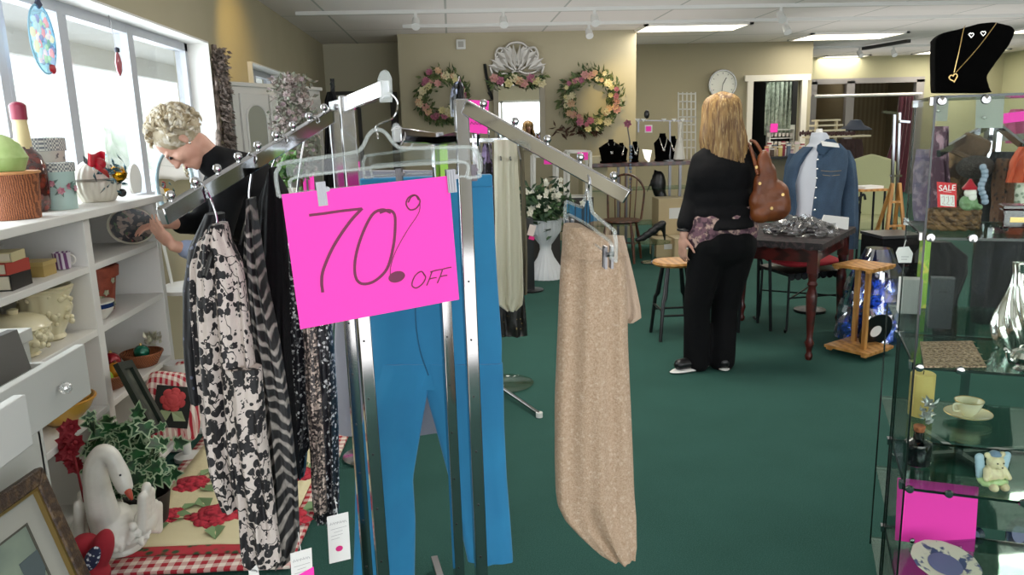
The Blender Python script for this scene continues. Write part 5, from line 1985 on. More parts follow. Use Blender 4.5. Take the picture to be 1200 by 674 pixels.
# counter: mahogany rimmed glass counter
CY = 9.0
zc = P(740, 193, y=CY).z
x0, x1 = P(690, 193, y=CY).x, P(900, 193, y=CY).x
t = thing('display_counter', 'glass display counter with a mahogany edged top at the back of the shop', 'counter', ((x0 + x1) / 2, CY + .25, 0))
MB().box(((x0 + x1) / 2, CY + .25, zc), (x1 - x0, .5, .045)).obj('top', m_mahog, t, bevel=.004)
MB().box(((x0 + x1) / 2, CY + .25, zc - .30), (x1 - x0 - .06, .45, .014)).obj('glass_shelf', m_shelfg, t)
MB().box(((x0 + x1) / 2, CY + .25, zc - .72), (x1 - x0 - .06, .45, .014)).obj('glass_shelf', m_shelfg, t)
b = MB()
for x in (x0 + .45, x0 + 1.1, x1 - .05):
    for y in (CY + .03, CY + .47):
        b.beam((x, y, 0), (x, y, zc), .03, .03)
b.parts('leg', m_steel, t)
MB().box((x0 + .1, CY + .3, (zc) / 2 + .05), (.3, .3, zc + .1)).obj('cream_end_panel', mat('cream panel', '#c2b894', .6), t)
# jewellery busts on the counter


def bust(px, py, hpx, Y, label, m=m_velvet, group='black jewellery stands on the counter', wide=1, necklace=True):
    p = P(px, py, y=Y)
    k = Y / FPX
    H = hpx * k
    t = thing('jewellery_bust', label, 'jewellery stand', (p.x, p.y, zc + .023), group=None)
    b = MB()
    c = V(p.x, p.y, zc + .023)
    b.lathe([(H * .32 * wide, 0), (H * .33 * wide, H * .05), (H * .28 * wide, H * .1), (H * .33 * wide, H * .45), (H * .36 * wide, H * .65), (H * .18 * wide, H * .82), (H * .12, H * .9), (H * .11, H)], c, seg=20, sy=.4)
    b.obj('form', m, t)
    if necklace:
        MB().tube(catmull([c + V(-H * .14, -H * .1, H * .84), c + V(-H * .08, -H * .17, H * .6), c + V(0, -H * .18, H * .42), c + V(H * .08, -H * .17, H * .6), c + V(H * .14, -H * .1, H * .84)], 6), .006, 6).ball(c + V(0, -H * .18, H * .4), .02, 8, 6).obj('necklace', m_silver, t)
    return t


bust(716, 190, 27, 9.15, 'widest black velvet necklace stand at the left end of the counter', wide=1.5)
bust(728, 190, 22, 9.3, 'black velvet stand tucked behind the leftmost necklace stand')
bust(744, 190, 24, 9.1, 'slim black jewellery stand on the counter between the two groups', wide=.6)
bust(776, 192, 32, 9.2, 'tall black necklace stand with a pale pendant on the counter', wide=.9)
bust(788, 192, 28, 9.35, 'black necklace stand partly behind the blonde shopper')
MB().prism([P(x, y, y=9.05) for x, y in ((753, 175), (764, 176), (761, 191), (756, 186))], (0, .02, 0)).obj('glow_card', mat('card with added glow', '#fffdf0', .5, emis=('#fffbe8', 1.2)), label='white card given a glow as a glint between the black jewellery stands', cat='card')  # card emits light of its own to stand for a glint
# earring bars above the counter
t = thing('earring_stand', 'chrome T bar display with tiny cards above the counter', 'jewellery stand', P(775, 190, y=9.2))
b = MB()
b.beam(P(745, 141, y=9.2), P(812, 142, y=9.2), .012, .012).beam(P(785, 141, y=9.2), P(785, 193, y=9.2), .018, .018).beam(P(748, 141, y=9.2), P(748, 155, y=9.2), .02, .02).lathe([(.1, 0), (.1, .015), (.02, .02)], V(P(785, 193, y=9.2).x, 9.2, zc + .02))
b.obj('bars', m_steel, t)
q = MB()
for i, x in enumerate((747, 754, 778, 790, 800)):
    q.prism([P(x - 3, 139, y=9.18), P(x + 3, 139, y=9.18), P(x, 143, y=9.18)], (0, .005, 0))
q.parts('small_card', m_paper, t)
MB().box(P(760, 151, y=9.18), (.09, .01, .09)).obj('white_card', m_paper, t)
MB().box(P(760, 151, y=9.17), (.06, .01, .06)).obj('pink_card', m_pink, t)
MB().ball(P(758, 134, y=9.18), (.035, .02, .05)).obj('black_clip', m_blackp, t)
t = thing('pink_flower_pick', 'small pink flower ornament standing on the counter', 'ornament', P(733, 190, y=9.3))
q = MB()
rosette(q, P(735, 145, y=9.3), (0, -1, 0), .06, 6)
q.obj('flower', flcols[2], t)
MB().tube([P(735, 147, y=9.3), P(738, 165, y=9.3), V(P(738, 190, y=9.3).x, 9.3, zc + .02)], .008).obj('stem', m_steel, t)
# beaded strand hanging off the counter
q = MB()
for i in range(14):
    q.ball(P(739 + .4 * math.sin(i), 172 + i * 4.2, y=8.98), .014 + .008 * (i % 3 == 0), 8, 6)
q.obj('bead_strand', mat('blue grey beads', '#7f8fa6', .3), label='strand of blue grey beads hanging over the counter edge', cat='necklace')
# white grid panel behind
t = thing('wire_grid', 'small white wire grid panel standing on the back counter', 'wire grid', P(805, 190, y=9.4))
b = MB()
for i in range(5):
    b.beam(P(795 + i * 5, 108, y=9.4), P(795 + i * 5, 192, y=9.4), .012, .012)
for i in range(8):
    b.beam(P(795, 110 + i * 9, y=9.4), P(815, 110 + i * 9, y=9.4), .012, .012)
b.obj('wires', m_lw, t)
t = thing('white_vase', 'slim cream vase on the counter beside the blonde shopper', 'vase', P(797, 192, y=9.1))
c = V(P(796, 192, y=9.1).x, 9.1, zc + .023)
MB().lathe([(.04, 0), (.07, .02), (.05, .15), (.02, .28), (.025, .44), (.018, .45)], c, seg=20).obj('body', m_wcer, t)
# under the counter: black easel handbag, boxes
t = thing('handbag', 'small black handbag standing under the counter glass', 'bag', P(770, 238, y=9.2))
b = MB()
b.ball(P(772, 216, y=9.2), (.09, .06, .17)).ball(P(775, 230, y=9.2), (.07, .06, .08)).tube([P(757, 228, y=9.2), P(768, 198, y=9.2), P(772, 205, y=9.2)], .01)
b.obj('body', m_blackp, t, remesh=.02, sm=2)
m_box = mat('cream cardboard', '#c9b48c', .8)
for i, (px, py, w_, hh, Y, lab) in enumerate(((788, 258, .42, .42, 8.95, 'large cream cardboard box under the counter'), (780, 285, .30, .20, 8.7, 'small tan cardboard box on the carpet under the counter'), (797, 290, .22, .22, 8.6, 'cream box nearest the blonde shopper'))):
    c = P(px, py, y=Y)
    zz = (0.0 if i else .22)
    t = thing('cardboard_box', lab, 'box', (c.x, Y, zz))
    MB().box((c.x, Y, zz + hh / 2), (w_, .3, hh)).obj('body', m_box, t, bevel=.004)
    b = MB()
    for s in (-1, 1):
        b.box((c.x + s * w_ * .25, Y, zz + hh + .004), (w_ * .49, .3, .006))
    b.obj('flap', mat('lid flap', '#d8c8a4', .8), t)
    MB().box((c.x, Y - .152, zz + hh * .6), (w_ * .4, .003, hh * .3)).obj('paper_label', m_paper, t)
t = thing('plinth', 'low plinth holding up the large cream box', 'plinth', (P(788, 290, y=8.95).x, 8.95, 0))
MB().box((P(788, 258, y=8.95).x, 9.1, .11), (.4, .3, .22)).obj('body', m_brownw, t)
# black ornament bird-like shoe
t = thing('high_heel_shoe', 'black high heeled shoe display on the low glass shelf', 'shoe', P(765, 285, y=8.2))
b = MB()
for i, (x, y, r) in enumerate(((776, 262, .05), (771, 266, .06), (765, 271, .06), (759, 275, .055), (753, 279, .05), (748, 281, .04))):
    b.ball(P(x, y, y=8.2), (r, r * .7, r * .75))
b.tube([P(777, 262, y=8.2), P(779, 282, y=8.2)], [.03, .012], 8)
b.obj('upper', m_blackp, t, remesh=.014, sm=2)
zz = P(765, 283, y=8.2).z
t = thing('low_glass_table', 'low round glass table carrying the black shoe', 'table', (P(765, 283, y=8.2).x, 8.2, 0))
MB().lathe([(.0, 0), (.19, 0), (.19, .012), (.0, .012)], (P(765, 283, y=8.2).x, 8.2, zz - .012), seg=40, cap=False).obj('top', m_shelfg, t)
MB().cyl((P(765, 283, y=8.2).x, 8.2, 0), (P(765, 283, y=8.2).x, 8.2, zz - .012), .02).lathe([(.13, 0), (.13, .012), (.02, .03)], (P(765, 283, y=8.2).x, 8.2, 0), seg=32).obj('pedestal', m_chrome, t)

# Windsor chair
sx = P(728, 258, y=8.45)
t = thing('windsor_chair', 'brown wooden spindle back chair in front of the counter', 'chair', (sx.x, sx.y, 0), R(-25))
sh = .45
loc = lambda m, nm: m.obj(nm, m_brownw, t, local=True)
loc(MB().lathe([(.0, -.02), (.19, -.02), (.22, 0), (.215, .015), (.0, .01)], (0, 0, sh), seg=28, cap=False, sy=.95), 'seat')
for x, y in ((-.15, -.15), (.15, -.15), (-.15, .15), (.15, .15)):
    loc(MB().tube([(x * .9, y * .9, sh - .01), (x * 1.1, y * 1.1, .25), (x * 1.25, y * 1.25, 0)], [.014, .02, .013], 10), 'leg')
loc(MB().tube([(-.17, -.17, .2), (-.17, .17, .2)], .01).tube([(.17, -.17, .2), (.17, .17, .2)], .01).tube([(-.17, 0, .2), (.17, 0, .2)], .01), 'stretcher')
bow = [V(-.19, .17, sh)] + [V(.21 * math.cos(PI - a / 8 * PI), .2 + .04, sh + .28 + .22 * math.sin(a / 8 * PI)) for a in range(9)] + [V(.19, .17, sh)]
loc(MB().tube(catmull(bow, 3), .013, 8), 'back_bow')
for i in range(5):
    x = -.13 + i * .065
    loc(MB().tube([(x * .85, .18, sh), (x, .235, sh + .28 + .22 * math.sqrt(max(0, 1 - (x / .21) ** 2)))], .007, 6), 'spindle')

# ================================================================== CLOCK, DOORWAY ITEMS
c = P(846, 99, y=11.95)
k = 11.95 / FPX
t = thing('wall_clock', 'round white wall clock with a pale metal rim left of the doorway', 'clock', c - V(0, 0, 17 * k))
rotc = Euler((R(90), 0, 0)).to_matrix()
r = 17 * k
MB().lathe([(r, 0), (r, .03), (r * .97, .05), (r * .9, .05), (r * .87, .03)], c, seg=48, rot=rotc).obj('rim', mat('pale metal rim', '#b9b9b4', .25, .7), t)
MB().lathe([(.0, .03), (r * .88, .032)], c, seg=48, rot=rotc, cap=False).obj('dial', mat('clock dial', '#dcdcd2', .6), t)
q = MB()
for i in range(12):
    a = i / 12 * 2 * PI
    d = V(math.sin(a), 0, math.cos(a))
    q.beam(c + d * r * .68 + V(0, -.036, 0), c + d * r * .78 + V(0, -.036, 0), .008, .004, V(math.cos(a), 0, -math.sin(a)))
q.obj('hour_marks', m_blackp, t)
MB().beam(c + V(0, -.038, 0), c + V(.055, -.038, .10), .012, .004, (1, 0, -.5)).obj('hour_hand', m_blackp, t)
MB().beam(c + V(0, -.041, 0), c + V(-.02, -.041, -.17), .009, .004, (1, 0, 0)).obj('minute_hand', m_blackp, t)

# lace curtain + shelf of small goods beyond the doorway
cm = MB()
xa, xb = P(898, 100, y=12.45).x, P(930, 100, y=12.45).x
zt_, zb_ = 2.12, P(910, 158, y=12.45).z
cm.grid(lambda u, v: V(xa + (xb - xa) * u, 12.45 + .03 * math.sin(u * 40) + .015 * math.sin(u * 90 + v * 3), zt_ + (zb_ - zt_) * v), 80, 12)
cm.obj('lace_curtain', mat('pale green lace', '#a9b3a0', .9, pat=('noise', 18, '#7d8877', .45, .6)), label='pale lace curtain hanging beyond the doorway', cat='curtain')
MB().tube([V(xa - .03, 12.45, zt_ + .01), V(xb, 12.45, zt_ + .01)], .012).obj('curtain_rod', m_steel, label='thin rod carrying the pale lace curtain', cat='curtain rod')
gz = P(905, 184, y=11.6).z
t = thing('glass_counter', 'low glass counter crowded with small goods in front of the doorway', 'counter', (P(915, 190, y=11.5).x, 11.5, 0))
gx0, gx1 = P(893, 184, y=11.5).x, P(948, 184, y=11.5).x
MB().box(((gx0 + gx1) / 2, 11.5, gz), (gx1 - gx0, .4, .03)).obj('top', m_blackp, t)
MB().box(((gx0 + gx1) / 2, 11.55, gz / 2), (gx1 - gx0 - .04, .3, gz - .03)).obj('cabinet', mat('grey counter', '#6b6453', .6), t)
cols = ['#d8d0c0', '#c45a6a', '#e6e2da', '#4a3a30', '#b9a88c', '#f0d8dc', '#c8b46c', '#8c2c3c', '#e8e8e8', '#5a6a80', '#d8c0c8', '#e0dccc']
for i in range(16):
    px = 895 + i * 3.2
    Y = 11.4 + (i % 3) * .08
    c = P(px, 180, y=Y)
    hh = .1 + .12 * ((i * 7) % 5) / 4
    t2 = thing('perfume_box', 'small coloured package among many on the low glass counter', 'package', (c.x, Y, gz + .015), group='small packages before the doorway')
    MB().box((c.x, Y, gz + .015 + hh / 2), (.05, .045, hh)).obj('carton', mat('carton', cols[i % 12], .5), t2, bevel=.003)
    MB().box((c.x, Y, gz + .015 + hh * .86), (.052, .047, hh * .12)).obj('band', mat('carton band', cols[(i + 5) % 12], .5), t2)
t = thing('tiered_glass_shelf', 'stepped glass shelf with pink card seen through the doorway', 'shelf', (P(912, 170, y=12.35).x, 12.35, 0))
b = MB()
for i in range(4):
    b.box(P(914, 152 + i * 10, y=12.35), (.42, .12, .012))
for s in (-.2, .2):
    b.box(V(P(914, 170, y=12.35).x + s, 12.35, .72), (.015, .15, 1.43))
b.obj('shelves', m_lw, t)
MB().box(P(907, 150, y=12.25), (.12, .01, .14)).obj('pink_card', m_pink, t)
q = MB()
for i in range(14):
    c = P(900 + (i % 7) * 4.5, 158 + (i // 7) * 10, y=12.31)
    q.box(c, (.035, .03, .06))
q.parts('bottle', mat('pale bottles', '#d8d2c8', .4), t)

# ================================================================== FITTING ROOM CURTAIN AND RAIL
cx0, cx1 = P(1054, 115, y=14.8).x, P(1070, 115, y=14.8).x
cz0, cz1 = P(1060, 113, y=14.8).z, .05
MB().grid(lambda u, v: V(cx0 - .35 * v * v * 1.2 * (1 - u) + (cx1 - cx0) * u, 14.8 + .05 * math.sin(u * 26), cz0 + (cz1 - cz0) * v), 60, 14).obj('velvet_curtain', mat('maroon velvet', '#5a1028', .9, sheen=.5), label='maroon velvet curtain in the far fitting room opening', cat='curtain')
MB().tube([V(fx[0], 14.86, P(1000, 112, y=14.86).z), V(fx[3], 14.86, P(1000, 112, y=14.86).z)], .03).obj('curtain_rail', m_white, label='white curtain rail across the far fitting rooms', cat='curtain rail')
# tiered white display of trinkets at mid distance
t = thing('tiered_display', 'small white tiered rack of trinkets behind the mannequin', 'display rack', (P(970, 300, y=9).x, 9, 0))
b = MB()
xx = P(968, 150, y=9).x
for i, (py, w_) in enumerate(((141, .26), (147, .32), (153, .38), (160, .75))):
    b.box(P(968 + (12 if i == 3 else 0), py, y=9), (w_, .2, .02))
for s in (-.12, .12):
    b.box((xx + s, 9, .75), (.02, .05, 1.5))
b.obj('tiers', mat('cream tier', '#d8cca8', .5), t)
q = MB()
for i in range(22):
    q.ball(P(938 + i * 3, 157 - (i % 2) * 1.5, y=8.93), (.018, .015, .03), 8, 6)
q.obj('trinkets', mat('dark trinkets', '#4a2c28', .5), t)
MB().lathe([(.001, .12), (.06, .11), (.10, .05), (.16, .02), (.19, 0), (.17, -.01)], P(1002, 152, y=9), seg=24).obj('hat', mat('grey blue hat', '#39404e', .8), label='dark blue grey hat on the tiered rack behind the mannequin', cat='hat')
# garment dark under it
cloth(MB(), [(163, 982, 1010), (180, 985, 1010), (215, 984, 1006)], 8.9, .1, 3, .02, seed=44).obj('brown_cardigan', mat('dark brown knit', '#34221f', .9), label='dark brown cardigan hanging beyond the denim jacket', cat='cardigan')

# wing chair
c = P(1022, 265, y=7.6)
t = thing('wing_chair', 'sage green upholstered high back chair behind the mannequin', 'chair', (c.x, c.y, 0), R(-20))
m_sage = mat('sage upholstery', '#a3a67c', .9, bump=.2, bscale=60)
lc = lambda m, nm, mm=m_sage, **kw: m.obj(nm, mm, t, local=True, **kw)
bk_ = MB()
out = [(-.27, .45), (-.27, .95), (-.22, 1.06), (-.1, 1.10), (0, 1.13), (.1, 1.10), (.22, 1.06), (.27, .95), (.27, .45)]
bk_.prism([(x, .22, z) for x, z in out], (0, .10, 0))
lc(bk_, 'backrest', bevel=.02)
lc(MB().box((0, -.02, .44), (.54, .52, .12)), 'seat_cushion', bevel=.03)
lc(MB().box((0, 0, .34), (.52, .5, .09)), 'seat_rail', bevel=.01)
for x, y in ((-.22, -.22), (.22, -.22), (-.22, .24), (.22, .24)):
    lc(MB().beam((x, y, .3), (x, y, 0), .045, .045), 'leg', m_mahog)
# side table with papers
c = P(1017, 222, y=6.7)
t = thing('side_table', 'small tray table with papers between the mannequin and the green chair', 'side table', (c.x, c.y, 0))
MB().box((c.x, c.y, c.z), (.26, .22, .02)).obj('top', m_oak, t)
b = MB()
for x in (-.11, .11):
    for y in (-.09, .09):
        b.tube([(c.x + x, c.y + y, c.z), (c.x + x * 1.1, c.y + y, 0)], .01)
b.parts('leg', m_iron, t)
MB().tube(catmull([P(1008, 250, y=6.6), P(1005, 236, y=6.6), P(1012, 228, y=6.6), P(1014, 234, y=6.6)], 5), .012).obj('curved_bracket', m_iron, t)
MB().box((c.x, c.y, c.z + .022), (.2, .16, .022), Euler((0, 0, .2)).to_matrix()).obj('paper_stack', m_paper, label='stack of white papers on the small tray table', cat='papers')

# chrome rack at far right + wooden easel
t = thing('clothes_rack', 'tall narrow chrome rack beside the maroon curtain', 'clothes rack', (P(1047, 250, y=6.8).x, 6.8, 0))
b = MB()
for x_ in (1048, 1054):
    a = P(x_, 132, y=6.8 + (x_ - 1048) * .03)
    e = P(x_ - 4, 260, y=6.8 + (x_ - 1048) * .03)
    b.beam(a, to_floor(a, e, .02), .022, .022)
b.parts('post', m_chrome, t)
a = P(1051, 133, y=6.8)
MB().beam(P(1034, 131, y=6.75), a, .02, .024).obj('arm', m_chrome, t)
MB().beam(P(1054, 142, y=6.9), P(1066, 143, y=6.9), .02, .02).obj('arm', m_chrome, t)
MB().beam(P(1044, 206, y=6.8) * V(1, 1, 1).x if False else P(1044, 206, y=6.8), P(1056, 206, y=6.9), .02, .02).obj('cross_bar', m_chrome, t)
bb = V(P(1047, 250, y=6.8).x, 6.8, .02)
MB().beam(bb - V(.25, 0, 0), bb + V(.25, 0, 0), .025, .025).beam(bb - V(0, .25, 0), bb + V(0, .25, 0), .025, .025).obj('base', m_chrome, t)
t = thing('wooden_easel', 'light wooden folding ladder stand right of the chrome rack', 'ladder stand', (P(1050, 290, y=6.2).x, 6.2, 0))
b = MB()
c = P(1050, 215, y=6.2)
for s in (-1, 1):
    b.beam((c.x + s * .03, 6.2, c.z), (c.x + s * .14, 6.1, 0), .025, .02)
    b.beam((c.x + s * .03, 6.2, c.z), (c.x + s * .14, 6.45, 0), .025, .02)
for z in (.2, .4, .6, .8):
    w_ = .03 + .11 * (1 - z / c.z)
    b.beam((c.x - w_, 6.2 - .1 * (1 - z / c.z), z), (c.x + w_, 6.2 - .1 * (1 - z / c.z), z), .018, .018)
b.obj('frame', m_oak, t)
# ================================================================== TABLE, CHAIR, STOOL, PLANT STAND
L1, L2 = V(2.20, 4.52, 0), V(2.70, 5.12, 0)
ua = (L2 - L1).normalized()
ub = V(-ua.y, ua.x, 0)
La, Lb2, TH = (L2 - L1).length, .70, .75
t = thing('side_table', 'dark red mahogany table with turned legs covered by a black lace cloth', 'table', L1 + ua * La / 2 + ub * Lb2 / 2)
rotT = Matrix((ua, ub, V(0, 0, 1))).transposed()
ctr = L1 + ua * La / 2 + ub * Lb2 / 2
MB().box(ctr + V(0, 0, TH - .012), (La + .12, Lb2 + .12, .024), rotT).obj('table_top', m_mahog, t, bevel=.004)
b = MB()
for s in (-1, 1):
    b.box(ctr + ua * s * La / 2 + V(0, 0, TH - .075), (.022, Lb2, .10), rotT)
    b.box(ctr + ub * s * Lb2 / 2 + V(0, 0, TH - .075), (La, .022, .10), rotT)
b.obj('apron', m_mahog, t)
prof = [(.014, 0), (.022, .012), (.024, .03), (.016, .05), (.02, .08), (.03, .11), (.018, .14), (.022, .2), (.032, .36), (.034, .42), (.022, .47), (.032, .49), (.022, .51), (.03, .54), (.03, .56)]
for c in (L1, L2, L1 + ub * Lb2, L2 + ub * Lb2):
    MB().lathe(prof, c, seg=20).box(c + V(0, 0, .65), (.062, .062, .18), rotT).obj('leg', m_mahog, t)
cl = MB()
W2_, D2_ = La + .10, Lb2 + .10


def tc_(u, v):
    x, y = (u - .5) * (W2_ + .09), (v - .5) * (D2_ + .09)
    ex, ey = max(0, abs(x) - W2_ / 2 - .012), max(0, abs(y) - D2_ / 2 - .012)
    xx = math.copysign(min(abs(x), W2_ / 2 + .014), x)
    yy = math.copysign(min(abs(y), D2_ / 2 + .014), y)
    sc = .012 * abs(math.sin((x + y) * 40)) if (ex > .02 or ey > .02) else 0
    return ctr + ua * xx + ub * yy + V(0, 0, TH + .004 - max(ex, ey) - sc)


cl.grid(tc_, 60, 60)
cl.obj('lace_cloth', mat('black lace', '#141013', .8, pat=('noise', 40, '#3a2a2c', .5, .6)), label='black lace cloth spread over the dark red table', cat='tablecloth')
# plastic wrapped goods on the table
pb = MB()
c = P(937, 266, y=4.85)
c.z = TH + .01


def bagf(u, v):
    a = 2 * PI * u
    b_ = PI * v / 2
    n_ = noise.noise(V(math.cos(a) * 3, math.sin(a) * 3, v * 4)) + .5 * noise.noise(V(math.cos(a) * 9, math.sin(a) * 9, v * 9))
    r = 1 + .28 * n_
    return c + ua * (.17 * r * math.cos(a) * math.cos(b_)) + ub * (.22 * r * math.sin(a) * math.cos(b_)) + V(0, 0, .10 * math.sin(b_) * (1 + .5 * n_))


pb.grid(bagf, 60, 14, cu=True)
t = thing('wrapped_parcel', 'crumpled clear plastic bag of dark goods lying on the lace cloth', 'bag', c)
pb.obj('plastic', glassmat('crumpled plastic', '#dcdcdc', .12, .22), t)
q = MB()
for i in range(14):
    q.ball(c + ua * rnd.uniform(-.1, .1) + ub * rnd.uniform(-.16, .16) + V(0, 0, rnd.uniform(.015, .05)), (.045, .04, .02), 8, 6)
q.obj('contents', mat('grey black contents', '#2c2a30', .5, pat=('noise', 20, '#8a8890', .52, .6)), t)
c = P(983, 262, y=5.0)
MB().prism([P(x, y, y=5.0 + d_) for x, y, d_ in ((966, 252, 0), (995, 255, 0), (994, 270, 0), (962, 262, 0))], (0, .012, 0)).obj('white_envelope', m_paper, label='white paper packet leaning at the back of the lace covered table', cat='packet')

# iron chair with red seat
t = thing('iron_chair', 'low dark iron seat with a red cushion behind the table', 'chair', (2.52, 5.38, 0), R(8))
lc = lambda m, nm, mm=m_iron, **kw: m.obj(nm, mm, t, local=True, **kw)
f = MB()
f.grid(lambda u, v: (lambda a, b_: V(math.copysign(abs(math.cos(a)) ** .5, math.cos(a)) * math.cos(b_) ** .4 * .23, math.copysign(abs(math.sin(a)) ** .5, math.sin(a)) * math.cos(b_) ** .4 * .21, .475 + .035 * math.sin(b_)))(2 * PI * u, PI * (v - .5)), 40, 13, cu=True)
f.bm.verts.ensure_lookup_table()
for v in f.bm.verts:
    v.co.z += .02
lc(f, 'cushion', mat('red seat fabric', '#a8202c', .8))
b = MB()
b.box((0, 0, .425), (.46, .42, .02))
for i in range(9):
    for s in (-1, 1):
        b.lathe([(.0, 0), (.026, 0), (.026, .006)], (-.2 + i * .05, s * .21, .41), seg=14, rot=Euler((R(90), 0, 0)).to_matrix(), cap=False)
lc(b, 'scalloped_apron')
for x, y in ((-.2, -.18), (.2, -.18), (-.2, .18), (.2, .18)):
    lc(MB().tube(catmull([V(x, y, .42), V(x * 1.02, y * 1.02, .2), V(x * 1.05, y * 1.05, .04), V(x * 1.15, y * 1.15, .012), V(x * 1.2, y * 1.2, .03)], 5), .009, 8), 'leg')
lc(MB().tube([V(-.2, -.18, .24), V(.2, .18, .24)], .006).tube([V(.2, -.18, .24), V(-.2, .18, .24)], .006).tube([V(-.2, -.18, .25), V(.2, -.18, .25)], .006), 'stretcher')
lc(MB().tube(catmull([V(-.19, .2, .42), V(-.19, .26, .62), V(0, .28, .70), V(.19, .26, .62), V(.19, .2, .42)], 5), .009), 'back_loop')
# red bench top behind at left
p0 = P(893, 292, y=5.15) - V(.05, 0, 0)
t = thing('red_bench', 'flat red padded bench between the shopper and the table', 'bench', (p0.x + .05, 5.3, 0))
MB().box((p0.x + .05, 5.35, p0.z - .03), (.28, .3, .05)).obj('seat', mat('red vinyl', '#9c1f2c', .5), t, bevel=.015)
b = MB()
for sx_ in (-.1, .1):
    for sy_ in (-.1, .1):
        b.tube([(p0.x + .05 + sx_, 5.35 + sy_, p0.z - .05), (p0.x + .05 + sx_ * 1.2, 5.35 + sy_ * 1.2, 0)], .012)
b.parts('leg', m_iron, t)

# wooden stool behind the shopper
c = V(1.53, 5.22, 0)
t = thing('wooden_stool', 'round wooden seated stool with black splayed legs behind the blonde shopper', 'stool', c)
sh = P(790, 306, y=5.2).z
MB().lathe([(.0, -.03), (.14, -.03), (.155, -.015), (.15, .0), (.0, .004)], c + V(0, 0, sh), seg=32, cap=False).obj('seat', m_oak, t)
for a in (45, 135, 225, 315):
    d = V(math.cos(R(a)), math.sin(R(a)), 0)
    MB().tube([c + d * .09 + V(0, 0, sh - .03), c + d * .13 + V(0, 0, sh * .55), c + d * .15 + V(0, 0, sh * .5), c + d * .185], [.014, .018, .014, .012], 10).obj('leg', m_blackp, t)
b = MB()
for i, z in ((0, .18), (1, .22)):
    for k in (0, 1):
        a0_, a1_ = R(45 + 90 * (i + 2 * k)), R(45 + 90 * (i + 2 * k) + 90)
        b.tube([c + V(math.cos(a0_), math.sin(a0_), 0) * .165 + V(0, 0, z), c + V(math.cos(a1_), math.sin(a1_), 0) * .165 + V(0, 0, z)], .008)
b.parts('rung', m_blackp, t)

# two tier wooden stand
bc_ = [P(967, 417, z=.02), P(1024, 431, z=.02), P(1040, 405, z=.02), P(993, 394, z=.02)]
bctr = sum(bc_, V(0, 0, 0)) / 4
ex = (bc_[1] - bc_[0]).normalized()
ey = V(-ex.y, ex.x, 0)
rotS = Matrix((ex, ey, V(0, 0, 1))).transposed()
t = thing('plant_stand', 'two tier honey wood stand with square slatted plates beside the glass showcase', 'stand', (bctr.x, bctr.y, 0))
HS = .56
for nm, z, ww in (('base_plate', .03, .30), ('top_plate', HS, .27)):
    b = MB()
    for i in range(7):
        b.box(bctr + ey * ((i - 3) * ww / 7) + V(0, 0, z), (ww, ww / 7 - .003, .018), rotS)
    for s in (-1, 1):
        b.box(bctr + ex * s * ww * .4 + V(0, 0, z - .014), (.03, ww, .014), rotS)
    b.obj(nm, m_oak, t, bevel=.002)
for s in (-1, 1):
    b = MB()
    b.box(bctr + ex * s * .07 - ey * .06 * s + V(0, 0, HS / 2 + .01), (.028, .028, HS - .05), rotS)
    b.obj('post', m_oak, t, bevel=.002)
for sx_ in (-1, 1):
    for sy_ in (-1, 1):
        MB().ball(bctr + ex * sx_ * .12 + ey * sy_ * .12 + V(0, 0, .012), .013, 10, 8).obj('bun_foot', m_oak, t)

# blue foil wrapped basket
c = P(1028, 372, y=4.75)
c = V(c.x + .06, 4.9, 0)
t = thing('gift_hamper', 'gift hamper in clear cellophane and blue foil behind the wooden stand', 'hamper', c)
m_foil = mat('blue foil', '#1c3f9c', .12, .9, pat=('noise', 9, '#9fb4e8', .56, .66), bump=1, bscale=25)
b = MB()
b.grid(lambda u, v: c + V((.20 - .06 * v) * math.cos(2 * PI * u) * (1 + .2 * noise.noise(V(3 * math.cos(2 * PI * u), 3 * math.sin(2 * PI * u), v * 4))), (.17 - .05 * v) * math.sin(2 * PI * u) * (1 + .2 * noise.noise(V(3 * math.sin(2 * PI * u), 3 * math.cos(2 * PI * u), v * 4 + 3))), .02 + .42 * v), 48, 12, cu=True, cap=True)
b.obj('foil', m_foil, t, ang=20)
b = MB()
b.grid(lambda u, v: c + V((.24 - .16 * v * v) * math.cos(2 * PI * u) * (1 + .25 * noise.noise(V(4 * math.cos(2 * PI * u), 4 * math.sin(2 * PI * u), v * 5))), (.2 - .12 * v * v) * math.sin(2 * PI * u) * (1 + .2 * noise.noise(V(4 * math.sin(2 * PI * u), 4 * math.cos(2 * PI * u), v * 5 + 3))), .015 + .62 * v), 60, 14, cu=True, cap=True)
b.obj('cellophane', glassmat('cellophane', '#dfe6f2', .22, .08), t, ang=20)
b = MB()
cd = P(1026, 385, y=4.62)
rd = Matrix.Rotation(R(18), 3, 'X') @ Euler((R(90), 0, R(12))).to_matrix()
t = thing('record_disc', 'black disc with a white centre leaning on the gift hamper', 'record', (cd.x, cd.y, 0))
MB().lathe([(.0, 0), (.125, 0), (.125, .004), (.0, .005)], V(cd.x, cd.y, .14), seg=48, rot=rd, cap=False).obj('disc', m_blackp, t)
MB().lathe([(.0, .006), (.042, .006)], V(cd.x, cd.y, .14), seg=32, rot=rd, cap=False).obj('label_disc', m_paper, t)
# black box behind the stand
c = P(1035, 300, y=5.4)
t = thing('black_crate', 'black box standing behind the wooden stand', 'box', (c.x + .05, 5.4, 0))
MB().box((c.x + .05, 5.4, .32), (.3, .3, .64)).obj('body', m_black, t, bevel=.01)
MB().box((c.x + .05, 5.4, .65), (.31, .31, .02)).obj('lid', m_blackp, t)

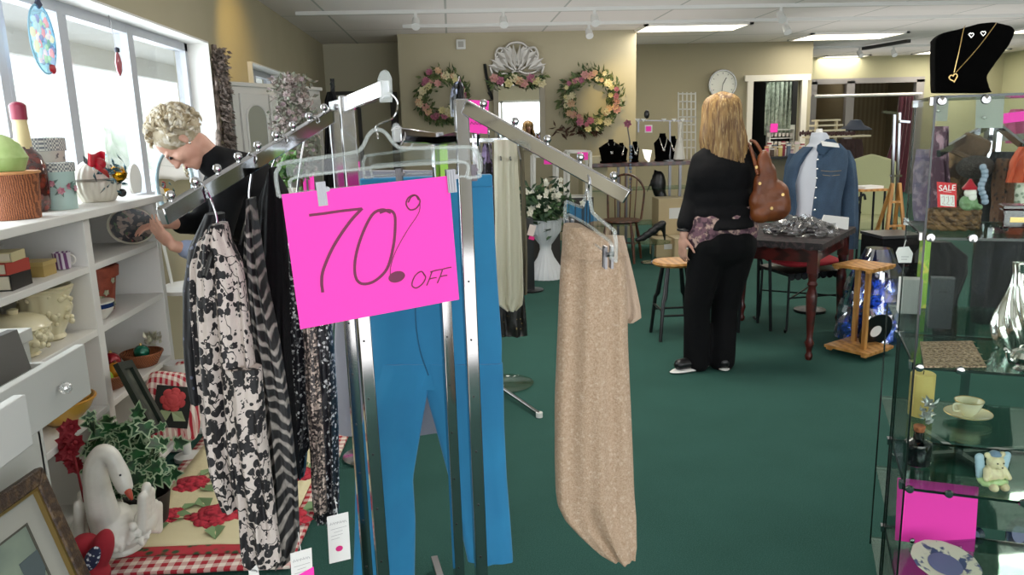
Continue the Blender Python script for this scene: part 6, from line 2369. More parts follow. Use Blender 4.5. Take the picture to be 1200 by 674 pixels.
# ================================================================== MANNEQUIN WITH DENIM JACKET
MY = 5.75
m_den = mat('denim', '#2b4058', .85, pat=[('noise', 8, '#3a536c', .35, .7), ('noise', 300, '#20354a', .45, .7)], bump=.25, bscale=300)
m_form = mat('white fabric form', '#c9ced8', .85)
t = thing('mannequin', 'white torso mannequin facing the entrance on a dark pole', 'mannequin', (P(945, 200, y=MY).x, MY, 0))
b = MB()
rows = [(155, 956, 963), (160, 953, 968), (168, 952, 968), (173, 945, 974), (180, 932, 986), (192, 927, 988), (210, 926, 984), (228, 930, 976), (242, 929, 974), (262, 924, 982), (285, 926, 980)]
cloth(b, rows, MY, .21, 1, .0, nu=48, nv=40)
b.obj('torso', m_form, t, sub=1)
MB().cyl(P(960, 157, y=MY), P(960, 151, y=MY), .03, .022).obj('neck_cap', m_white, t)
c = P(953, 285, y=MY)
MB().cyl((c.x, MY, c.z), (c.x, MY, .03), .018).lathe([(.12, 0), (.12, .02), (.03, .04)], (c.x, MY, 0)).obj('stand', m_iron, t)
t = thing('denim_jacket', 'open blue denim jacket worn by the white mannequin', 'jacket', (P(975, 285, y=MY).x, MY, .45))
cloth(MB(), [(168, 962, 984), (176, 958, 992), (190, 955, 994), (210, 955, 991), (235, 952, 986), (262, 949, 984), (275, 949, 985)], MY - .09, .07, 2, .006, seed=51).obj('right_front', m_den, t)
cloth(MB(), [(172, 944, 950), (182, 932, 944), (195, 925, 936), (215, 922, 930), (240, 925, 931), (262, 922, 929)], MY - .03, .14, 2, .006, seed=52).obj('left_front', m_den, t)
cloth(MB(), [(176, 984, 994), (190, 986, 1001), (215, 986, 1004), (245, 985, 1005), (275, 987, 1005), (291, 988, 1004)], MY - .02, .11, 2, .007, seed=53).obj('sleeve', m_den, t)
cloth(MB(), [(180, 926, 932), (195, 921, 930), (225, 918, 929), (252, 920, 930)], MY + .06, .10, 2, .006, seed=54).obj('sleeve', m_den, t)
b = MB()
cloth(b, [(163, 969, 977), (170, 958, 983), (176, 957, 972), (181, 960, 966)], MY - .12, .03, 1, .001, nv=10)
b.obj('collar', mat('darker denim', '#274058', .85), t)
MB().prism([P(x, y, y=MY - .145) for x, y in ((962, 165), (982, 168), (984, 173), (964, 171))], (0, .004, 0)).obj('white_tag', m_paper, t)
b = MB()
for y in (187, 198, 209, 220, 232, 246):
    b.lathe([(.0, 0), (.008, 0), (.007, .006), (.0, .007)], P(958 - (y - 187) * .06, y, y=MY - .135), seg=12, rot=Euler((R(90), 0, 0)).to_matrix(), cap=False)
b.parts('button', m_silver, t)
b = MB()
for (pp) in ([(962, 200), (974, 201), (986, 200)], [(964, 205), (973, 206), (984, 205)], [(951, 268), (967, 269), (984, 268)]):
    b.tube(catmull([P(x, y, y=MY - .13) for x, y in pp], 4), .002, 5)
b.obj('stitching', mat('tan stitching', '#8c7c5c', .8), t)

# ================================================================== PEOPLE
m_hairb = mat('blonde hair', '#9c7844', .5, pat=[('noise', 14, '#6a4826', .42, .6, (5, 5, .5)), ('noise', 30, '#c8aa74', .55, .7, (4, 4, .4))])
m_hairg = mat('silver blonde hair', '#b3a488', .6, pat=[('noise', 18, '#8c7856', .45, .65), ('noise', 40, '#d9d2c4', .5, .65)])


def hand(mb, wrist, d, pn, sz=.095, curl=.5, spread=.5, thumb=1):
    """palm and five separate fingers. d: pointing direction, pn: palm normal"""
    d = Vector(d).normalized()
    pn = Vector(pn)
    pn = (pn - d * pn.dot(d)).normalized()
    s = d.cross(pn)
    rotm = Matrix((d, s, pn)).transposed()
    mb.ball(wrist + d * sz * .45, (sz * .52, sz * .42, sz * .17), 14, 10, rotm)
    mb.ball(wrist + d * sz * .1, (sz * .3, sz * .28, sz * .2), 12, 8, rotm)
    for i, L in enumerate((.78, .92, .86, .66)):
        off = (i - 1.5) * sz * .215
        p = wrist + d * sz * .85 + s * off
        dd_ = (d + s * (i - 1.5) * .12 * spread).normalized()
        for j in range(3):
            ca = curl * (j + .4) * .8
            nd = dd_ * math.cos(ca) + pn * math.sin(ca)
            q = p + nd * sz * L * (.42, .32, .26)[j]
            r = sz * (.085, .078, .066)[j]
            mb.limb(p, q, r, r * .92, 3)
            p = q
    p = wrist + d * sz * .3 + s * thumb * sz * -.36 + pn * sz * .05
    td = (d * .75 - s * thumb * .6 + pn * .35).normalized()
    q = p + td * sz * .42
    mb.limb(p, q, sz * .11, sz * .095, 3)
    mb.limb(q, q + (td + d * .4 + pn * curl * .3).normalized() * sz * .34, sz * .09, sz * .075, 3)
    return mb


def head(mb, c, f, u, s=1.0):
    """skull, jaw, brow, nose, lips, chin and ears round centre c; f faces forward, u points to the crown"""
    f = Vector(f).normalized()
    u = Vector(u)
    u = (u - f * u.dot(f)).normalized()
    r = f.cross(u)
    rm = Matrix((r, f, u)).transposed()
    B_ = lambda x, y, z, a, b_, c_: mb.ball(c + (r * x + f * y + u * z) * s, (a * s, b_ * s, c_ * s), 18, 12, rm)
    B_(0, -.012, .03, .074, .092, .085)
    B_(0, .02, -.03, .058, .062, .07)
    B_(0, .045, -.075, .038, .038, .03)
    B_(0, .068, -.09, .017, .015, .014)
    B_(0, .072, .022, .045, .018, .012)
    B_(0, .088, -.008, .009, .014, .024)
    B_(0, .098, -.024, .013, .014, .011)
    B_(0, .080, -.052, .022, .012, .006)
    B_(0, .079, -.062, .020, .012, .007)
    for k in (-1, 1):
        B_(k * .036, .062, -.022, .02, .02, .022)
        B_(k * .030, .073, .006, .013, .009, .009)
        B_(k * .075, -.008, -.006, .008, .016, .028)
        B_(k * .073, .0, -.026, .007, .009, .010)
    return r, f, u, rm


# ---------- standing shopper, seen from behind
Y0 = 4.45
Q = lambda px, py, dy=0.0: P(px, py, y=Y0 + dy)
pr = thing('person', 'blonde person seen from behind in black jacket and trousers with a brown shoulder bag', 'person', (1.45, Y0, 0))
hd = Q(846, 134, .01)
neck = Q(846, 165, 0)
shl, shr = Q(822, 190, 0), Q(873, 188, 0)
ell_, wrl = Q(811, 236, .03), Q(801, 276, -.03)
elr, wrr = Q(886, 236, .10), Q(872, 262, .30)
hip = Q(846, 282, 0)
kl, ankl = Q(817, 358, 0), Q(816, 424, 0)
kr, ankr = Q(849, 358, .05), Q(846, 426, 0.0)
ankl.z = max(ankl.z, .075)
ankr.z = max(ankr.z, .075)
b = MB()
hr, hf, hu, hrm = head(b, hd, (.25, 1, -.12), (0, .05, 1), 1.02)
b.limb(neck - V(0, 0, .05), hd - V(0, 0, .05), .055, .05)
b.limb(shl, shr, .05, .05).ball(Q(845, 205), (.19, .105, .16)).ball(Q(845, 240), (.165, .10, .13)).ball(hip, (.19, .125, .13))
b.limb(shl, ell_, .044, .036).limb(ell_, wrl, .036, .025)
b.limb(shr, elr, .05, .038).limb(elr, wrr, .036, .025)
for h_, k_, a_ in ((V(hip.x - .09, hip.y, hip.z - .02), kl, ankl), (V(hip.x + .08, hip.y, hip.z - .02), kr, ankr)):
    b.limb(h_, k_, .088, .06).limb(k_, a_, .057, .036)
    b.limb(a_ - V(0, 0, .03), a_ + V(0, .10, -.045), .036, .026, 4)
hand(b, wrl, V(-.05, .05, -1), V(.9, .3, 0), .10, .45, .4, thumb=-1)
hand(b, wrr, V(-.2, .8, .3), V(-.6, .2, -.6), .10, .9, .3)
b.obj('body', m_skin, pr, remesh=.007, sm=3)
# trousers
b = MB()
b.ball(hip + V(0, -.02, -.01), (.205, .155, .15)).ball(hip + V(0, 0, .06), (.185, .13, .10))
for h_, k_, a_, w_ in ((V(hip.x - .095, hip.y - .02, hip.z - .03), kl, ankl, .085), (V(hip.x + .09, hip.y - .02, hip.z - .03), kr, ankr, .088)):
    b.limb(h_, k_, .115, .085).limb(k_, a_ - V(0, 0, .02), .083, .082)
b.obj('trousers', mat('black trousers', '#060608', .9, spec=.2, bump=.15, bscale=30), pr, remesh=.012, sm=6)
# blouse hem
b = MB()
b.lathe([(1.06, -.055), (1.08, 0), (1.0, .10), (.9, .14)], Q(845, 272), seg=60, sx=1, sy=.66, flute=.02, nf=9)
for v in b.bm.verts:
    cc_ = Q(845, 272)
    v.co.x = cc_.x + (v.co.x - cc_.x) * .205
    v.co.y = cc_.y + (v.co.y - cc_.y) * .215
    v.co.z += .025 * (v.co.x - cc_.x) / .2
b.obj('blouse', mat('purple floral blouse', '#6b4a56', .8, pat=[('noise', 26, '#b89a8c', .5, .6), ('noise', 33, '#3a2230', .5, .6)]), pr)
# jacket
b = MB()
m_jk = mat('black jacket', '#08080b', .9, spec=.2, bump=.15, bscale=40)
b.limb(shl + V(.01, 0, -.005), shr + V(-.01, 0, -.005), .075, .078).ball(Q(845, 206), (.205, .135, .17)).ball(Q(846, 232), (.185, .13, .13)).ball(Q(847, 250), (.20, .145, .09)).ball(Q(846, 180), (.14, .09, .07))
b.cyl(Q(847, 250), Q(847, 266), .18, .19, 30)
for v in list(b.bm.verts)[-60:]:
    v.co.y = Q(847, 250).y + (v.co.y - Q(847, 250).y) * .72
b.limb(shl, ell_, .066, .058).limb(ell_, ell_.lerp(wrl, .66), .058, .060)
b.limb(shr, elr, .075, .062).limb(elr, elr.lerp(wrr, .7), .06, .05)
b.obj('jacket', m_jk, pr, remesh=.012, sm=5)
# hair: long straight
b = MB()
b.ball(hd + hu * .03 - hf * .012, (.088, .105, .098), 20, 14, hrm)
crown = hd + hu * .115 - hf * .02
for i in range(150):
    a = rnd.uniform(-2.45, 2.45) if i > 20 else rnd.uniform(-1.2, 1.2)
    dr_ = (-hf * math.cos(a) + hr * math.sin(a))
    L_ = rnd.uniform(.75, 1.0)
    side = abs(math.sin(a))
    p0 = crown + dr_ * .02 + V(rnd.uniform(-.015, .015), 0, -.005)
    p1 = hd + hu * .07 + dr_ * .092
    p2 = hd - hu * .04 + dr_ * (.105)
    p3 = hd - V(0, 0, .17) + dr_ * (.105 + .02 * side) + V(.015, 0, 0)
    p4 = hd - V(0, 0, .17 + .17 * L_) + dr_ * (.115 if side < .7 else .10) + V(.035 + rnd.uniform(-.02, .02), 0, 0)
    p4.y = min(p4.y, hd.y + .0) if side > .6 else p4.y
    b.tube(catmull([p0, p1, p2, p3, p4], 4), [.009] + [.013] * 11 + [.012, .011, .009, .006, .002], 6)
b.obj('hair', m_hairb, pr)
# shoes
for a_, d_, nm in ((ankl, V(-.85, -.35, 0), 'shoe'), (ankr, V(.1, 1, 0), 'shoe')):
    b = MB()
    d_ = d_.normalized()
    z0 = V(a_.x, a_.y, .05)
    b.limb(z0 - d_ * .04, z0 + d_ * .13, .045, .036, 6)
    b.obj('shoe', m_blackp, pr, remesh=.008, sm=3)
    q = MB()
    rm_ = Matrix((d_, V(-d_.y, d_.x, 0), V(0, 0, 1))).transposed()
    q.ball(V(a_.x, a_.y, .012) + d_ * .05, (.15, .05, .014), 20, 8, rm_)
    q.obj('white_sole', m_white, pr)
q = MB()
q.tube([wrl + V(.032 * math.cos(i / 8 * PI), .03 * math.sin(i / 8 * PI), .035) for i in range(16)], .009, 6, closed=True)
q.obj('bracelet', m_blackp, pr)
# shoulder bag
m_lea = mat('brown leather', '#7a3f1c', .42, pat=('noise', 8, '#5a2a12', .45, .7), bump=.3, bscale=30)
t = thing('shoulder_bag', 'slouchy brown leather bag hanging from the blonde shopper right shoulder', 'handbag', Q(905, 258, -.12))
b = MB()
bg_ = [(905, 228, .10, .07, .09), (905, 244, .11, .08, .08), (893, 222, .05, .06, .12), (912, 238, .07, .07, .09), (900, 208, .05, .05, .09), (895, 196, .045, .045, .10), (888, 236, .05, .06, .07), (891, 250, .06, .07, .06), (897, 215, .07, .06, .09)]
for x, y, a, b_, c_ in bg_:
    b.ball(Q(x, y, -.12), (a, b_, c_))
b.obj('pouch', m_lea, t, remesh=.01, sm=5)
q = MB()
q.tube(catmull([Q(888, 205, -.15), Q(884, 188, -.12), Q(879, 172, -.05), Q(874, 168, .02), Q(876, 178, .09)], 6), .010, 8).tube(catmull([Q(905, 205, -.14), Q(896, 185, -.12), Q(886, 168, -.06), Q(880, 165, .02)], 6), .010, 8)
q.obj('strap', m_lea, t)
q = MB()
for x, y in ((886, 196), (890, 215), (904, 244), (917, 228)):
    q.lathe([(.004, 0), (.009, 0), (.009, .006), (.004, .006)], Q(x, y, -.205), seg=14, rot=Euler((R(90), 0, 0)).to_matrix())
q.parts('rivet', m_gold, t)

# ---------- white haired shopper bending towards the shelves
pr = thing('person', 'silver haired person in black bending to lift the platter off the white bookcase', 'person', (-.92, 4.12, 0))
hd = P(213, 166, y=3.36)
ff, uu_ = V(-.42, -.25, -.86), V(-.82, -.12, .5)
neck = P(246, 192, y=3.42)
shn, shf = P(272, 212, y=3.38), P(262, 196, y=3.72)
spn = P(292, 235, y=3.62)
hip = P(306, 330, y=3.95)
el = P(250, 300, y=3.36)
wr_ = P(203, 288, y=3.24)
el2, wr2 = P(236, 262, y=3.62), P(196, 262, y=3.42)
b = MB()
hr, hf, hu, hrm = head(b, hd, ff, uu_, 1.03)
b.limb(hd - hu * .06 - hf * .02, neck + V(.03, .02, 0), .048, .048)
b.limb(shn, shf, .05, .05).ball(spn, (.14, .15, .16)).ball((spn + hip) / 2, (.14, .17, .2)).ball(hip, (.15, .18, .15))
b.limb(shn, el, .048, .038).limb(el, wr_, .034, .024)
b.limb(shf, el2, .048, .038).limb(el2, wr2, .034, .024)
for s in (-1, 1):
    h_ = V(hip.x, hip.y + s * .09, hip.z - .03)
    k_ = V(-.93, 4.12 + s * .10, .48)
    a_ = V(-.92, 4.12 + s * .10, .07)
    b.limb(h_, k_, .085, .058).limb(k_, a_, .055, .036).limb(a_ - V(0, 0, .035), a_ + V(-.13, 0, -.045), .034, .024, 4)
pe = P(177, 262, y=3.24)
hand(b, wr_, (pe - wr_), V(-.3, .5, .8), .088, .35, .5, thumb=-1)
hand(b, wr2, V(-1, -.3, -.1), V(-.1, .2, -.9), .085, .5, .4)
b.obj('body', m_skin, pr, remesh=.006, sm=3)
# eyes and lips
q = MB()
for k in (-1, 1):
    q.ball(hd + (hr * k * .031 + hf * .080 + hu * .006) * 1.03, .008, 10, 8)
q.obj('eyes', m_blackp, pr)
q = MB()
q.ball(hd + (hf * .088 - hu * .057) * 1.03, (.018, .008, .006), 10, 8, hrm)
q.obj('lips', mat('lips', '#9c4a4a', .5), pr)
q = MB()
for k in (-1, 1):
    q.ball(hd + (hr * k * .083 + hf * .0 - hu * .04) * 1.03, .006, 10, 8)
q.obj('earrings', m_silver, pr)
# hair
b = MB()
b.ball(hd + hu * .038 - hf * .03, (.094, .105, .094), 20, 14, hrm)
for i in range(620):
    d_ = V(rnd.gauss(0, 1), rnd.gauss(0, 1), rnd.gauss(0, 1)).normalized()
    w_ = hr * d_.x + hf * d_.y + hu * d_.z
    if d_.y > .45 and d_.z < .55:
        continue
    if d_.z < -.5 or (abs(d_.x) > .6 and d_.z < -.1 and d_.y > -.1):
        continue
    p = hd + hu * .036 - hf * .026 + w_ * .088
    fl_ = (hu * .3 - hf * .5 + V(rnd.uniform(-1, 1), rnd.uniform(-1, 1), rnd.uniform(-1, 1)) * .8)
    fl_ = (fl_ - w_ * fl_.dot(w_)).normalized()
    L_ = rnd.uniform(.022, .045)
    b.tube(catmull([p, p + w_ * .022 + fl_ * L_ * .4, p + w_ * .026 + fl_ * L_ * .9, p + w_ * .012 + fl_ * L_ * 1.3], 3), [.005, .007, .008, .008, .008, .007, .007, .005, .004, .001], 5)
b.obj('hair', m_hairg, pr)
# clothes
b = MB()
b.limb(shn + V(.01, 0, 0), shf + V(.01, 0, 0), .078, .078).ball(spn, (.175, .20, .20)).ball((spn + hip) / 2, (.165, .2, .24)).ball(hip, (.175, .21, .19))
b.limb(neck + V(.05, .03, -.02), spn, .075, .13).limb(P(251, 190, y=3.41), P(285, 203, y=3.55), .074, .095).limb(P(285, 203, y=3.55), P(312, 232, y=3.65), .09, .11)
b.limb(shn, el, .068, .056).limb(el, el.lerp(wr_, .45), .055, .05)
b.limb(shf, el2, .068, .056).limb(el2, el2.lerp(wr2, .6), .055, .048)
b.obj('jacket', m_jk, pr, remesh=.012, sm=5)
MB().limb(el.lerp(wr_, .45), el.lerp(wr_, .68), .046, .04, 3).obj('cuff', mat('pale blue cuff', '#8f9bb8', .8), pr, remesh=.008, sm=2)
b = MB()
for s in (-1, 1):
    h_ = V(hip.x, hip.y + s * .09, hip.z - .03)
    k_ = V(-.93, 4.12 + s * .10, .48)
    b.limb(h_, k_, .11, .085).limb(k_, V(-.92, 4.12 + s * .10, .09), .08, .075)
b.ball(hip, (.16, .19, .16))
b.obj('trousers', m_black, pr, remesh=.014, sm=5)
for s in (-1, 1):
    b = MB()
    b.limb(V(-.89, 4.12 + s * .1, .045), V(-1.06, 4.12 + s * .1, .035), .042, .034, 5)
    b.obj('shoe', m_blackp, pr, remesh=.008, sm=2)
# ================================================================== GLASS SHOWCASE ON THE RIGHT
O = V(1.115, 1.735, 0)
cu_, cv_ = V(.909, -.417, 0), V(.417, .909, 0)
CW, CD = .72, .335
zt = 1.53
zs_ = [P(1083, 278, y=1.735).z, P(1070, 430, y=1.735).z, P(1057, 572, y=1.735).z, .28]
rotC = Matrix((cu_, cv_, V(0, 0, 1))).transposed()


def K(a, b, z):
    return O + cu_ * a + cv_ * b + V(0, 0, z)


def onshelf(px, py, z):
    return P(px, py, z=z)


t = thing('glass_showcase', 'tall clear glass showcase with chrome clips at the right edge', 'display case', K(CW / 2, CD / 2, 0))
for nm, z in [('top_glass', zt)] + [('glass_shelf', z) for z in zs_] + [('glass_shelf', .04)]:
    MB().box(K(CW / 2, CD / 2, z - .003), (CW - .008, CD - .008, .006), rotC).obj(nm, m_shelfg, t)
    b = MB()
    b.box(K(CW / 2, .002, z - .003), (CW, .004, .006), rotC).box(K(CW / 2, CD - .002, z - .003), (CW, .004, .006), rotC).box(K(.002, CD / 2, z - .003), (.004, CD, .006), rotC)
    b.obj('edge', m_gedge, t)
MB().box(K(0, CD / 2, zt / 2), (.005, CD - .012, zt - .01), rotC).obj('side_glass', m_pane, t)
MB().box(K(CW, CD / 2, zt / 2), (.005, CD - .012, zt - .01), rotC).obj('side_glass', m_pane, t)
MB().box(K(CW / 2, CD, zt / 2), (CW - .012, .005, zt - .01), rotC).obj('back_glass', m_pane, t)
MB().box(K(CW / 2, 0, zt / 2), (CW - .012, .005, zt - .01), rotC).obj('front_glass', glassmat('front glass', '#f8fcfa', .0, .01, '#8a8a8a'), t)
for a in (0, CW):
    for b_ in (0, CD):
        MB().box(K(a, b_, zt / 2), (.0045, .0045, zt), rotC).obj('corner_strip', mat('dark edge strip', '#0c1512', .2), t)
MB().box(K(CW / 2, CD / 2, .02), (CW, CD, .04), rotC).obj('base', m_blackp, t)
q = MB()
for z in [zt - .012] + zs_:
    for a in (.0, .10, .26, CW):
        q.lathe([(.0, -.004), (.009, -.004), (.011, 0), (.009, .006), (.0, .007)], K(a + (.012 if a == 0 else 0), -.004, z + .0), seg=14, rot=(rotC @ Euler((R(90), 0, 0)).to_matrix()), cap=False)
    for b_ in (.02, CD - .02):
        q.box(K(-.004, b_, z), (.012, .022, .018), rotC)
q.parts('clip', m_chrome, t)
# second low glass unit behind
t = thing('glass_showcase', 'lower clear glass unit standing directly behind the tall showcase', 'display case', K(.35, .55, 0))
b = MB()
for z in (.03, .30, zs_[2] - .002, zs_[1]):
    MB().box(K(.33, .55, z - .003), (.64, .36, .006), rotC).obj('glass_shelf', m_shelfg, t)
for a in (.01, .65):
    for b_ in (.37, .73):
        b.box(K(a, b_, zs_[1] / 2), (.005, .005, zs_[1]), rotC)
b.parts('corner_strip', mat('dark edge strip two', '#101a17', .2), t)

# ---- velvet necklace bust on top
o_ = [(1096.6, 46), (1105, 39), (1127, 34), (1148, 28), (1166, 26), (1187, 31), (1191, 37), (1184, 53), (1168, 74), (1157, 90), (1160, 103), (1164, 109.5), (1096.6, 109.5), (1096, 71)]
YB = 1.76
pp = [P(x, y, y=YB - (x - 1100) * .0007) for x, y in o_]
dz = zt + .003 - min(p.z for p in pp)
t = thing('necklace_bust', 'black velvet necklace bust with gold heart pendant on top of the showcase', 'jewellery stand', V(sum(p.x for p in pp) / 14, YB, zt))
b = MB()
b.prism([p + V(0, 0, dz) for p in pp], (.02, .055, 0))
b.obj('form', m_velvet, t, remesh=.004, sm=10)
ch = MB()
yn = YB - .03
g = lambda x, y, d=0: P(x, y, y=yn - (x - 1100) * .0007 + d) + V(0, 0, dz)
ch.tube(catmull([g(1131, 31, .03), g(1129, 36, .01), g(1124, 60), g(1118, 86)], 6), .0009, 6).tube(catmull([g(1168, 27, .03), g(1164, 33, .01), g(1145, 58), g(1120, 86)], 6), .0009, 6)
ch.obj('chain', m_gold, t)


def heart(c, s, r, tl=0):
    pts = []
    for i in range(24):
        a = i / 24 * 2 * PI
        x = 16 * math.sin(a) ** 3
        z = 13 * math.cos(a) - 5 * math.cos(2 * a) - 2 * math.cos(3 * a) - math.cos(4 * a)
        x, z = x * math.cos(tl) - z * math.sin(tl), x * math.sin(tl) + z * math.cos(tl)
        pts.append(c + V(x * s, 0, z * s))
    return MB().tube(pts, r, 6, closed=True)


heart(g(1117, 92), .0006, .0016, .3).obj('heart_pendant', m_gold, t)
heart(g(1138, 42), .00035, .0011).obj('heart_earring', m_silver, t)
heart(g(1152, 40), .00035, .0011).obj('heart_earring', m_silver, t)

# ---- top compartment
z = zs_[0] + .001
c = onshelf(1116, 268, z)
t = thing('woven_basket', 'small twisted brown basket on the upper showcase shelf', 'basket', c)
b = MB()
for j in range(4):
    pts = []
    for i in range(60):
        a = i / 60 * 2 * PI
        rr = .056 + .0035 * math.sin(a * 14 + j * PI)
        pts.append(c + V(rr * math.cos(a), rr * .8 * math.sin(a), .008 + j * .0115 + .003 * math.cos(a * 14 + j * PI)))
    b.tube(pts, .0075, 8, closed=True)
b.lathe([(.05, 0), (.052, .045), (.046, .045), (.045, .006)], c, seg=30, sy=.8)
b.obj('body', mat('twisted bark', '#7a5a38', .7, pat=('noise', 50, '#4a3420', .45, .6)), t)
cA = [P(x, y, y=1.735) for x, y in ((1098, 213), (1121, 215), (1121, 243), (1099, 243))]
t = thing('sale_card', 'small red SALE card standing in front of the woven basket', 'sign', (cA[2] + cA[3]) / 2)
MB().prism(cA, (0, .0012, 0)).obj('card', mat('red card', '#d8101c', .5), t, smooth=False)
w_ = cA[1] - cA[0]
hgt = cA[3] - cA[0]
pos = cA[0] + w_ * .5 + hgt * .22 - V(0, .0008, 0)
m_wink = mat('white lettering', '#ffffff', .6)
lettering('SALE', m_wink, w_.length * .40, Matrix.Translation(pos) @ Matrix.Rotation(R(90), 4, 'X'), t)
qp_ = lambda u, v, d: cA[0] + w_ * u + hgt * v - V(0, d, 0)
MB().prism([qp_(.14, .48, .0006), qp_(.86, .48, .0006), qp_(.86, .92, .0006), qp_(.14, .92, .0006)], (0, .0004, 0)).obj('white_panel', m_paper, t)
b = MB()
for i in range(3):
    stroke(b, [qp_(.2 + .22 * i, .6, .0012), qp_(.32 + .22 * i, .54, .0012), qp_(.34 + .22 * i, .72, .0012), qp_(.22 + .22 * i, .84, .0012), qp_(.38 + .22 * i, .86, .0012)], .0011, .0001, (0, -1, 0))
b.obj('scribbled_price', mat('red ink', '#b03038', .6), t)
b = MB()
stroke(b, [qp_(.3, .36, .0008), qp_(.72, .36, .0008)], .0008, .0001, (0, -1, 0))
b.obj('small_line', m_wink, t)
# little green and white figurine
c = K(.115, .12, z + .043)
c = P(1134, 246, y=1.80)
t = thing('figurine', 'small green and white seated figurine behind the SALE card', 'figurine', c)
b = MB()
b.ball(c + V(0, 0, .018), (.022, .018, .02)).ball(c + V(-.015, -.015, .008), (.009, .014, .008)).ball(c + V(.015, -.015, .008), (.009, .014, .008))
b.obj('body', mat('green coat', '#6f8f62', .5), t, remesh=.003, sm=2)
MB().ball(c + V(0, -.004, .042), (.014, .013, .014)).ball(c + V(0, -.014, .033), (.010, .006, .010)).obj('face', m_wcer, t)
MB().lathe([(.016, .05), (.017, .054), (.008, .066), (.002, .076)], c, seg=14).obj('cap', m_red, t)
# dark red box with a gold plate
c = onshelf(1194, 272, z)
t = thing('music_box', 'dark red lacquered box with a gold plate at the right of the upper shelf', 'box', c)
MB().box(c + V(.01, .02, .032), (.075, .05, .045), rotC).obj('box_body', mat('dark red lacquer', '#300c12', .15, coat=1), t, bevel=.003)
MB().box(c + V(.01, .02, .06), (.08, .055, .01), rotC).obj('lid', mat('dark red lid', '#3c1016', .15, coat=1), t, bevel=.002)
MB().box(K(0, 0, 0) * 0 + c + V(.01, .02, .03) - cv_ * .026, (.045, .001, .012), rotC).obj('gold_plate', m_gold, t)
b = MB()
for s in (-1, 1):
    for e in (-1, 1):
        b.ball(c + V(.01, .02, .006) + cu_ * s * .028 + cv_ * e * .018, .006, 8, 6)
b.parts('foot', m_blackp, t)
# white cards behind the top of the glass
for i, (x0, y0, x1, y1, Y, lab) in enumerate(((1144, 116, 1177, 150, 2.02, 'blank white card taped inside the top of the showcase'), (1094, 116, 1112, 142, 2.12, 'narrow white card at the left back corner of the showcase'))):
    t = thing('white_card', lab, 'card', P((x0 + x1) / 2, y1, y=Y))
    MB().prism([P(x0, y0, y=Y), P(x1, y0, y=Y), P(x1 - 2, y1, y=Y), P(x0 - 1, y1, y=Y)], (0, .001, 0)).obj('card', mat('dim card', '#b9bab0', .8), t)
    MB().ball(P(x0 + (x1 - x0) * .3, y1 - 12, y=Y - .01), (.006, .003, .004), 8, 6).obj('pin', m_silver, t)

# ---- second compartment: grey bag, swirl vase, teapot, mat
z = zs_[1] + .001
ma = [onshelf(1078, 402, z), onshelf(1139, 401, z), onshelf(1156, 431, z), onshelf(1083, 431, z)]
t = thing('place_mat', 'tooled brown leaf pattern mat lying on the showcase shelf', 'mat', (ma[0] + ma[2]) / 2)
b = MB()
b.prism(ma, V(0, 0, .004))
b.obj('panel', mat('tooled bronze', '#6a4c38', .4, .4, pat=('voronoi', 130, '#c7a98a', .3, .6), bump=.5, bscale=200), t)
b = MB()
for i in range(14):
    for j in range(8):
        u, v = (i + .5) / 14, (j + .5) / 8
        q0 = ma[0].lerp(ma[1], u).lerp(ma[3].lerp(ma[2], u), v) + V(0, 0, .0045)
        b.leaf(q0, cu_ if (i + j) % 2 else cv_, (0, 0, 1), .012, .007)
b.obj('embossing', mat('embossed leaves', '#b59a7c', .4, .5), t)
c = onshelf(1100, 384, z)
t = thing('gift_bag', 'dark grey paper bag with a slot handle standing on the showcase shelf', 'bag', c)
b = MB()
b.box(c + V(0, 0, .073), (.058, .028, .146), rotC)
b.obj('body', mat('charcoal card', '#3c3e42', .7), t, bevel=.001)
MB().box(c + V(0, 0, .11) - cv_ * .0145, (.022, .001, .004), rotC).obj('slot', m_blackp, t)
MB().box(c + V(0, 0, .148), (.06, .03, .003), rotC).obj('top_fold', mat('grey fold', '#55585c', .7), t)
c = onshelf(1184, 407, z)
t = thing('swirl_vase', 'silver vase with twisted ribs on the right of the showcase shelf', 'vase', c)
b = MB()
prof = [(.030, 0), (.036, .01), (.044, .035), (.046, .06), (.040, .09), (.026, .13), (.014, .17), (.011, .20), (.014, .225)]
b.grid(lambda u, v: (lambda q, tt: c + V(q * (1 + .13 * math.cos(8 * (2 * PI * u + 1.6 * v))) * math.cos(2 * PI * u), q * (1 + .13 * math.cos(8 * (2 * PI * u + 1.6 * v))) * math.sin(2 * PI * u), tt))(*(lambda i, f: (prof[i][0] + (prof[i + 1][0] - prof[i][0]) * f, prof[i][1] + (prof[i + 1][1] - prof[i][1]) * f))(min(7, int(v * 8)), v * 8 - min(7, int(v * 8)))), 96, 41, cu=True, cap=True)
b.obj('body', m_silver, t, ang=80)
MB().tube([c + V(.014 * math.cos(i / 8 * PI), .014 * math.sin(i / 8 * PI), .226) for i in range(16)], .0025, 6, closed=True).obj('rim', m_silver, t)
c = onshelf(1199, 434, z)
t = thing('teapot', 'small silver teapot at the right edge of the showcase shelf', 'teapot', c)
MB().lathe([(.018, 0), (.022, .004), (.012, .008), (.026, .02), (.032, .035), (.026, .048), (.014, .053)], c, seg=32, flute=.04, nf=10).obj('body', m_silver, t)
MB().tube(catmull([c + V(-.026, 0, .022), c + V(-.038, 0, .032), c + V(-.044, 0, .05), c + V(-.052, 0, .056)], 5), [.008] * 5 + [.006] * 6 + [.004] * 5, 10).obj('spout', m_silver, t)
MB().tube(catmull([c + V(.028, 0, .045), c + V(.05, 0, .045), c + V(.045, 0, .018), c + V(.028, 0, .018)], 5), .003, 8).obj('handle', m_silver, t)
MB().lathe([(.016, .052), (.012, .06), (.003, .064), (.005, .07), (.001, .073)], c, seg=20).obj('lid', m_silver, t)

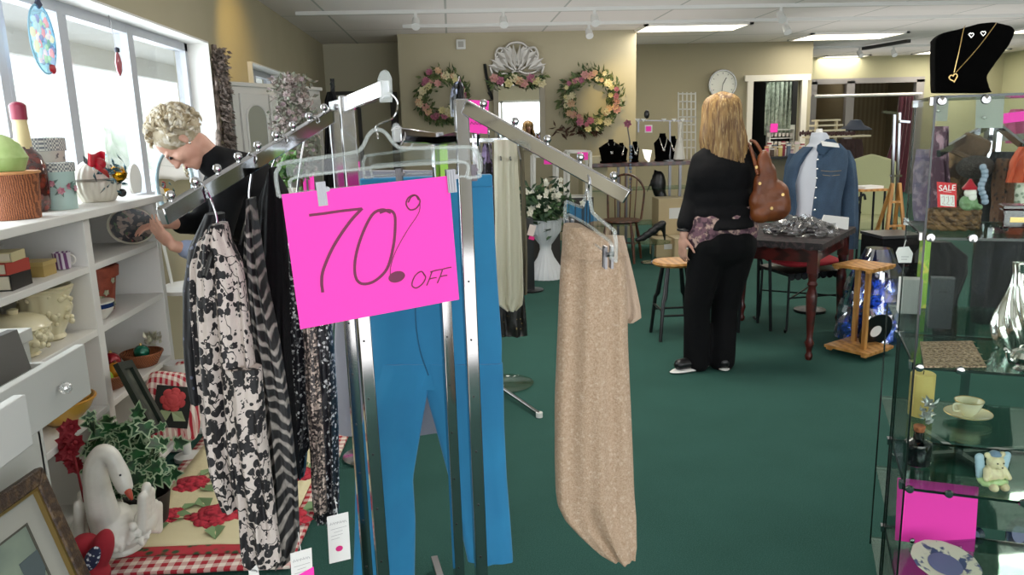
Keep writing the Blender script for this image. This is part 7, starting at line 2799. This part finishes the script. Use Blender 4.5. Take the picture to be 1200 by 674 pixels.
# ---- third compartment
z = zs_[2] + .001
c = onshelf(1078, 484, z)
c = onshelf(1078, 486, z)
t = thing('candle', 'pale yellow pillar candle in the lower glass unit', 'candle', c)
MB().lathe([(.034, 0), (.036, .003), (.036, .136), (.032, .139), (.02, .134)], c, seg=28).obj('wax', mat('yellow wax', '#d9c070', .5, emis=('#d9b050', .05)), t)
MB().cyl(c + V(0, 0, .132), c + V(.002, 0, .146), .0014).obj('wick', m_blackp, t)
b = MB()
cc_ = onshelf(1084, 500, z)
foliage(b, lambda: (cc_ + V(rnd.gauss(0, .01), rnd.gauss(0, .01), rnd.uniform(.005, .08)), (0, 0, .8)), 34, .025, .014)
b.obj('silver_leaves', mat('silver white leaves', '#b9bcb8', .3, .6), label='spray of silvery leaves between the candle and the black bottle', cat='ornament')
c = onshelf(1134, 489, z)
t = thing('teacup', 'white teacup with gold rim on its saucer in the glass unit', 'teacup', c + V(0, 0, .006))
m_tea = mat('cream bone china', '#ece4c4', .2, coat=.6)
MB().lathe([(.016, .006), (.018, .01), (.028, .022), (.038, .045), (.041, .055), (.038, .054), (.025, .022)], c, seg=36).obj('cup_body', m_tea, t)
MB().tube([c + V(.041 * math.cos(i / 14 * PI), .041 * math.sin(i / 14 * PI), .0555) for i in range(28)], .0012, 6, closed=True).obj('gold_rim', m_gold, t)
MB().tube(catmull([c + V(-.038, -.008, .05), c + V(-.058, -.012, .05), c + V(-.056, -.012, .03), c + V(-.034, -.008, .026)], 5), .003, 8).obj('handle', m_tea, t)
t = thing('saucer', 'cream saucer under the white teacup', 'saucer', c)
MB().lathe([(.022, 0), (.024, .003), (.05, .008), (.068, .015), (.066, .0165), (.03, .006)], c, seg=40).obj('dish', m_tea, t)
MB().tube([c + V(.067 * math.cos(i / 14 * PI), .067 * math.sin(i / 14 * PI), .016) for i in range(28)], .0012, 6, closed=True).obj('gold_rim', m_gold, t)
c = onshelf(1074, 543, z)
t = thing('glass_bottle', 'squat black bottle with a cork stopper inside the showcase', 'bottle', c)
MB().lathe([(.030, 0), (.034, .003), (.036, .05), (.034, .062), (.014, .072), (.012, .092), (.015, .094)], c, seg=32).obj('body', mat('black glass', '#08080c', .12, coat=1), t)
MB().lathe([(.010, .088), (.013, .094), (.015, .108), (.013, .110)], c, seg=20).obj('cork', mat('cork', '#a8623c', .8, pat=('noise', 80, '#7c4424', .45, .6)), t)
# pastel figurine
c = onshelf(1162, 570, z)
t = thing('figurine', 'pastel ceramic teddy in a blue bonnet at the front of the shelf', 'figurine', c)
b = MB()
b.ball(c + V(0, 0, .032), (.028, .022, .03)).ball(c + V(0, -.004, .068), (.022, .019, .02))
for s in (-1, 1):
    b.ball(c + V(s * .02, 0, .086), (.008, .006, .008)).ball(c + V(s * .014, -.026, .010), (.011, .014, .011)).limb(c + V(s * .022, -.006, .048), c + V(s * .03, -.018, .03), .009, .007, 4)
b.ball(c + V(0, -.022, .062), (.009, .008, .007))
b.obj('body', mat('cream bisque', '#e6dcae', .4, pat=('noise', 60, '#d8c8a0', .45, .6)), t, remesh=.0025, sm=2)
b = MB()
for s in (-1, 1):
    for i in range(5):
        b.ball(c + V(s * (.028 + .004 * i % 3 * .5), .006, .03 + i * .012), (.013, .008, .012), 10, 8)
b.obj('bow_wings', mat('powder blue glaze', '#a9c6d6', .3), t, remesh=.003, sm=2)
b = MB()
for i in range(16):
    a = i / 16 * 2 * PI
    b.ball(c + V(.030 * math.cos(a), .024 * math.sin(a), .018 + .004 * math.sin(3 * a)), (.009, .008, .009), 8, 6)
b.obj('green_skirt', mat('mint glaze', '#b4cf92', .35), t, remesh=.003, sm=2)
MB().lathe([(.014, .084), (.015, .088), (.010, .094), (.002, .096)], c, seg=16).obj('bonnet', mat('slate blue glaze', '#7a93ac', .3), t)
b = MB()
for s in (-1, 1):
    b.ball(c + V(s * .008, -.0235, .072), .002, 8, 6)
b.ball(c + V(0, -.031, .064), .002, 8, 6)
b.obj('eyes', m_blackp, t)

# ---- fourth compartment: pink paper, plates
pA = [P(x, y, y=Y) for x, y, Y in ((1052, 560, 1.93), (1147, 571, 1.93), (1142, 647, 1.93), (1049, 633, 1.93))]
t = thing('pink_notice', 'blank hot pink sheet standing inside the lowest showcase shelf', 'sign', (pA[2] + pA[3]) / 2)
MB().prism(pA, (0, .001, 0)).obj('sheet', m_pink, t, smooth=False)
q = MB()
for f_ in (.2, .8):
    q.ball(pA[3].lerp(pA[2], f_) + V(0, -.004, .008), (.008, .005, .008), 10, 8)
q.parts('clip', m_chrome, t)


def platef(c, r, tilt, label, dark=False):
    t = thing('china_plate', label, 'plate', c)
    rm = Euler((tilt, 0, .1)).to_matrix()
    MB().lathe([(r * .5, 0), (r * .55, .003), (r * .95, .014), (r, .016), (r * .96, .017), (r * .5, .006)], c, seg=48, flute=.012, nf=12, rot=rm).obj('dish', mat('cream blue print', '#e2dcc8', .3, pat=('noise', 32, '#49527c', .56, .62), coat=.5) if not dark else mat('navy plate', '#16203f', .25, coat=.5), t)
    MB().lathe([(r * .2, .0075), (r * .5, .0075), (r * .5, .0085), (r * .2, .0085)], c, seg=40, rot=rm).obj('pattern_ring', mat('blue ring', '#6a6f98', .4), t)


platef(P(1107, 664, z=.30), .085, R(12), 'scalloped cream plate with blue flower print at the bottom right')
platef(P(1141, 627, y=2.25), .03, R(70), 'small navy dish standing behind the pink sheet', True)
platef(P(1192, 626, y=2.2), .055, R(70), 'larger navy plate at the lower right edge behind glass', True)
# supports for the two standing plates
for (px, Y, r) in ((1141, 2.25, .03), (1192, 2.2, .055)):
    c = P(px, 628, y=Y)
    b = MB()
    b.box(c - V(0, -.012, r * 1.05 + .008), (r * 1.2, .05, .01), rotC).tube([c + V(-r * .4, .02, -r), c + V(-r * .3, .03, r * .2)], .002).tube([c + V(r * .4, .02, -r), c + V(r * .3, .03, r * .2)], .002)
    b.obj('plate_stand', m_steel, label='small wire easel holding the %s navy plate' % ('smaller' if r < .04 else 'larger'), cat='plate stand')
# price tag on the left side glass
c = P(1059, 299, y=1.86)
t = thing('price_tag', 'white shaped price tag hanging outside the left side of the showcase', 'price tag', c - V(0, 0, .02))
a_ = [P(x, y, y=1.86) for x, y in ((1050, 296), (1053, 290), (1065, 289), (1070, 297), (1068, 308), (1053, 308))]
MB().prism(a_, (0, .001, 0)).obj('card', m_paper, t, smooth=False)
MB().tube([P(1059, 290, y=1.86), P(1062, 281, y=1.86)], .0007, 5).obj('string', m_paper, t)
b = MB()
stroke(b, [P(1056, 301, y=1.859), P(1065, 301, y=1.859)], .001, .0002, (0, -1, 0))
stroke(b, [P(1056, 304, y=1.859), P(1063, 304, y=1.859)], .001, .0002, (0, -1, 0))
b.obj('small_print', m_scr, t)
# white paper bag and green card beyond the side glass
z = zs_[1] + .001
c = K(.055, .60, z)
t = thing('paper_bag', 'white paper bag on the low glass unit, seen through the showcase side', 'bag', c)
MB().box(c + V(0, 0, .055), (.06, .05, .11), rotC).obj('body', m_paper, t, bevel=.002)
MB().box(c + V(0, 0, .055) + cu_ * .031, (.003, .052, .11), rotC).obj('lilac_edge', mat('lilac edge', '#9a86b4', .6), t)
c = K(.10, .68, z)
t = thing('slim_carton', 'narrow lime green carton beside the white paper bag', 'carton', c)
MB().box(c + V(0, 0, .12), (.03, .02, .24), rotC).obj('body', mat('lime green carton', '#9cc84a', .6, pat=('noise', 40, '#e6dc60', .55, .62)), t)
MB().box(c + V(0, 0, .23), (.031, .021, .02), rotC).obj('yellow_top', mat('yellow top', '#d8cc4c', .6), t)

# ================================================================== CLOTHES BEHIND THE SHOWCASE
t = thing('clothes_rack', 'chrome rack of hats and dark clothes seen through the showcase glass', 'clothes rack', (P(1170, 300, y=3.0).x, 3.0, 0))
b = MB()
pt = P(1160, 145, y=3.0)
b.beam(pt, (pt.x, 3.0, .03), .025, .025).beam((pt.x - .3, 3.0, .03), (pt.x + .5, 3.0, .03), .03, .03).beam((pt.x, 2.7, .03), (pt.x, 3.3, .03), .03, .03)
pt2 = P(1170, 150, y=2.95)
b.beam(pt2, (pt2.x, 2.95, 1.25), .022, .022)
b.parts('post', m_chrome, t)
MB().beam(P(1158, 147, y=3.0), P(1100, 180, y=2.75), .014, .025).obj('arm', m_chrome, t)
MB().beam(P(1170, 148, y=2.95), P(1200, 172, y=2.75), .014, .025).obj('arm', m_chrome, t)
MB().beam(P(1170, 162, y=2.95), P(1225, 158, y=3.0), .014, .025).obj('arm', m_chrome, t)
MB().box(P(1192, 137, y=3.05), (.14, .004, .04), Euler((0, -.08, 0)).to_matrix()).obj('pink_topper', m_pink, t)


def drape(name, rows, Y, col, label, cat, pat=None, th=.08, seed=0, rough=.85):
    cloth(MB(), rows, Y, th, 3, .01, seed=seed).obj(name, mat(name + ' fabric', col, rough, pat=pat), label=label, cat=cat)


drape('lavender_blouse', [(175, 1078, 1090), (200, 1074, 1094), (240, 1073, 1094), (264, 1074, 1092)], 3.1, '#8f84a4', 'lavender blouse seen through the left side of the showcase', 'blouse', ('noise', 30, '#c4b4c8', .5, .6), seed=61)
drape('purple_scarf', [(148, 1100, 1106), (180, 1092, 1108), (215, 1096, 1110), (262, 1092, 1112)], 2.85, '#4a2a3c', 'dark purple scarf hanging at the left end of the rack behind glass', 'scarf', ('noise', 18, '#b08a98', .55, .62), seed=62)
drape('brown_blouse', [(176, 1112, 1150), (200, 1106, 1152), (235, 1108, 1150), (268, 1110, 1150)], 3.05, '#4a3424', 'brown patterned blouse under the felt hat behind glass', 'blouse', ('noise', 20, '#8c6a44', .52, .6), seed=63)
drape('black_coat', [(178, 1166, 1192), (200, 1156, 1206), (240, 1152, 1212), (300, 1142, 1208), (360, 1138, 1190), (378, 1140, 1176)], 2.82, '#0f1012', 'long black coat hanging on the rack behind the showcase', 'coat', ('noise', 8, '#23262c', .5, .7), seed=64)
drape('leopard_scarf', [(186, 1174, 1184), (215, 1168, 1184), (262, 1164, 1184)], 2.72, '#5c3a22', 'brown leopard print scarf over the black coat', 'scarf', ('voronoi', 45, '#1a100a', .4, .2), seed=65)
drape('orange_scarf', [(172, 1196, 1206), (190, 1184, 1206), (214, 1180, 1200)], 2.66, '#c4502c', 'orange red scarf draped over the shoulder of the black coat', 'scarf', seed=66, th=.03)
drape('sequin_shawl', [(200, 1192, 1215), (225, 1186, 1215), (262, 1185, 1215)], 2.68, '#7a8a70', 'green silver sequin shawl at the right edge behind glass', 'shawl', ('voronoi', 60, '#d6d8c4', .3, .5), seed=67, rough=.4)
drape('charcoal_trousers', [(283, 1086, 1112), (300, 1085, 1134), (320, 1088, 1134), (350, 1094, 1120), (420, 1094, 1116)], 3.3, '#17181a', 'charcoal trousers hanging beyond the grey paper bag', 'trousers', seed=68)
drape('rose_blouse', [(128, 1186, 1200), (140, 1176, 1210), (168, 1180, 1212)], 3.3, '#a84a6c', 'pink blouse at the top right behind glass', 'blouse', seed=69, th=.05)
b = MB()
hc = P(1135, 180, y=2.9)
b.lathe([(.10, .0), (.11, -.012), (.102, -.016), (.06, .0), (.062, .04), (.05, .07), (.01, .075)], hc, seg=40, sy=.85, rot=Euler((.3, .35, 0)).to_matrix())
b.obj('felt_hat', mat('brown felt', '#5c4630', .9, pat=('noise', 14, '#7a6244', .5, .7)), label='brown felt hat hanging on the rack behind the showcase', cat='hat')
MB().ball(P(1143, 196, y=2.78), (.07, .05, .045)).obj('fur_hat', mat('dark fur', '#3a322c', 1, bump=1, bscale=120), label='dark grey rounded hat just under the brown felt hat', cat='hat')
q = MB()
for i in range(9):
    q.ball(P(1152 + 2.4 * math.sin(i), 196 + i * 5, y=2.7), .013, 10, 8)
q.obj('bead_necklace', mat('blue grey glass beads', '#8fa0b4', .1, coat=1), label='string of chunky grey glass beads hanging behind the showcase', cat='necklace')
